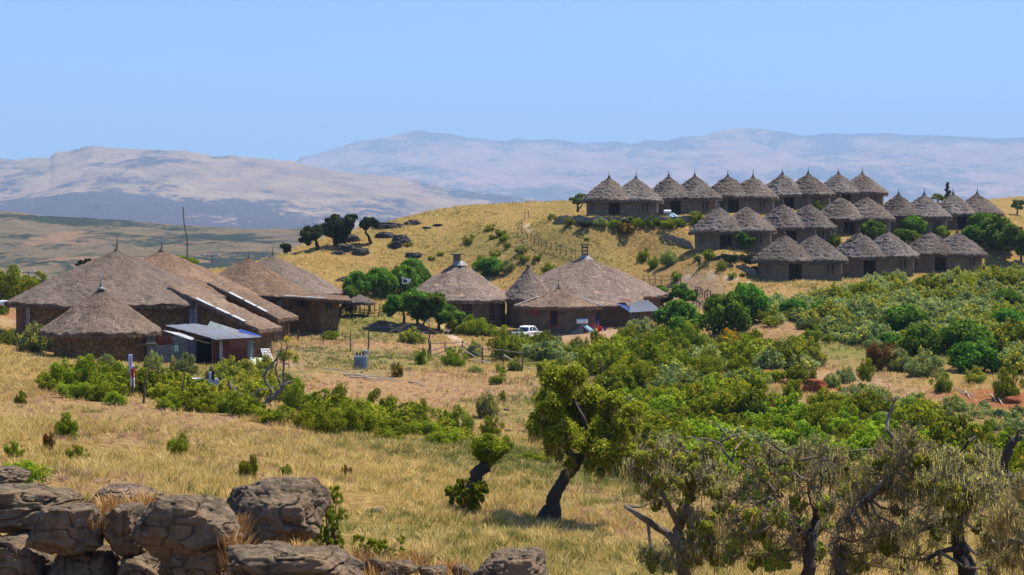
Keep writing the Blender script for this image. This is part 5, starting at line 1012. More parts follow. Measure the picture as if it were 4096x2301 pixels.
mossy(3230, 2330, 34, [([(1180, 1300), (1180, 1150), (1195, 1000), (1230, 850), (1245, 740)], [.2, .18, .15, .12, .09]), ([(1230, 800), (1190, 680), (1180, 600)], [.07, .05, .03]), ([(1240, 760), (1260, 620), (1270, 530), (1290, 440)], [.08, .06, .05, .03]), ([(1240, 740), (1310, 715), (1370, 705)], [.06, .04, .025]), ([(1195, 1000), (1080, 860), (960, 700)], [.1, .07, .04])],
      [(880, 560, 90), (980, 640, 80), (780, 660, 80), (880, 740, 90), (1040, 500, 70), (1130, 440, 70), (1270, 440, 80), (1360, 440, 60), (1080, 600, 70), (1000, 820, 80), (820, 830, 80), (1120, 760, 70), (1210, 640, 60), (900, 950, 90), (1060, 980, 80), (1280, 900, 70), (1160, 900, 60), (760, 960, 70), (860, 1100, 80), (1000, 1130, 80), (1330, 620, 60), (700, 720, 60), (930, 420, 40), (960, 1050, 80), (1130, 1060, 80), (1240, 1060, 80), (1230, 560, 60), (720, 860, 80), (700, 1080, 80), (1080, 900, 70), (1300, 780, 70)],
      [([(1040, 430), (990, 400), (940, 360), (915, 330)], [.04, .03, .02, .01]), ([(1050, 450), (1100, 395), (1190, 400)], [.04, .025, .01]), ([(930, 470), (935, 400), (925, 350)], [.03, .02, .01])], 'lichen hung tree with orange flower specks and upright bare forks, second from the left', 32, green=.8, leaf=14000)
mossy(3480, 2330, 38, [([(1440, 1300), (1400, 1200), (1350, 1060), (1355, 960), (1390, 870)], [.2, .18, .16, .14, .08]), ([(1380, 900), (1460, 800), (1560, 700)], [.1, .07, .05]), ([(1560, 720), (1680, 600), (1760, 480), (1800, 380)], [.1, .09, .07, .05])],
      [(1420, 700, 80), (1520, 640, 90), (1620, 560, 90), (1700, 470, 90), (1800, 420, 90), (1880, 480, 80), (1760, 560, 90), (1660, 660, 80), (1560, 760, 80), (1840, 600, 80), (1760, 690, 80), (1900, 700, 70), (1640, 420, 50), (1460, 900, 80), (1400, 1060, 80), (1540, 980, 90), (1640, 860, 80), (1520, 1120, 90), (1700, 1000, 80), (1860, 330, 60), (1780, 800, 60), (1660, 1130, 80), (1940, 400, 50), (1440, 800, 80), (1600, 1060, 80), (1780, 900, 80), (1640, 960, 70), (1480, 1180, 80), (1800, 1180, 70), (1900, 560, 70), (1360, 1150, 70), (1420, 520, 60)],
      [([(1750, 380), (1745, 340), (1690, 280), (1700, 180), (1740, 90), (1745, 60)], [.075, .07, .065, .055, .035, .03]), ([(1735, 95), (1765, 70)], [.03, .012]), ([(1735, 95), (1720, 60)], [.03, .012]), ([(1600, 400), (1500, 405), (1430, 410)], [.035, .025, .01]), ([(1700, 200), (1740, 150)], [.02, .01])], 'tallest lichen tree with one bare twisted limb standing up above it', 33, green=.4, leaf=8000, lich=13000)
mossy(3880, 2330, 37, [([(2260, 1300), (2200, 1150), (2150, 1030), (2160, 900), (2200, 780), (2240, 700)], [.3, .27, .24, .18, .15, .1]), ([(2160, 920), (2080, 860), (2000, 880), (1900, 930)], [.13, .1, .08, .05]), ([(2150, 1040), (2030, 1060), (1960, 1110)], [.1, .07, .05]), ([(2230, 720), (2340, 690), (2430, 660)], [.09, .06, .03])],
      [(1960, 620, 80), (2060, 560, 80), (2160, 500, 80), (2260, 520, 80), (2360, 480, 70), (2400, 580, 80), (2060, 680, 80), (2200, 640, 80), (2320, 640, 80), (1960, 760, 80), (2080, 780, 70), (1920, 880, 80), (2020, 920, 80), (2270, 780, 70), (2380, 720, 70), (2140, 900, 60), (1840, 960, 80), (1900, 1080, 70), (1800, 1100, 80), (2480, 700, 60), (2300, 430, 50), (2120, 430, 50), (2140, 760, 70), (2300, 900, 70), (2020, 1000, 60), (1980, 1160, 70), (2330, 1100, 60), (2420, 820, 70), (2060, 480, 60), (1960, 480, 60), (2380, 1180, 60)],
      [([(2120, 480), (2170, 420), (2220, 350), (2260, 315)], [.05, .045, .04, .03]), ([(2225, 345), (2300, 310)], [.03, .012]), ([(2240, 335), (2200, 300)], [.03, .012]), ([(2330, 440), (2280, 400), (2250, 350)], [.03, .02, .01])], 'lichen hung tree on a thick black trunk, right part of the lichen trees', 34, green=.35, leaf=6000, lich=12000)
mossy(4080, 2300, 33, [([(2640, 1200), (2600, 1080), (2560, 1000), (2500, 990)], [.16, .13, .1, .06]), ([(2650, 900), (2600, 800), (2560, 700)], [.1, .08, .05])],
      [(2420, 880, 70), (2500, 830, 80), (2560, 760, 70), (2440, 1000, 70), (2540, 940, 70), (2380, 1080, 60), (2480, 1130, 60), (2560, 1060, 60), (2350, 960, 50), (2560, 620, 50)], [([(2600, 600), (2530, 610), (2470, 620)], [.03, .02, .01])], 'lichen hung branches cut off by the right edge', 35, green=.15, leaf=1500, lich=7000)
# bare dark limb at the far right
b = V3((4075 - 2048) / F * 44, 44, hz((4075 - 2048) / F * 44, 44)); r = empty('dead_tree', tuple(b), 0, 'bare dark twisted trunk bending left at the right edge', 'tree'); m = MB(); g = random.Random(4)
path(m, [z3(2600, 900), z3(2480, 620), z3(2445, 520), z3(2465, 430), z3(2500, 350), z3(2560, 320)], 44, b, [.25, .16, .11, .12, .1, .07], g, .1); path(m, [z3(2500, 350), z3(2470, 310), z3(2450, 320)], 44, b, [.05, .03, .015], g, .1); path(m, [z3(2530, 335), z3(2540, 280), z3(2570, 270)], 44, b, [.05, .03, .02], g, .1); m.tube([V3(.6, 0, -.3), at(*z3(2600, 900), 44) - b], [.32, .25], 9); m.build('trunk', M['bark'], r)
# ---------------------------------------------------------------- boulders
n = NT('boulder_rock'); P = n.obj(); a_ = n.noise(P, 1.3, 6, .6); b_ = n.noise(P, 9., 8, .72); c_ = n.noise(P, 38., 4, .7)
col = n.mix(n.maprange(b_, .35, .65), (.055, .04, .028), (.29, .215, .14)); col = n.mix(n.maprange(a_, .5, .62), col, n.mix(b_, (.24, .15, .085), (.30, .22, .14)))
v_ = n.n('TexVoronoi', Vector=P, Scale=11.); li = n.math('MULTIPLY', n.math('LESS_THAN', v_.outputs['Distance'], .13), n.math('GREATER_THAN', n.noise(P, 2.2, 2), .60)); col = n.mix(li, col, (.36, .35, .32))
col = n.mix(n.maprange(c_, .55, .75, 0, .5), col, (.06, .05, .045)); pit = n.n('TexVoronoi', Vector=P, Scale=7.)
hh = n.math('ADD', n.math('MULTIPLY', b_, 1.), n.math('ADD', n.math('MULTIPLY', c_, .35), n.math('MULTIPLY', n.maprange(pit.outputs['Distance'], .0, .28), .5)))
M['rock'] = n.done(col, .95, n.bump(hh, 1., .07), spec=.1)
n = NT('dark_outcrop'); P = n.obj(); b_ = n.noise(P, 3., 8, .72); M['rock_dark'] = n.done(n.ramp(b_, [(.3, (.03, .028, .026)), (.55, (.085, .078, .07)), (.75, (.17, .155, .13))]), .95, n.bump(b_, 1., .25), spec=.05)
def rock(name, c, size, seed, res=170, mat=None, label=None, group=None, rot=0, facets=16, dig=.1, cat='boulder', pits=.05):
    g = np.random.default_rng(seed); th = np.linspace(0, 2 * np.pi, res + 1); ph = np.linspace(.001, np.pi - .001, res * 2 // 3)
    TH, PH = np.meshgrid(th, ph, indexing='ij'); D = np.stack([np.sin(PH) * np.cos(TH), np.sin(PH) * np.sin(TH), np.cos(PH)], -1)
    N = g.normal(size=(facets, 3)); N /= np.linalg.norm(N, axis=1)[:, None]; N = np.concatenate([N, [[0, 0, 1.], [0, -1, .1], [.9, -.3, .2], [-.9, -.3, .3]]]); dd = g.uniform(.72, 1.0, len(N))
    q = np.maximum(D @ N.T, 1e-3) / dd; k = 34; r = 1 / (np.sum(q ** k, -1) ** (1 / k)); r = np.minimum(r, 1.25)
    p = D * r[..., None]; s = max(size)
    r2 = 1 + .09 * fbm(p[..., 0] * 1.6, p[..., 1] * 1.6, p[..., 2] * 1.6, 3, seed) + .07 * fbm(p[..., 0] * 5, p[..., 1] * 5, p[..., 2] * 5, 4, seed + 2)
    pn = vnoise(p[..., 0] * 3.4, p[..., 1] * 3.4, p[..., 2] * 3.4, seed + 8); r2 -= pits * 1.7 * sstep(.38, .62, pn); pn = vnoise(p[..., 0] * 7, p[..., 1] * 7, p[..., 2] * 7, seed + 18); r2 -= pits * 1.0 * sstep(.42, .65, pn)
    cr = 1 - np.abs(vnoise(p[..., 0] * 2.1, p[..., 1] * 2.1, p[..., 2] * 3.2, seed + 31)); r2 -= .10 * sstep(.93, .99, cr); r2 += .025 * fbm(p[..., 0] * 16, p[..., 1] * 16, p[..., 2] * 16, 3, seed + 3)
    p = p * r2[..., None] * np.array(size) / 2
    ca, sa = math.cos(rot), math.sin(rot); x = p[..., 0] * ca - p[..., 1] * sa; y = p[..., 0] * sa + p[..., 1] * ca
    V = np.stack([x, y, p[..., 2]], -1); V[-1] = V[0]
    o = npmesh(name, V.reshape(-1, 3), grid_faces(*TH.shape)[:, ::-1], mat or M['rock'], smooth=True, loc=tuple(c))
    return tag(o, label, cat, group)
BG = 'boulders of the stone ledge in the lower left'
def brock(x0, y0, x1, y1, Y, label, seed, dz=0, dy=1., rot=0, zf=None, **k):
    f = zf or z1; a = at(*f(x0, y1), Y); c = at(*f(x1, y0), Y); w_ = c[0] - a[0]; h_ = c[2] - a[2]
    return rock('boulder', ((a[0] + c[0]) / 2, Y, (a[2] + c[2]) / 2 + dz), (w_ * 1.06, max(w_, h_) * dy, h_ * 1.02), seed, label=label, group=BG, rot=rot, **k)
brock(-330, 760, 600, 1150, 15.6, 'long low boulder reaching in from the left edge, upper left of the ledge', 3, dy=.8)
brock(-260, 650, 135, 800, 16.6, 'brown boulder tip at the left edge, above the long low boulder', 4)
brock(215, 890, 780, 1330, 14.8, 'rounded dark boulder, second from the left in the upper ledge row', 15, dy=.9)
brock(640, 780, 1160, 990, 17.0, 'flat pitted slab behind the straw tufts', 6, dy=1.2)
brock(745, 905, 1050, 1330, 14.9, 'narrow upright boulder wedged between two bigger ones', 7)
brock(960, 845, 1720, 1340, 14.4, 'big angular boulder with pale lichen dots in the middle of the ledge', 8, dy=.85)
brock(1590, 745, 2300, 1310, 15.6, 'biggest squarish boulder at the right end of the upper ledge row', 9, dy=.95)
brock(1180, 1180, 1700, 1600, 14.4, 'boulder below the angular one, beside the orange dry grass', 10)
brock(1850, 1195, 2130, 1380, 14.6, 'small loaf shaped rock under the biggest boulder', 11)
brock(1600, 1235, 2650, 1640, 13.3, 'long slab tilting out of the bottom edge', 12, dy=.8)
brock(-200, 1120, 420, 1650, 15.1, 'shaded boulder in the lower left corner', 13)
brock(330, 1200, 900, 1660, 15.0, 'shaded boulder at the bottom edge below the rounded one', 14)
brock(800, 1240, 1290, 1680, 14.9, 'shaded boulder at the bottom edge under the angular one', 25)
brock(1420, 900, 1640, 1010, 17.2, 'small rock half hidden behind the two largest boulders', 16)
brock(270, 1315, 420, 1440, 14.6, 'small reddish stone right of the long tilting slab', 17, zf=z2)
brock(380, 1330, 660, 1470, 14.4, 'flat brown stone in the middle of the bottom edge', 18, zf=z2)
brock(670, 1370, 880, 1480, 14.3, 'dark reddish stone next to the flat brown stone', 19, zf=z2)
brock(1040, 1265, 1640, 1620, 14.0, 'brown boulder at the bottom edge, rightmost of all', 20, zf=z2)
brock(920, 1375, 1060, 1470, 14.4, 'small stone touching the rightmost boulder', 26, zf=z2)
# dry earth of the ledge is ground; straw tufts between boulders
n = NT('orange_straw'); t_ = n.attr('tint'); M['ostraw'] = n.done(n.ramp(t_, [(0, (.26, .12, .03)), (.5, (.52, .30, .10)), (1, (.72, .50, .24))]), .9, spec=.05)
def tuft(V, T, p, nb, h, w_, g, lean=.5, rad_=.1):
    n_ = nb; a = g.uniform(0, 6.283, n_); q = np.abs(g.normal(0, rad_, n_)); base = p + np.stack([np.cos(a) * q, np.sin(a) * q, 0 * a - .03], 1)
    H = h * g.uniform(.5, 1.1, n_); ln = lean * H * g.uniform(.2, 1.2, n_); tip = base + np.stack([np.cos(a) * ln, np.sin(a) * ln, H], 1); mid = base + (tip - base) * .5 + np.stack([0 * a, 0 * a, .14 * H], 1)
    b = g.uniform(0, 6.283, n_); s = np.stack([np.cos(b), np.sin(b), 0 * b], 1) * (w_ * g.uniform(.6, 1.3, n_))[:, None]
    V.append(np.stack([base - s, base + s, mid + s * .8, mid - s * .8, mid - s * .8, mid + s * .8, tip + s * .12, tip - s * .12], 1).reshape(-1, 3)); T.append(np.repeat(np.clip(g.normal(.5, .2, n_), 0, 1), 8))
V = []; T = []; g = np.random.default_rng(3)
for x, y, Y, r in [(1000, 930, 15.9, 90), (1080, 900, 16.2, 60), (940, 990, 15.5, 60), (780, 960, 15.6, 50), (820, 930, 15.8, 40), (520, 930, 15.8, 40), (720, 1060, 14.9, 30), (1660, 1180, 14.3, 50), (1690, 1260, 14.3, 50), (1720, 1320, 14.1, 60), (1840, 1340, 14.0, 60), (1960, 1350, 14.0, 50), (2180, 1270, 14.6, 60), (2120, 1300, 14.4, 40), (1700, 1080, 15, 25)]:
    for i in range(9): tuft(V, T, at(*z1(x + g.normal(0, r * .45), y + abs(g.normal(0, r * .25)) + 10), Y + g.normal(0, .15)), 26, .15, .0032, g, .9, .07)
for x, y in [(300, 1400), (500, 1400), (900, 1400), (1000, 1420), (600, 1400), (760, 1420), (350, 1440), (680, 1330), (230, 1330)]:
    for i in range(8): tuft(V, T, at(*z2(x + g.normal(0, 40), y + g.normal(0, 15)), 14.8 + g.normal(0, .3)), 24, .13, .0032, g, .9, .08)
V = np.concatenate(V); tag(npmesh('dry_straw', V, np.arange(len(V)).reshape(-1, 4), M['ostraw'], attrs={'tint': np.concatenate(T)}), 'orange dry straw tufts growing between the boulders', 'dry grass', kind='stuff')
# earth bank under the ledge
def bank(x, y): return 0
# ---------------------------------------------------------------- grass
n = NT('dry_grass'); t_ = n.attr('tint'); k_ = n.attr('fl')
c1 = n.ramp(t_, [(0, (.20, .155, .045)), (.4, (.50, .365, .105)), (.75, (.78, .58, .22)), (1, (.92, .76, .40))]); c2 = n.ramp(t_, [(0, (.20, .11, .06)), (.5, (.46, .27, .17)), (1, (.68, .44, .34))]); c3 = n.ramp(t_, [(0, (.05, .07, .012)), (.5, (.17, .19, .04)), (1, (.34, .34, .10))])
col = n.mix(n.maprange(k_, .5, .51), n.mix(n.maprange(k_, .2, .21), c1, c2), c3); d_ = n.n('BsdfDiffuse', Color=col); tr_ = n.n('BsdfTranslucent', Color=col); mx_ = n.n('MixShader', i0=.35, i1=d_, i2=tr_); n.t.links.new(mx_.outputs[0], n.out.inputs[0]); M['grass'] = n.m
def grassfield(name, label, count, y0, y1, nb, h, w_, seed, lean=.7, rad_=.12, only=None, xm=.36, dens=None):
    g = np.random.default_rng(seed); y = y0 + (y1 - y0) * g.random(count * 3) ** .8; x = g.uniform(-1, 1, count * 3) * xm * y
    pat = fbm(x / 5, y / 7, 0, 3, 77); keep = g.random(len(x)) < np.clip(.55 + 1.6 * pat, .08, 1)
    x, y = x[keep][:count], y[keep][:count]; z = height(x, y); n_ = len(x)
    pk = np.array([mask_at('pink', a, b) for a, b in zip(x, y)]); gr = np.array([mask_at('green', a, b) for a, b in zip(x, y)]); dr = np.array([max(mask_at('dirt', a, b), mask_at('path', a, b), mask_at('red', a, b)) for a, b in zip(x, y)])
    kd = np.where(g.random(n_) < pk * .7, .3, 0.); kd = np.where(g.random(n_) < np.clip(gr * .8 + .10 * (fbm(x / 3, y / 3, 0, 2, 5) > .1), 0, 1), .8, kd)
    ok = (g.random(n_) > dr * .92)
    if only is not None: ok &= only(x, y)
    x, y, z, kd = x[ok], y[ok], z[ok], kd[ok]; n_ = len(x)
    sz = g.uniform(.6, 1.3, n_) * np.where(kd == .3, .7, 1); tone = np.clip(g.normal(0, .10, n_) + .12 * fbm(x / 4, y / 4, 0, 2, 3), -.3, .3)
    N = n_ * nb; k = np.repeat(np.arange(n_), nb); a = g.uniform(0, 6.283, N); q = np.abs(g.normal(0, rad_, N)) * sz[k]
    base = np.stack([x[k] + np.cos(a) * q, y[k] + np.sin(a) * q, z[k] - .03], 1); H = h * g.uniform(.45, 1.1, N) * sz[k]; ln = lean * H * g.uniform(.1, 1.1, N) + .0
    tip = base + np.stack([np.cos(a) * ln, np.sin(a) * ln, H], 1); b = g.uniform(0, 6.283, N); s = np.stack([np.cos(b), np.sin(b), 0 * b], 1) * (w_ * g.uniform(.6, 1.3, N) * (y[k] / (y0 + y1) * 2) ** .5)[:, None]
    m_ = base * .5 + tip * .5 + np.stack([0 * a, 0 * a, .12 * H], 1)
    V = np.stack([base - s, base + s, m_ + s * .8, tip, m_ - s * .8], 1).reshape(-1, 3).astype(np.float32); bI = np.arange(N)[:, None] * 5
    F4 = np.concatenate([bI + [0, 1, 2, 4]]); T3 = bI + [4, 2, 3, 3]
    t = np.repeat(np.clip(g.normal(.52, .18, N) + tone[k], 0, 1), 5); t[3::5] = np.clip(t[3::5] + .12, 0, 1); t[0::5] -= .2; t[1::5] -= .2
    # tips drawn as degenerate-free thin quads
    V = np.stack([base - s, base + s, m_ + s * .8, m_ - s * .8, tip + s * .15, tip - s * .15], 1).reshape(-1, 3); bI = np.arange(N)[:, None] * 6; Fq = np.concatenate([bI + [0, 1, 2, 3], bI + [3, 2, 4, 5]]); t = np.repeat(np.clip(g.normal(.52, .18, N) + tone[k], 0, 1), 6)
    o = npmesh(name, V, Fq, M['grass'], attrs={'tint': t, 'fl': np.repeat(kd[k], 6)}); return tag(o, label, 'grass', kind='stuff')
grassfield('near_grass', 'golden dry grass tufts on the near slope', 13000, 26, 95, 34, .30, .010, 1, 1.0, .15)
grassfield('low_grass', 'short dry grass and herbs between the tufts', 24000, 24, 100, 10, .12, .013, 2, .8, .3)
grassfield('field_grass', 'dry grass in the field below the lodges', 22000, 90, 200, 12, .30, .024, 4, .7, .25)
grassfield('hill_grass', 'dry yellow grass covering the hill', 22000, 190, 285, 9, .32, .038, 5, .7, .3, only=lambda x, y: y > 0)
# ---------------------------------------------------------------- continuous scrub on the right
def inpoly(px, py, poly):
    c = np.zeros(len(px), bool); n_ = len(poly); j = n_ - 1
    for i in range(n_):
        xi, yi = poly[i]; xj, yj = poly[j]; c ^= ((yi > py) != (yj > py)) & (px < (xj - xi) * (py - yi) / (yj - yi + 1e-9) + xi); j = i
    return c
def scrub(name, label, poly, cnt, size, kind, leaves, ls, seed, hf=.7, fl=.1, yr=(70, 240), gap=.0):
    g = np.random.default_rng(seed); x = []; y = []
    W_ = [hit(*q) for q in poly]; W_ = [w for w in W_ if w is not None]; xs = [w[0] for w in W_]; ys = [w[1] for w in W_]
    X_ = g.uniform(min(xs), max(xs), cnt * 12); Y_ = g.uniform(min(ys), max(ys), cnt * 12); px, py = proj(np.stack([X_, Y_, height(X_, Y_)], 1)); ok = inpoly(px, py, poly) & (fbm(X_ / 6, Y_ / 6, 0, 3, seed + 4) > gap - .5)
    X_, Y_ = X_[ok], Y_[ok]; keep = []
    for q in range(len(X_)):                     # plants keep their distance
        if len(keep) >= cnt: break
        if all((X_[q] - X_[k]) ** 2 + (Y_[q] - Y_[k]) ** 2 > (size * .95) ** 2 for k in keep): keep.append(q)
    Vs = []; Ts = []; Ls = []
    for q in keep:
        v0, t0, l0 = low_bush(kind, int(g.integers(0, 5))); s = size * g.uniform(.5, 1.45); a = g.uniform(0, 6.28); ca, sa = math.cos(a), math.sin(a); zs = s * hf * g.uniform(.9, 1.5)
        Vs.append(np.stack([(v0[:, 0] * ca - v0[:, 1] * sa) * s + X_[q], (v0[:, 0] * sa + v0[:, 1] * ca) * s + Y_[q], v0[:, 2] * zs + hz(X_[q], Y_[q]) - .05], 1)); Ts.append(np.clip(t0 + g.uniform(-.28, .28), 0, 1)); Ls.append(l0)
    V = np.concatenate(Vs); T = np.concatenate(Ts); L_ = np.concatenate(Ls); Fq = np.arange(len(V)).reshape(-1, 4)
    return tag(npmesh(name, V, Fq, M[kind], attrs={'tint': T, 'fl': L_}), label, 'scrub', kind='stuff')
UP = [(3400, 1165), (3480, 1152), (3600, 1135), (3800, 1118), (4096, 1095), (4200, 1110), (4200, 1500), (4000, 1500), (3850, 1440), (3650, 1400), (3450, 1400), (3300, 1350), (3080, 1310), (3020, 1240), (3150, 1225), (3280, 1200)]
scrub('silver_scrub', 'pale silvery green scrub with yellow flowers covering the slope below the lower huts', UP, 300, 1.35, 'silver', 190000, .09, 51, .75, .16)
scrub('green_scrub', 'fresh green scrub mixed into the silvery slope below the lower huts', UP, 110, 1.4, 'flower', 80000, .09, 52, .8, .05)
MIDP = [(1990, 1420), (2200, 1428), (2480, 1418), (2610, 1395), (2780, 1365), (2960, 1385), (3200, 1420), (3330, 1500), (3200, 1530), (3060, 1540), (2950, 1590), (2700, 1580), (2520, 1560), (2400, 1500), (2250, 1460)]
scrub('mid_scrub', 'mixed olive green scrub across the middle slope', MIDP, 48, 1.6, 'heath', 42000, .08, 53, .8, .03, gap=.45)
scrub('mid_silver_scrub', 'silvery low scrub between the bushes of the middle slope', MIDP, 55, 1.2, 'silver', 34000, .08, 54, .8, .12, gap=.35)
LOW = [(2330, 1600), (2480, 1560), (2680, 1590), (2900, 1610), (3150, 1640), (3350, 1650), (3550, 1680), (3750, 1730), (3900, 1800), (4130, 1850), (4130, 2050), (3500, 2000), (2900, 1960), (2560, 1920), (2380, 1850), (2300, 1700)]
scrub('low_scrub', 'green thicket filling the hollow behind the lichen trees', LOW, 125, 1.25, 'heath', 110000, .055, 55, .85, .03, gap=.42)
scrub('low_lime_scrub', 'brighter yellow green bushes of the hollow behind the lichen trees', LOW, 50, 1.15, 'lime', 42000, .052, 56, .9, .06, gap=.45)
RGT = [(3350, 1560), (3600, 1560), (3900, 1540), (4150, 1560), (4150, 1820), (3850, 1760), (3600, 1700), (3350, 1620)]
scrub('sparse_scrub', 'sparse grey green herbs on the bare reddish slope at right', RGT, 60, .55, 'silver', 16000, .06, 57, .7, .05, gap=.55)
GUL = [(200, 1530), (520, 1540), (800, 1560), (1050, 1590), (1350, 1640), (1450, 1700), (1800, 1740), (1860, 1800), (1500, 1770), (1200, 1720), (950, 1670), (700, 1640), (400, 1610), (180, 1560)]
scrub('gully_scrub', 'yellow green undergrowth along the gully below the shed', GUL, 48, 1.1, 'heath', 60000, .05, 58, .75, .06, gap=.25)
scrub('shed_herbs', 'leafy green herbs with yellow flowers in front of the shed', [(860, 1510), (1020, 1490), (1150, 1530), (1150, 1600), (1000, 1620), (820, 1590)], 60, .8, 'flower', 22000, .05, 59, .8, .3)
scrub('dark_scrub', 'darker green bushes dotted over the silvery slope below the lower huts', UP, 30, 1.5, 'heath', 60000, .09, 61, .85, .02)
scrub('low_silver_scrub', 'grey green low bushes mixed into the hollow behind the lichen trees', LOW, 45, 1.1, 'silver', 20000, .06, 63, .75, .1, gap=.42)
# ---------------------------------------------------------------- fences, posts, poles
def zz(sc_, ox, oy): return lambda x, y: (ox + x / sc_, oy + y / sc_)
Z1, Z2, Z6 = zz(1.831, 0, 850), zz(1.703, 1300, 850), zz(2.342, 1380, 1380)
rnF = random.Random(2)
def fence(name, label, px_, hts, rails, cat='fence', mat='post', r=.05, skip=(), wire=False, wmat=None):
    P = [hit(*q) for q in px_]; P = [p for p in P if p is not None]; c = P[0]; root = empty(name, tuple(c), 0, label, cat); tops = []
    for i, p in enumerate(P):
        h = hts[i % len(hts)] if hasattr(hts, '__len__') else hts * rnF.uniform(.85, 1.15); q = p - c; t = q + [rnF.uniform(-.09, .09), rnF.uniform(-.06, .06), h]; tops.append((q, t))
        m = MB(); m.tube([q - [0, 0, .2], (q + t) / 2 + [rnF.uniform(-.03, .03), 0, 0], t], [r * 1.15, r, r * .8], 6, wob=.1); m.build('post', M[mat], root)
    for k, fr in enumerate(rails):
        for i in range(len(tops) - 1):
            if i in skip: continue
            a = tops[i][0] + (tops[i][1] - tops[i][0]) * fr; b = tops[i + 1][0] + (tops[i + 1][1] - tops[i + 1][0]) * fr; m = MB()
            mid = (a + b) / 2 - [0, 0, .04 if not wire else .08]; m.tube([a - (b - a) * .06 * (not wire), mid, b + (b - a) * .06 * (not wire)], [.012 if wire else r * .7] * 3, 5); m.build('wire' if wire else 'rail', M[wmat] if wmat else M['wood'], root)
    return root
fence('wooden_fence', 'thin rail fence curving down the grassy hill', [Z2(1385, 42), Z2(1360, 48), Z2(1343, 70), Z2(1340, 100), Z2(1339, 125), Z2(1345, 150), Z2(1362, 175), Z2(1382, 188), Z2(1402, 200), Z2(1425, 212), Z2(1450, 224), Z2(1476, 236), Z2(1506, 244), Z2(1536, 256), Z2(1575, 268), Z2(1608, 278), Z2(1645, 290), Z2(1678, 302), Z2(1708, 312)], 1.05, (.85,), r=.05)
fence('wooden_fence', 'short two rail fence on the slope right of the biggest central lodge', [(2574, 1130), (2598, 1136), (2622, 1134), (2645, 1138), (2684, 1133), (2721, 1130)], 1.0, (.95, .45))
fence('wooden_fence', 'row of leaning stakes beside the two domed trees', [(2792, 1178), (2799, 1180), (2810, 1186), (2819, 1196), (2830, 1200), (2841, 1200)], 1.1, (.9,), mat='wood', r=.07)
fence('wooden_gate', 'little pale rail gate where a person walks', [(2768, 1244), (2784, 1246), (2797, 1243), (2812, 1240)], 1.1, (.95, .45), cat='gate', mat='wood', r=.05)
fence('wooden_fence', 'broken log fence with slanting rails in the middle field', [(1722, 1433), (1782, 1408), (1850, 1404), (1930, 1457), (2015, 1458), (2088, 1484)], [1.6, 1.0, 1.0, 1.6, 1.5, 1.8], (.85, .45), r=.07)
m = MB(); c = hit(1990, 1470)
for a, b_ in (((1846, 1396), (1960, 1462)), ((2016, 1420), (2085, 1462)), ((2060, 1455), (2140, 1480)), ((1875, 1440), (1965, 1448))):
    A, B = at(*a, c[1]) - c, at(*b_, c[1] - 1) - c; m.tube([A, B], [.06, .04], 6)
tag(m.build('fallen_rails', M['pale_wood'], loc=tuple(c)), 'slanting fallen rails leaning against the broken log fence', 'rails')
def pole(name, px, py, top, label, mat='post', r=.06, cat='post', mid=None, kn=0, group=None, Y=None):
    b = hit(px, py) if Y is None else gz(px, Y); t = at(top[0], top[1], b[1]) - b; g = random.Random(px); m = MB(); P_ = [V3(0, 0, -.2)]; n_ = 6
    for i in range(1, n_ + 1): P_.append(t * i / n_ + V3(g.uniform(-1, 1), g.uniform(-1, 1), 0) * r * (.7 + kn) * (i < n_))
    m.tube(P_, [r * (1.15 - .5 * i / n_) for i in range(n_ + 1)], 7, wob=.1, rnd=g); return tag(m.build(name, M[mat], loc=tuple(b)), label, cat, group)
pole('wire_post', 1402, 1407, (1402, 1326), 'tall thin post left of the shaded terrace bank', r=.07)
pole('wire_post', 1475, 1404, (1476, 1294), 'tallest dark post in front of the shaded terrace bank', r=.075)
pole('lamp_post', 1716, 1432, (1717, 1296), 'dark post with a small lamp near the start of the log fence', r=.08, cat='lamp post')
b = hit(1716, 1432); q = at(1713, 1284, b[1]); o = MB().box((0, 0, 0), (.4, .16, .14), rz=.3).build('lamp_head', M['tin_shiny']); o.parent = bpy.data.objects['lamp_post']; o.location = tuple(q - b)
pole('wire_post', 1193, 1363, (1193, 1313), 'short post in the shade left of the annex corner', r=.08)
pole('wire_post', 1293, 1374, (1293, 1331), 'short post in the grass just right of the annex', r=.06)
pole('stake', 529, 1585, (537, 1465), 'stake hung with white and red clothes by the small round hut', r=.06)
pole('stake', 512, 1510, (520, 1400), 'crooked stake near the right wall of the small round hut', r=.05)
pole('stake', 573, 1616, (584, 1478), 'forked thin pole left of the footpath', r=.055)
pole('stake', 723, 1628, (737, 1492), 'straight tall stake right of the footpath', r=.055)
pole('stake', 851, 1572, (842, 1466), 'stake at the left end of the white laundry', r=.07)
pole('stake', 888, 1582, (876, 1516), 'stake at the right end of the white laundry', r=.06)
pole('stake', 923, 1612, (916, 1524), 'thick stake with a slanting brace', r=.1)
pole('stake', 957, 1636, (948, 1550), 'stake one step right of the braced stake', r=.08)
pole('stake', 1036, 1628, (1032, 1552), 'forked stake beside the twisted dead tree', r=.07)
pole('leaning_pole', 2424, 1530, (2394, 1415), 'thin leaning pole carrying a wire in the middle slope', r=.05, cat='pole')
pole('mast', 760, 1045, (732, 828), 'very tall thin crooked mast rising behind the second lodge', r=.09, cat='mast', kn=1.6, Y=184)
pole('white_post', 2886, 1695, (2885, 1668), 'short pale post standing in the green thicket', 'white', .06)
for a, b_, l_ in (((1402, 1330), (1475, 1300), 0), ((1475, 1312), (1716, 1310), 0), ((2088, 1410), (2394, 1418), 0), ((948, 1560), (1150, 1540), 0), ((584, 1490), (737, 1500), 0), ((737, 1500), (842, 1530), 0)):
    pass
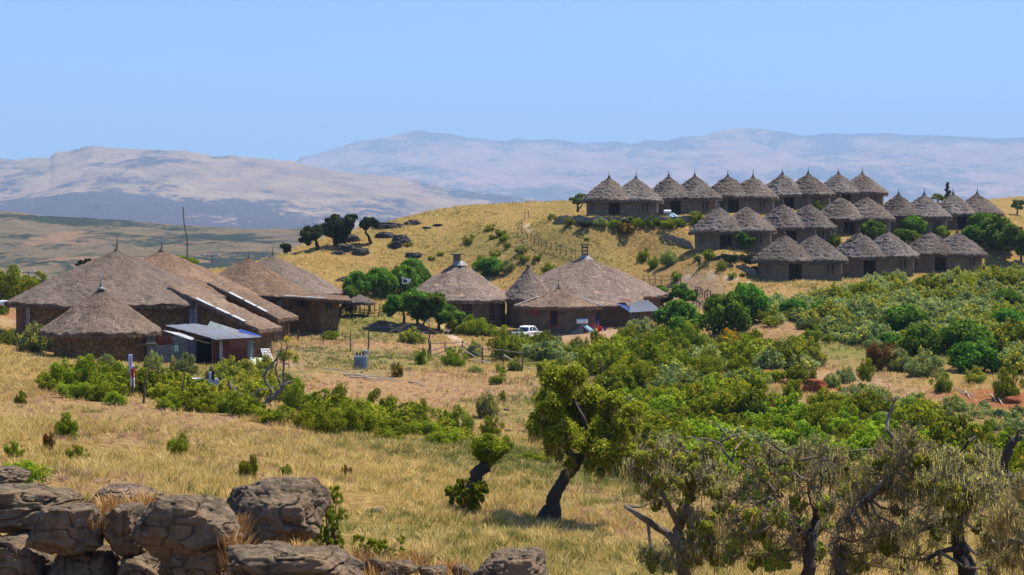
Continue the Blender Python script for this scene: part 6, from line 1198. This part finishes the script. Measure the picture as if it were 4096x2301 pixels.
def wire(pa, Ya, pb, Yb, label, r=.012, mat='tin_dark', sag=.25, name='wire'):
    A, B = at(*pa, Ya), at(*pb, Yb); c = A.copy(); m = MB(); m.tube([(A + (B - A) * t / 8) - c - V3(0, 0, 4 * sag * (t / 8) * (1 - t / 8)) for t in range(9)], r, 4); return tag(m.build(name, M[mat], loc=tuple(c)), label, 'wire')
Yw = hit(1475, 1404)[1]; wire((1476, 1300), Yw, (1716, 1306), hit(1716, 1432)[1], 'thin wire strung from the tallest dark post to the lamp post')
Yc = hit(948, 1636)[1]; wire((918, 1530), Yc, (1034, 1556), Yc, 'pale clothes line between the braced stake and the forked stake', .02, 'pale_wood', .5, 'clothes_line'); wire((1034, 1556), Yc, (1130, 1535), Yc, 'pale clothes line from the forked stake to the dead tree', .02, 'pale_wood', .1, 'clothes_line')
wire((1193, 1318), hit(1193, 1363)[1], (1293, 1335), hit(1293, 1374)[1], 'thin wire between the two short posts beside the annex')
# laundry
M['cloth'] = plain('white_cloth', (.75, .72, .72), .9, 0, .08, 8); M['cloth_dark'] = plain('dark_cloth', (.02, .035, .03), .9); M['cloth_red'] = plain('red_cloth', (.45, .03, .04), .9); M['cloth_lilac'] = plain('lilac_cloth', (.55, .5, .72), .9, 0, .1)
def cloth(px, py, w_, h_, mat, label, Y, seed=0):
    c = at(px, py, Y); u, v = np.meshgrid(np.linspace(0, 1, 12), np.linspace(0, 1, 14), indexing='ij'); x = (u - .5) * w_ * (1 - .25 * v * math.sin(seed + 1)); y = .06 * np.sin(u * 11 + seed) * (.3 + v); z = -v * h_ * (1 + .12 * np.sin(u * 5 + seed))
    o = npmesh('hanging_cloth', np.stack([x, y, z], -1).reshape(-1, 3), grid_faces(12, 14), mat, smooth=True, loc=tuple(c)); md = o.modifiers.new('s', 'SOLIDIFY'); md.thickness = .012; return tag(o, label, 'laundry', 'laundry on the stakes below the shed')
Y1 = hit(529, 1585)[1]; Y2 = hit(860, 1580)[1]
cloth(521, 1418, .22, .95, M['cloth_lilac'], 'pale lilac cloth hanging on the crooked stake', Y1, 1); cloth(529, 1460, .22, 1.15, M['cloth'], 'white cloth hanging low on the stake by the round hut', Y1, 2); cloth(530, 1474, .14, .42, M['cloth_red'], 'red cloth beside the white one by the round hut', Y1 - .1, 3)
cloth(846, 1488, .3, 1.0, M['cloth'], 'greyish white garment at the left end of the laundry line', Y2, 4); cloth(852, 1482, .14, .6, M['cloth_dark'], 'dark green strip on the left of the laundry line', Y2 - .1, 5); cloth(862, 1514, .3, .75, M['cloth'], 'white shirt with dark red hem on the laundry line', Y2, 6); cloth(869, 1516, .2, 1.0, M['cloth_lilac'], 'long lilac white scarf on the laundry line', Y2 - .1, 7); cloth(879, 1508, .2, .85, M['cloth_dark'], 'dark garment at the right end of the laundry line', Y2, 8); cloth(868, 1572, .2, .2, M['cloth_red'], 'small red cloth end below the lilac scarf', Y2 - .15, 9); cloth(705, 1381, .3, .55, plain('mint_cloth', (.3, .6, .45), .9), 'mint green cloth hanging in front of the shed wall', 132.6, 2)
cl = rock('white_bundle', at(18, 1212, 150), (1.4, .6, .6), 5, 24, M['cloth'], 'white cloth bundle draped on the bush at the left edge', None, cat='cloth')
# twisted dead tree
b = hit(1063, 1628); Yt = b[1]; g = random.Random(6); r = empty('dead_tree', tuple(b), 0, 'bare twisted dead tree with curling limbs below the shed', 'tree'); m = MB()
ZT = zz(3.617, 560, 1240)
path(m, [ZT(1835, 1415), ZT(1860, 1310), ZT(1950, 1240), ZT(2040, 1160), ZT(2085, 1100), ZT(2140, 1050), ZT(2220, 1035), ZT(2270, 1060)], Yt, b, [.22, .19, .16, .15, .12, .09, .06, .03], g, .05)
path(m, [ZT(1915, 1250), ZT(1900, 1160), ZT(1830, 1060), ZT(1795, 980), ZT(1830, 890), ZT(1900, 800), ZT(1980, 700), ZT(2040, 600), ZT(2050, 470)], Yt, b, [.09, .09, .09, .085, .08, .07, .06, .05, .02], g, .05)
path(m, [ZT(2045, 1150), ZT(2020, 1040), ZT(1975, 920), ZT(1965, 820), ZT(1990, 720)], Yt, b, [.08, .08, .07, .05, .03], g, .05); path(m, [ZT(2080, 1110), ZT(2075, 960), ZT(2070, 820), ZT(2090, 680), ZT(2140, 520), ZT(2100, 420)], Yt, b, [.09, .08, .06, .05, .03, .015], g, .05); path(m, [ZT(2080, 790), ZT(2150, 770), ZT(2160, 880)], Yt, b, [.04, .03, .015], g, .05)
tips = []
for q in ((2050, 480), (2140, 520), (2040, 600), (2090, 690), (1990, 700)):
    for k in range(3): grow(m, at(*ZT(*q), Yt) - b, V3(g.gauss(0, 1), g.gauss(0, .6), g.gauss(.4, .6)), .5, .022, 2, g, tips, .9, .05, .5, .01)
m.build('trunk', M['bark_grey'], r); cs = [at(*ZT(x, y), Yt) - b for x, y in ((2040, 650), (2100, 640), (2060, 720), (2130, 700), (2250, 680), (2255, 740), (2160, 620), (2120, 430))]
leaf_obj('foliage', cloud(cs, [.25] * len(cs), 1500, .045, 4, .6, inner=.9), M['flower'], r)
# utility poles and lines in the valley
def upole(px, Y, ytop, ybase, label, arm=True):
    x = (px - 2048) / F * Y; zt = at(px, ytop, Y)[2]; b = V3(x, Y, float(height(x, Y))); zt = at(px, ytop, Y)[2] - b[2]; r = empty('power_pole', tuple(b), 0, label, 'power pole')
    MB().tube([V3(0, 0, -.5), V3(0, 0, zt)], [.22, .14], 8).build('pole', M['white'] if not arm else M['tin_dark'], r)
    if arm:
        m = MB(); m.box((0, 0, zt - .5), (3.4, .16, .18)); m.build('crossarm', M['tin_dark'], r)
        m = MB(); [m.lathe([(.1, 0), (.16, .15), (.08, .4)], 8, (x_, 0, zt - .4)) for x_ in (-1.5, 0, 1.5)]; m.build('insulators', M['white'], r)
    return b + [0, 0, zt - .1]
pa = upole(848, 330, 1015, 1100, 'power pole with crossarm between the two lodge groups'); pb = upole(114, 360, 1082, 1130, 'small distant power pole at the left edge')
for k, (x1_, y1_) in enumerate(((1015, 1040), (1020, 1052))):
    wire((848, 1016 + k * 3), 330, (x1_, y1_), 330, 'faint power wire running right from the crossarm pole' if k == 0 else 'lower faint power wire right of the crossarm pole', .03, 'tin_shiny', .6)
for k, (xa, ya, xb, yb) in enumerate(((114, 1084, 300, 1075), (114, 1086, -40, 1130), (114, 1092, -20, 1160))): wire((xa, ya), 360, (xb, yb), 360, ['faint power wire running right from the small distant pole', 'upper faint wire left of the small distant pole', 'lower faint wire left of the small distant pole'][k], .035, 'tin_shiny', .8)
# ---------------------------------------------------------------- terrace things: bank, umbrella, benches, fence, flag
def stonewall(name, pts, h, label, mat='dry_stone', th=.5, cat='retaining wall', dz=0):
    P = [hit(*q) for q in pts]; P = [p for p in P if p is not None]; c = P[0].copy(); m = MB(); o = []
    for a, b_ in zip(P[:-1], P[1:]):
        k = max(2, int(np.linalg.norm(b_ - a) / .5)); o += [a + (b_ - a) * i / k for i in range(k)]
    o.append(P[-1]); g = np.random.default_rng(int(pts[0][0])); rows = 6; S = 0
    for i, q in enumerate(o):
        if i: S += np.linalg.norm(q - o[i - 1])
        hh_ = h * (.85 + .25 * g.random()) * min(1, .35 + min(i, len(o) - 1 - i) * .25)
        for k in range(rows + 1): m.v.append((q[0] - c[0] + g.normal(0, .03), q[1] - c[1] - .1 + .16 * k / rows + g.normal(0, .05), q[2] - c[2] - .4 + (hh_ + .4) * k / rows)); m.uv.append((S, k / rows * h))
        m.v.append((q[0] - c[0], q[1] - c[1] + th + .3, q[2] - c[2] + hh_ - .3)); m.uv.append((S, h + th))
    R = rows + 2
    for i in range(len(o) - 1):
        for k in range(R - 1): a = i * R + k; m.f.append((a, a + R, a + R + 1, a + 1))
    return tag(m.build(name, M[mat], loc=(c[0], c[1], c[2] + dz)), label, cat)
stonewall('retaining_wall', [(2215, 893), (2330, 900), (2450, 905), (2570, 904), (2700, 900), (2840, 895)], 1.1, 'long dark retaining wall behind the shrubs below the first upper hut')
stonewall('retaining_wall', [(2640, 955), (2690, 968), (2740, 985), (2775, 998)], .9, 'dry stone wall left of the first middle row hut')
stonewall('retaining_wall', [(2945, 1072), (2985, 1090), (3020, 1106), (3040, 1112)], .9, 'dry stone wall left of the first lower hut')
stonewall('retaining_wall', [(1450, 1325), (1560, 1333), (1680, 1335), (1745, 1342)], 1.0, 'low bank wall under the umbrella trees, their shade put into its colour', 'rock_dark')  # dark rock colour stands in for the tree shadow on this bank
stonewall('retaining_wall', [(1340, 1128), (1400, 1128), (1450, 1125)], .7, 'dark low bank at the foot of the hill behind the annex', 'rock_dark')
stonewall('retaining_wall', [(2850, 1045), (2950, 1050), (3060, 1048)], .9, 'dark terrace edge under the round green tree', 'rock_dark')
b = hit(1440, 1262); r = empty('thatched_parasol', tuple(b), 0, 'small thatched sunshade on posts left of the umbrella trees', 'sunshade'); rr = roof_obj('roof', 1.55, .85, M['thatch_row'], r, (0, 0, 2.3), 3, 1.1, .06, nth=60, ns=20, fr=250, tip=.0)
for x, y in ((-1, -.8), (1, -.8), (1, .8), (-1, .8)): MB().tube([(x, y, -.2), (x, y, 1.75)], .05, 6).build('post', M['post'], r)
M['orange'] = plain('orange_paint', (.72, .32, .04), .6, 0, .15)
for px_, py_, lb in ((1432, 1267, 'left wooden bench with an orange backrest beside the thatched sunshade'), (1492, 1266, 'right wooden bench with an orange backrest near the umbrella trees')):
    b = hit(px_, py_); r = empty('bench', tuple(b), R_(12), lb, 'bench', 'orange backed benches'); m = MB(); m.box((0, 0, .45), (1.5, .4, .06)); m.build('seat', M['orange'] if px_ > 1450 else M['wood'], r)
    m = MB(); m.box((0, .2, 1.25), (.62, .05, .12)); m.box((0, .2, 1.42), (.62, .05, .12)); m.build('backrest', M['orange'], r); m = MB(); m.box((-.2, .22, .95), (.06, .06, .95)); m.box((.2, .22, .95), (.06, .06, .95)); m.build('back_frame', M['post'], r)
    for x in (-.6, .6): MB().box((x, 0, .2), (.08, .36, .46)).build('leg', M['post'], r)
b0_ = hit(1900, 1290); r = empty('bench', tuple(gz(1948, 180)), 0, 'small orange bench before the lodge doors', 'bench', 'orange backed benches'); MB().box((0, 0, .45), (1.0, .35, .06)).build('seat', M['orange'], r)
for x in (-.4, .4): MB().box((x, 0, .2), (.07, .3, .44)).build('leg', M['post'], r)
fp = [(1420 + i * 20, 1256 + .2 * i) for i in range(10)]; fence('wooden_fence', 'dense stick fence behind the orange benches', fp, 1.25, (.92, .3), r=.045)
for i in range(len(fp) - 1):
    pass
b = gz(1607, 186); zt = at(1606, 1104, 186)[2] - b[2]; r = empty('flagpole', tuple(b), 0, 'white pennant flag with a dark printed patch on a thin pole above the umbrella trees', 'flag'); MB().tube([(0, 0, -.3), (0, 0, zt)], [.05, .03], 6).build('pole', M['post'], r)
u, v = np.meshgrid(np.linspace(0, 1, 20), np.linspace(0, 1, 12), indexing='ij'); hh_ = 1 - .62 * u; fx = u * 1.0; fz = zt - .05 - .13 * np.sin(u * 3) - (v * hh_ + u * .32) * .86; fy = .07 * np.sin(u * 8)
fo = npmesh('flag_cloth', np.stack([fx, fy, fz], -1).reshape(-1, 3), grid_faces(20, 12), M['cloth'], r, smooth=True); md = fo.modifiers.new('s', 'SOLIDIFY'); md.thickness = .01
u, v = np.meshgrid(np.linspace(.14, .62, 8), np.linspace(.2, .8, 8), indexing='ij'); hh_ = 1 - .62 * u; fz = zt - .05 - .13 * np.sin(u * 3) - (v * hh_ + u * .32) * .86
npmesh('printed_patch', np.stack([u * 1.0, .07 * np.sin(u * 8) - .02, fz], -1).reshape(-1, 3), grid_faces(8, 8), plain('patch_print', (.10, .08, .06), .9, 0, .9, 9), fo)
# transformer
b = hit(1443, 1478); r = empty('transformer', tuple(b), R_(-18), 'grey electrical transformer standing in the pinkish field', 'transformer'); M['tgrey'] = plain('transformer_grey', (.27, .33, .38), .55, .2, .15)
m = MB(); m.box((0, 0, .55), (.95, .55, .95)); m.box((0, 0, 1.05), (1.08, .68, .06)); m.box((0, 0, .06), (.8, .6, .12)); m.build('tank', M['tgrey'], r)
m = MB(); [m.box((-.4 + .1 * i, -.33, .55), (.03, .12, .7)) for i in range(9)]; [m.box((.53, -.2 + .1 * i, .55), (.1, .03, .7)) for i in range(5)]; m.build('cooling_fins', M['tgrey'], r)
for x in (-.3, -.05, .2):
    m = MB(); m.lathe([(.03, 0), (.09, .03), (.05, .08), (.09, .12), (.05, .17), (.08, .21), (.03, .34), (0, .36)], 10, (x, 0, 1.08)); m.build('bushing', M['rock_dark'], r)
m = MB(); m.tube([(.15, .15, 1.42), (.7, .05, 1.38)], [.15, .15], 14); m.tube([(.3, .12, 1.05), (.3, .12, 1.35)], .04, 6); m.build('oil_conservator', M['tin_shiny'], r)
# logs and branches on the ground
def logs(label, segs, Yoff=0):
    c = hit(*segs[0][0]); m = MB()
    for a, b_, rr in segs:
        A, B = hit(*a), hit(*b_); m.tube([A - c + [0, 0, .07], (A + B) / 2 - c + [0, 0, .16], B - c + [0, 0, .08]], [rr, rr * .9, rr * .5], 6, wob=.1)
    return tag(m.build('fallen_branches', M['pale_wood'], loc=tuple(c)), label, 'branches')
logs('long grey fallen branches lying in the grass below the transformer', [((1290, 1478), (1395, 1490), .06), ((1375, 1502), (1480, 1516), .07), ((1420, 1506), (1590, 1524), .05), ((1400, 1512), (1530, 1528), .06), ((1430, 1500), (1500, 1526), .05), ((1635, 1530), (1700, 1550), .07), ((1500, 1520), (1595, 1530), .05)])
logs('thin pale log lying in the field left of the fence posts', [((1212, 1405), (1280, 1408), .06)])
logs('pile of pale cut stems in the green thicket', [((3125, 1722), (3220, 1745), .05), ((3130, 1732), (3235, 1738), .05), ((3120, 1712), (3180, 1760), .05), ((3140, 1722), (3240, 1728), .04), ((3228, 1738), (3285, 1755), .04)])
logs('scattered pale sticks near the red soil at the right edge', [((3840, 1575), (3900, 1590), .06), ((3860, 1568), (3880, 1600), .05), ((3800, 1560), (3860, 1572), .05), ((3985, 1590), (4010, 1625), .05), ((4000, 1600), (4060, 1612), .06), ((3960, 1580), (3985, 1612), .05)])
# hill outcrops
HO = [(1563, 918, 110, 32), (1652, 904, 72, 26), (1392, 978, 100, 48), (1537, 955, 75, 32), (1605, 985, 75, 48), (1580, 1000, 50, 36), (1443, 1030, 65, 40), (1652, 1040, 58, 34), (1388, 1012, 90, 36), (1750, 907, 44, 12), (1355, 1025, 60, 26), (1705, 917, 40, 12)]
HL = ['long dark outcrop just below the hill skyline', 'dark outcrop on the skyline right of the leaning hill tree', 'dark slanting outcrop under the dark hill trees', 'dark outcrop right of the leaning hill tree trunk', 'largest lumpy dark outcrop in the middle of the hill brow', 'dark outcrop lobe below the largest lumpy one', 'round dark outcrop lowest on the left slope', 'dark outcrop lowest on the right of the group', 'slanting dark outcrop left of the round one', 'tiny flat outcrop highest on the hill', 'dark outcrop nearest the left foot of the hill', 'small flat outcrop between the two skyline ones']
for i, ((x, y, w_, h_), lb) in enumerate(zip(HO, HL)):
    p = hit(x, y - h_ * .3); s = p[1] / F
    rock('rock_outcrop', (p[0], p[1], p[2] + h_ * s * .02), (w_ * s * 1.15, w_ * s * .8, h_ * s * 1.35), 60 + i, 64, M['rock_dark'], lb, 'dark rock outcrops on the hill', cat='rock', pits=.2)
# red earth mounds
n = NT('red_earth'); P = n.obj(); q = n.noise(P, 3, 6, .7); M['red_earth'] = n.done(n.ramp(q, [(.3, (.13, .035, .014)), (.7, (.30, .10, .04))]), .95, n.bump(q, 1., .12), spec=.05)
for x, y, w_, h_, s_, lb in ((3090, 1508, 100, 36, 1, 'left red earth mound between silvery shrubs'), (3265, 1572, 110, 66, 2, 'bigger red earth mound in the middle of the right slope'), (3235, 1520, 70, 36, 4, 'brownish earth heap just behind the bigger red mound'), (4045, 1612, 90, 30, 3, 'flat red soil heap at the right edge')):
    p = hit(x, y); s = p[1] / F; rock('earth_mound', (p[0], p[1], p[2] + h_ * s * .1), (w_ * s, w_ * s * .8, h_ * s * 1.5), 80 + s_, 60, M['red_earth'] if s_ != 4 else plain('brown_earth', (.2, .11, .06), .95, 0, .5, 4), lb, 'earth mounds', facets=5, cat='earth mound', pits=.01)
for x, y, lb in ((140, 1548, 'small dark stone in the dry grass at the far left'), (215, 1565, 'flat grey stone right of the small dark one'), (188, 1430, 'pale stone at the foot of the grey green bush'), (1510, 2052, 'flat pale stone in the grass left of the leaning stump'), (2028, 1642, 'small pale stone in the pink field'), (2032, 1728, 'small round stone under the pink slope'), (2100, 1730, 'pale stone left of the leaning green tree')):
    p = hit(x, y); rock('stone', (p[0], p[1], p[2] + .03), (.45, .35, .25), x, 24, M['rock'], lb, 'single stones in the grass', cat='stone')
# ---------------------------------------------------------------- pickup truck
def pickup():
    b = gz(2112, 173); al = R_(33); r = empty('pickup_truck', tuple(b), math.pi / 2 - al, 'white double cab pickup truck parked among bushes in front of the low kitchen hut', 'pickup truck'); r.scale = (.86, .86, .88)
    def ext(prof, w0, w1=None, name='body', mat=None, parent=r, bev=.05, ysh=0):
        m = MB(); k = len(prof); w1 = w1 or [w0] * k; vs = [(x, -w1[i], z) for i, (x, z) in enumerate(prof)] + [(x, w1[i], z) for i, (x, z) in enumerate(prof)]
        fs = [tuple(range(k)), tuple(range(2 * k - 1, k - 1, -1))] + [(i, i + k, (i + 1) % k + k, (i + 1) % k) for i in range(k)]; m.add(vs, [tuple(reversed(f)) for f in fs]); o = m.build(name, mat or CARW, parent); o.modifiers.new('b', 'BEVEL').width = bev; o.modifiers['b'].segments = 3; return o
    low = [(-2.55, .5), (-2.55, 1.08), (.2, 1.08), (1.15, 1.08), (1.3, 1.06), (2.3, .93), (2.5, .8), (2.52, .45), (2.2, .38), (2.1, .72), (1.75, .86), (1.4, .72), (1.28, .36), (-.95, .36), (-1.05, .7), (-1.42, .86), (-1.78, .7), (-1.9, .42)]
    ext(low, .87)
    cab = [(-1.05, 1.0), (-.9, 1.62), (-.7, 1.72), (.35, 1.74), (.6, 1.66), (1.3, 1.04)]
    ext(cab, .82, [.84, .70, .66, .66, .70, .82], 'cab')
    for s in (-1, 1):
        for nm, q in (('rear_window', [(-.86, 1.14), (-.76, 1.58), (-.2, 1.62), (-.2, 1.14)]), ('front_window', [(-.1, 1.14), (-.1, 1.62), (.45, 1.6), (1.0, 1.14)])):
            m = MB(); m.add([(x, s * (.84 - (z - 1.0) * .235 + .012), z) for x, z in q], [(0, 1, 2, 3)]); m.build('side_window', M['glass'], r)
        m = MB(); m.box((1.0, s * .98, 1.12), (.12, .18, .16)); m.build('mirror', M['dark'], r)
        m = MB(); m.box((-.15, s * .885, .88), (1.9, .008, .05)); m.build('side_stripe', M['orange'], r); m = MB(); m.box((-.3, s * .885, 1.0), (.2, .02, .03)); m.box((.75, s * .885, 1.0), (.2, .02, .03)); m.build('door_handle', M['tin_dark'], r)
    m = MB(); m.add([(-1.035, -.6, 1.12), (-.915, -.58, 1.56), (-.915, .58, 1.56), (-1.035, .6, 1.12)], [(0, 1, 2, 3)]); [m.add([(v_[0] - .01, v_[1], v_[2]) for v_ in ((-1.035, y - .015, 1.12), (-.915, y - .015, 1.56), (-.915, y + .015, 1.56), (-1.035, y + .015, 1.12))], [(0, 1, 2, 3)]) for y in ()]; m.build('back_window', M['glass'], r)
    m = MB(); m.add([(1.29, -.68, 1.08), (.64, -.6, 1.62), (.64, .6, 1.62), (1.29, .68, 1.08)], [(0, 1, 2, 3)]); o = m.build('windscreen', M['glass'], r); o.location = (.02, 0, .02)
    m = MB(); m.box((-1.8, 0, 1.085), (1.3, 1.5, .02)); m.build('load_bed', M['dark'], r)
    tg = MB().box((-2.565, 0, .84), (.03, 1.45, .42)).build('tailgate', CARW, r)
    cu = bpy.data.curves.new('lettering', 'FONT'); cu.body = 'TOYOTA'; cu.size = .30; cu.align_x = 'CENTER'; cu.align_y = 'CENTER'; cu.extrude = .004; cu.materials.append(M['dark']); t0_ = bpy.data.objects.new('lettering_curve', cu); C.objects.link(t0_); bpy.context.view_layer.update(); me_ = bpy.data.meshes.new_from_object(t0_.evaluated_get(bpy.context.evaluated_depsgraph_get())); bpy.data.objects.remove(t0_); t = bpy.data.objects.new('lettering', me_); C.objects.link(t); t.parent = tg; t.location = (-2.586, 0, .84); t.rotation_euler = (math.pi / 2, 0, -math.pi / 2)
    MB().box((-2.66, 0, .48), (.14, 1.7, .16)).build('rear_bumper', M['tin_shiny'], r); MB().box((2.56, 0, .5), (.14, 1.72, .26)).build('front_bumper', CARW, r)
    for s in (-1, 1): MB().box((-2.57, s * .8, .84), (.04, .13, .36)).build('tail_light', M['cloth_red'], r); MB().box((2.44, s * .68, .78), (.12, .3, .16)).build('headlight', M['glass_sky'], r)
    for x in (-1.42, 1.75):
        for s in (-1, 1):
            wz = MB().tube([(0, -.11, 0), (0, -.1, 0), (0, .1, 0), (0, .11, 0)], [.33, .37, .37, .33], 24).build('wheel', M['dark'], r, loc=(x, s * .8, .37)); MB().tube([(0, -.01, 0), (0, .01, 0)], .2, 16).build('rim', M['tin_shiny'], wz, loc=(0, s * .115, 0))
n = NT('car_white'); CARW = n.done((.78, .79, .76), .3, spec=.5); pickup()
# ---------------------------------------------------------------- people
def figure(name, root, J, E, mat, sub=1):
    """skinned figure: J joints {name: (xyz, radius)}, E edges"""
    me = bpy.data.meshes.new(name); ks = list(J); me.from_pydata([J[k][0] for k in ks], [(ks.index(a), ks.index(b)) for a, b in E], []); o = bpy.data.objects.new(name, me); C.objects.link(o); o.parent = root
    o.modifiers.new('sk', 'SKIN'); 
    if not me.skin_vertices: bpy.context.view_layer.update()
    L_ = me.skin_vertices[0].data if me.skin_vertices else None
    if L_:
        for i, k in enumerate(ks): rr = J[k][1]; L_[i].radius = rr if hasattr(rr, '__len__') else (rr, rr); L_[i].use_root = (i == 0)
    s = o.modifiers.new('ss', 'SUBSURF'); s.levels = s.render_levels = sub; me.materials.append(mat); return o
SKIN = plain('dark_skin', (.12, .06, .04), .6, 0, .1)
def person(px, Y, rz, label, pose, jacket, trousers, sc_=1.):
    b = gz(px, Y); r = empty('person', tuple(b), rz, label, 'person'); r.scale = (sc_,) * 3
    if pose == 'walk':
        hip = .92; J = {'pelvis': ((0, 0, hip), .12), 'waist': ((0, 0, 1.06), .11), 'chest': ((0, .01, 1.28), (.17, .11)), 'neck': ((0, .01, 1.46), .05), 'head0': ((0, .02, 1.55), .075), 'head': ((0, .03, 1.66), .095), 'top': ((0, .03, 1.73), .06)}
        for s, k in ((-1, 'l'), (1, 'r')):
            J |= {'sh' + k: ((s * .19, 0, 1.40), .065), 'el' + k: ((s * .25, -.03 * s, 1.14), .045), 'wr' + k: ((s * .28, .06 * s, .90), .033), 'ha' + k: ((s * .28, .08 * s, .82), .036), 'hp' + k: ((s * .09, 0, hip - .03), .09), 'kn' + k: ((s * .10, .10 * s + .04, .50), .062), 'an' + k: ((s * .10, .14 * s - .04, .09), .042), 'to' + k: ((s * .11, .14 * s + .10, .04), .038)}
    else:
        J = {'pelvis': ((0, 0, .28), .14), 'waist': ((0, .06, .42), .13), 'chest': ((0, .14, .62), (.18, .13)), 'neck': ((0, .2, .80), .055), 'head0': ((0, .23, .87), .075), 'head': ((0, .25, .97), .095), 'top': ((0, .25, 1.04), .06)}
        for s, k in ((-1, 'l'), (1, 'r')):
            J |= {'sh' + k: ((s * .19, .14, .74), .07), 'el' + k: ((s * .25, .32, .55), .05), 'wr' + k: ((s * .12, .50, .52), .035), 'ha' + k: ((s * .06, .56, .52), .04), 'hp' + k: ((s * .1, .02, .26), .1), 'kn' + k: ((s * .16, .42, .48), .07), 'an' + k: ((s * .14, .30, .08), .045), 'to' + k: ((s * .14, .45, .04), .04)}
    E = [('pelvis', 'waist'), ('waist', 'chest'), ('chest', 'neck'), ('neck', 'head0'), ('head0', 'head'), ('head', 'top')]
    for k in 'lr': E += [('chest', 'sh' + k), ('sh' + k, 'el' + k), ('el' + k, 'wr' + k), ('wr' + k, 'ha' + k), ('pelvis', 'hp' + k), ('hp' + k, 'kn' + k), ('kn' + k, 'an' + k), ('an' + k, 'to' + k)]
    figure('body', r, J, E, SKIN, 2)
    g = lambda ks, f: {k: (J[k][0], tuple(q * f for q in (J[k][1] if hasattr(J[k][1], '__len__') else (J[k][1], J[k][1])))) for k in ks}
    figure('jacket', r, g(['pelvis', 'waist', 'chest', 'shl', 'ell', 'wrl', 'shr', 'elr', 'wrr'], 1.22), [e for e in E if all(q in ('pelvis', 'waist', 'chest', 'shl', 'ell', 'wrl', 'shr', 'elr', 'wrr') for q in e)], jacket, 2)
    figure('trousers', r, g(['pelvis', 'hpl', 'knl', 'anl', 'hpr', 'knr', 'anr'], 1.24), [e for e in E if all(q in ('pelvis', 'hpl', 'knl', 'anl', 'hpr', 'knr', 'anr') for q in e)], trousers, 2)
    h = J['head'][0]; hb_ = MB(); hb_.lathe([(.0, .12), (.075, .10), (.108, .03), (.104, -.04), (.07, -.07)], 12, (h[0], h[1] - .012, h[2] + .01)); hb_.build('hair', M['dark'], r, True)
    m = MB(); m.tube([(h[0], h[1] + .10, h[2] + .0), (h[0], h[1] + .125, h[2] - .03)], [.012, .018], 6); m.build('nose', SKIN, r); return r
person(2784, 198, R_(20), 'person in a dark jacket and green trousers walking past the little rail gate', 'walk', M['cloth_dark'], plain('green_trousers', (.06, .13, .08), .9), .95)
person(2797, 204, R_(40), 'person in dark clothes beside the domed tree, behind the walking one', 'walk', M['cloth_dark'], M['cloth_dark'], .92)
person(3504, 205.5, R_(60), 'person in black crouching in the grass before the second lower hut', 'crouch', M['cloth_dark'], M['cloth_dark'], 1.15)
# ---------------------------------------------------------------- names for the shrubs
KW = {'heath': 'olive green', 'dome': 'dark green domed', 'silver': 'silvery green', 'flower': 'yellow flowered', 'lime': 'bright yellow green', 'gold': 'golden olive', 'olive': 'dark olive', 'rust': 'rusty brown', 'teal': 'blue green'}
LM = [(404, 1300, 'the small hut'), (150, 1280, 'the largest lodge end'), (60, 1150, 'the left edge'), (850, 1400, 'the metal shed'), (1240, 1250, 'the stone annex'), (1063, 1500, 'the twisted dead tree'), (1444, 1450, 'the transformer'), (1480, 1260, 'the orange benches'), (1700, 1240, 'the umbrella trees'), (1831, 1130, 'the tin capped lodge'), (2339, 1050, 'the biggest central lodge'), (2234, 1280, 'the low kitchen hut'), (2112, 1330, 'the pickup truck'),
      (1930, 1430, 'the log fence'), (2580, 1230, 'the tin lean-to'), (2784, 1250, 'the walking person'), (1380, 960, 'the dark hill trees'), (2090, 930, 'the curving hill fence'), (2480, 850, 'the first upper hut'), (2700, 850, 'the second upper hut'), (2930, 960, 'the first middle hut'), (3200, 1060, 'the first lower hut'), (3490, 1040, 'the second lower hut'), (3770, 1020, 'the third lower hut'), (4020, 1000, 'the right edge trees'),
      (3265, 1540, 'the bigger red mound'), (3090, 1480, 'the left red mound'), (2300, 1750, 'the leaning green tree'), (1890, 1950, 'the leaning stump'), (2424, 1480, 'the thin leaning pole'), (3180, 1740, 'the cut stem pile'), (3870, 1590, 'the scattered sticks'), (4045, 1610, 'the flat red soil'), (860, 1540, 'the white laundry'), (529, 1540, 'the stake laundry'), (400, 2100, 'the boulder ledge'), (3300, 1900, 'the lichen trees'), (2650, 1110, 'the two rail fence'), (2900, 1240, 'the domed pair'), (3640, 1280, 'the flowering slope'), (3240, 960, 'the second middle hut'), (3630, 920, 'the fourth middle hut'), (3870, 900, 'the last middle hut')]
D8 = ['right of', 'below', 'left of', 'above']
lab = {}
for o, px, py, w_, h_, kd in BU:
    cy = py - h_ / 2; L_ = sorted(LM, key=lambda l: math.hypot(l[0] - px, (l[1] - cy) * 1.2))[0]; dx, dy = px - L_[0], cy - L_[1]
    d = ('right of' if dx > 0 else 'left of') if abs(dx) > abs(dy) else ('below' if dy > 0 else 'above'); sz = 'tiny' if w_ < 35 else 'small' if w_ < 70 else 'medium' if w_ < 115 else 'large'
    lab.setdefault('%s %s shrub %s %s' % (sz, KW[kd], d, L_[2]), []).append((px, o, kd))
ORDN = {2: ['left one of two', 'right one of two'], 3: ['leftmost of three', 'middle of three', 'rightmost of three'], 4: ['leftmost of four', 'second of four from left', 'third of four from left', 'rightmost of four']}
for k, v in lab.items():
    v.sort(key=lambda q: q[0])
    for i, (px, o, kd) in enumerate(v):
        s = k
        if len(v) > 1: s = k + ', ' + (ORDN[len(v)][i] if len(v) in ORDN else ('leftmost' if i == 0 else 'rightmost' if i == len(v) - 1 else 'number %d from left' % (i + 1)))
        tag(o, s, 'shrub', KW[kd] + ' shrubs')
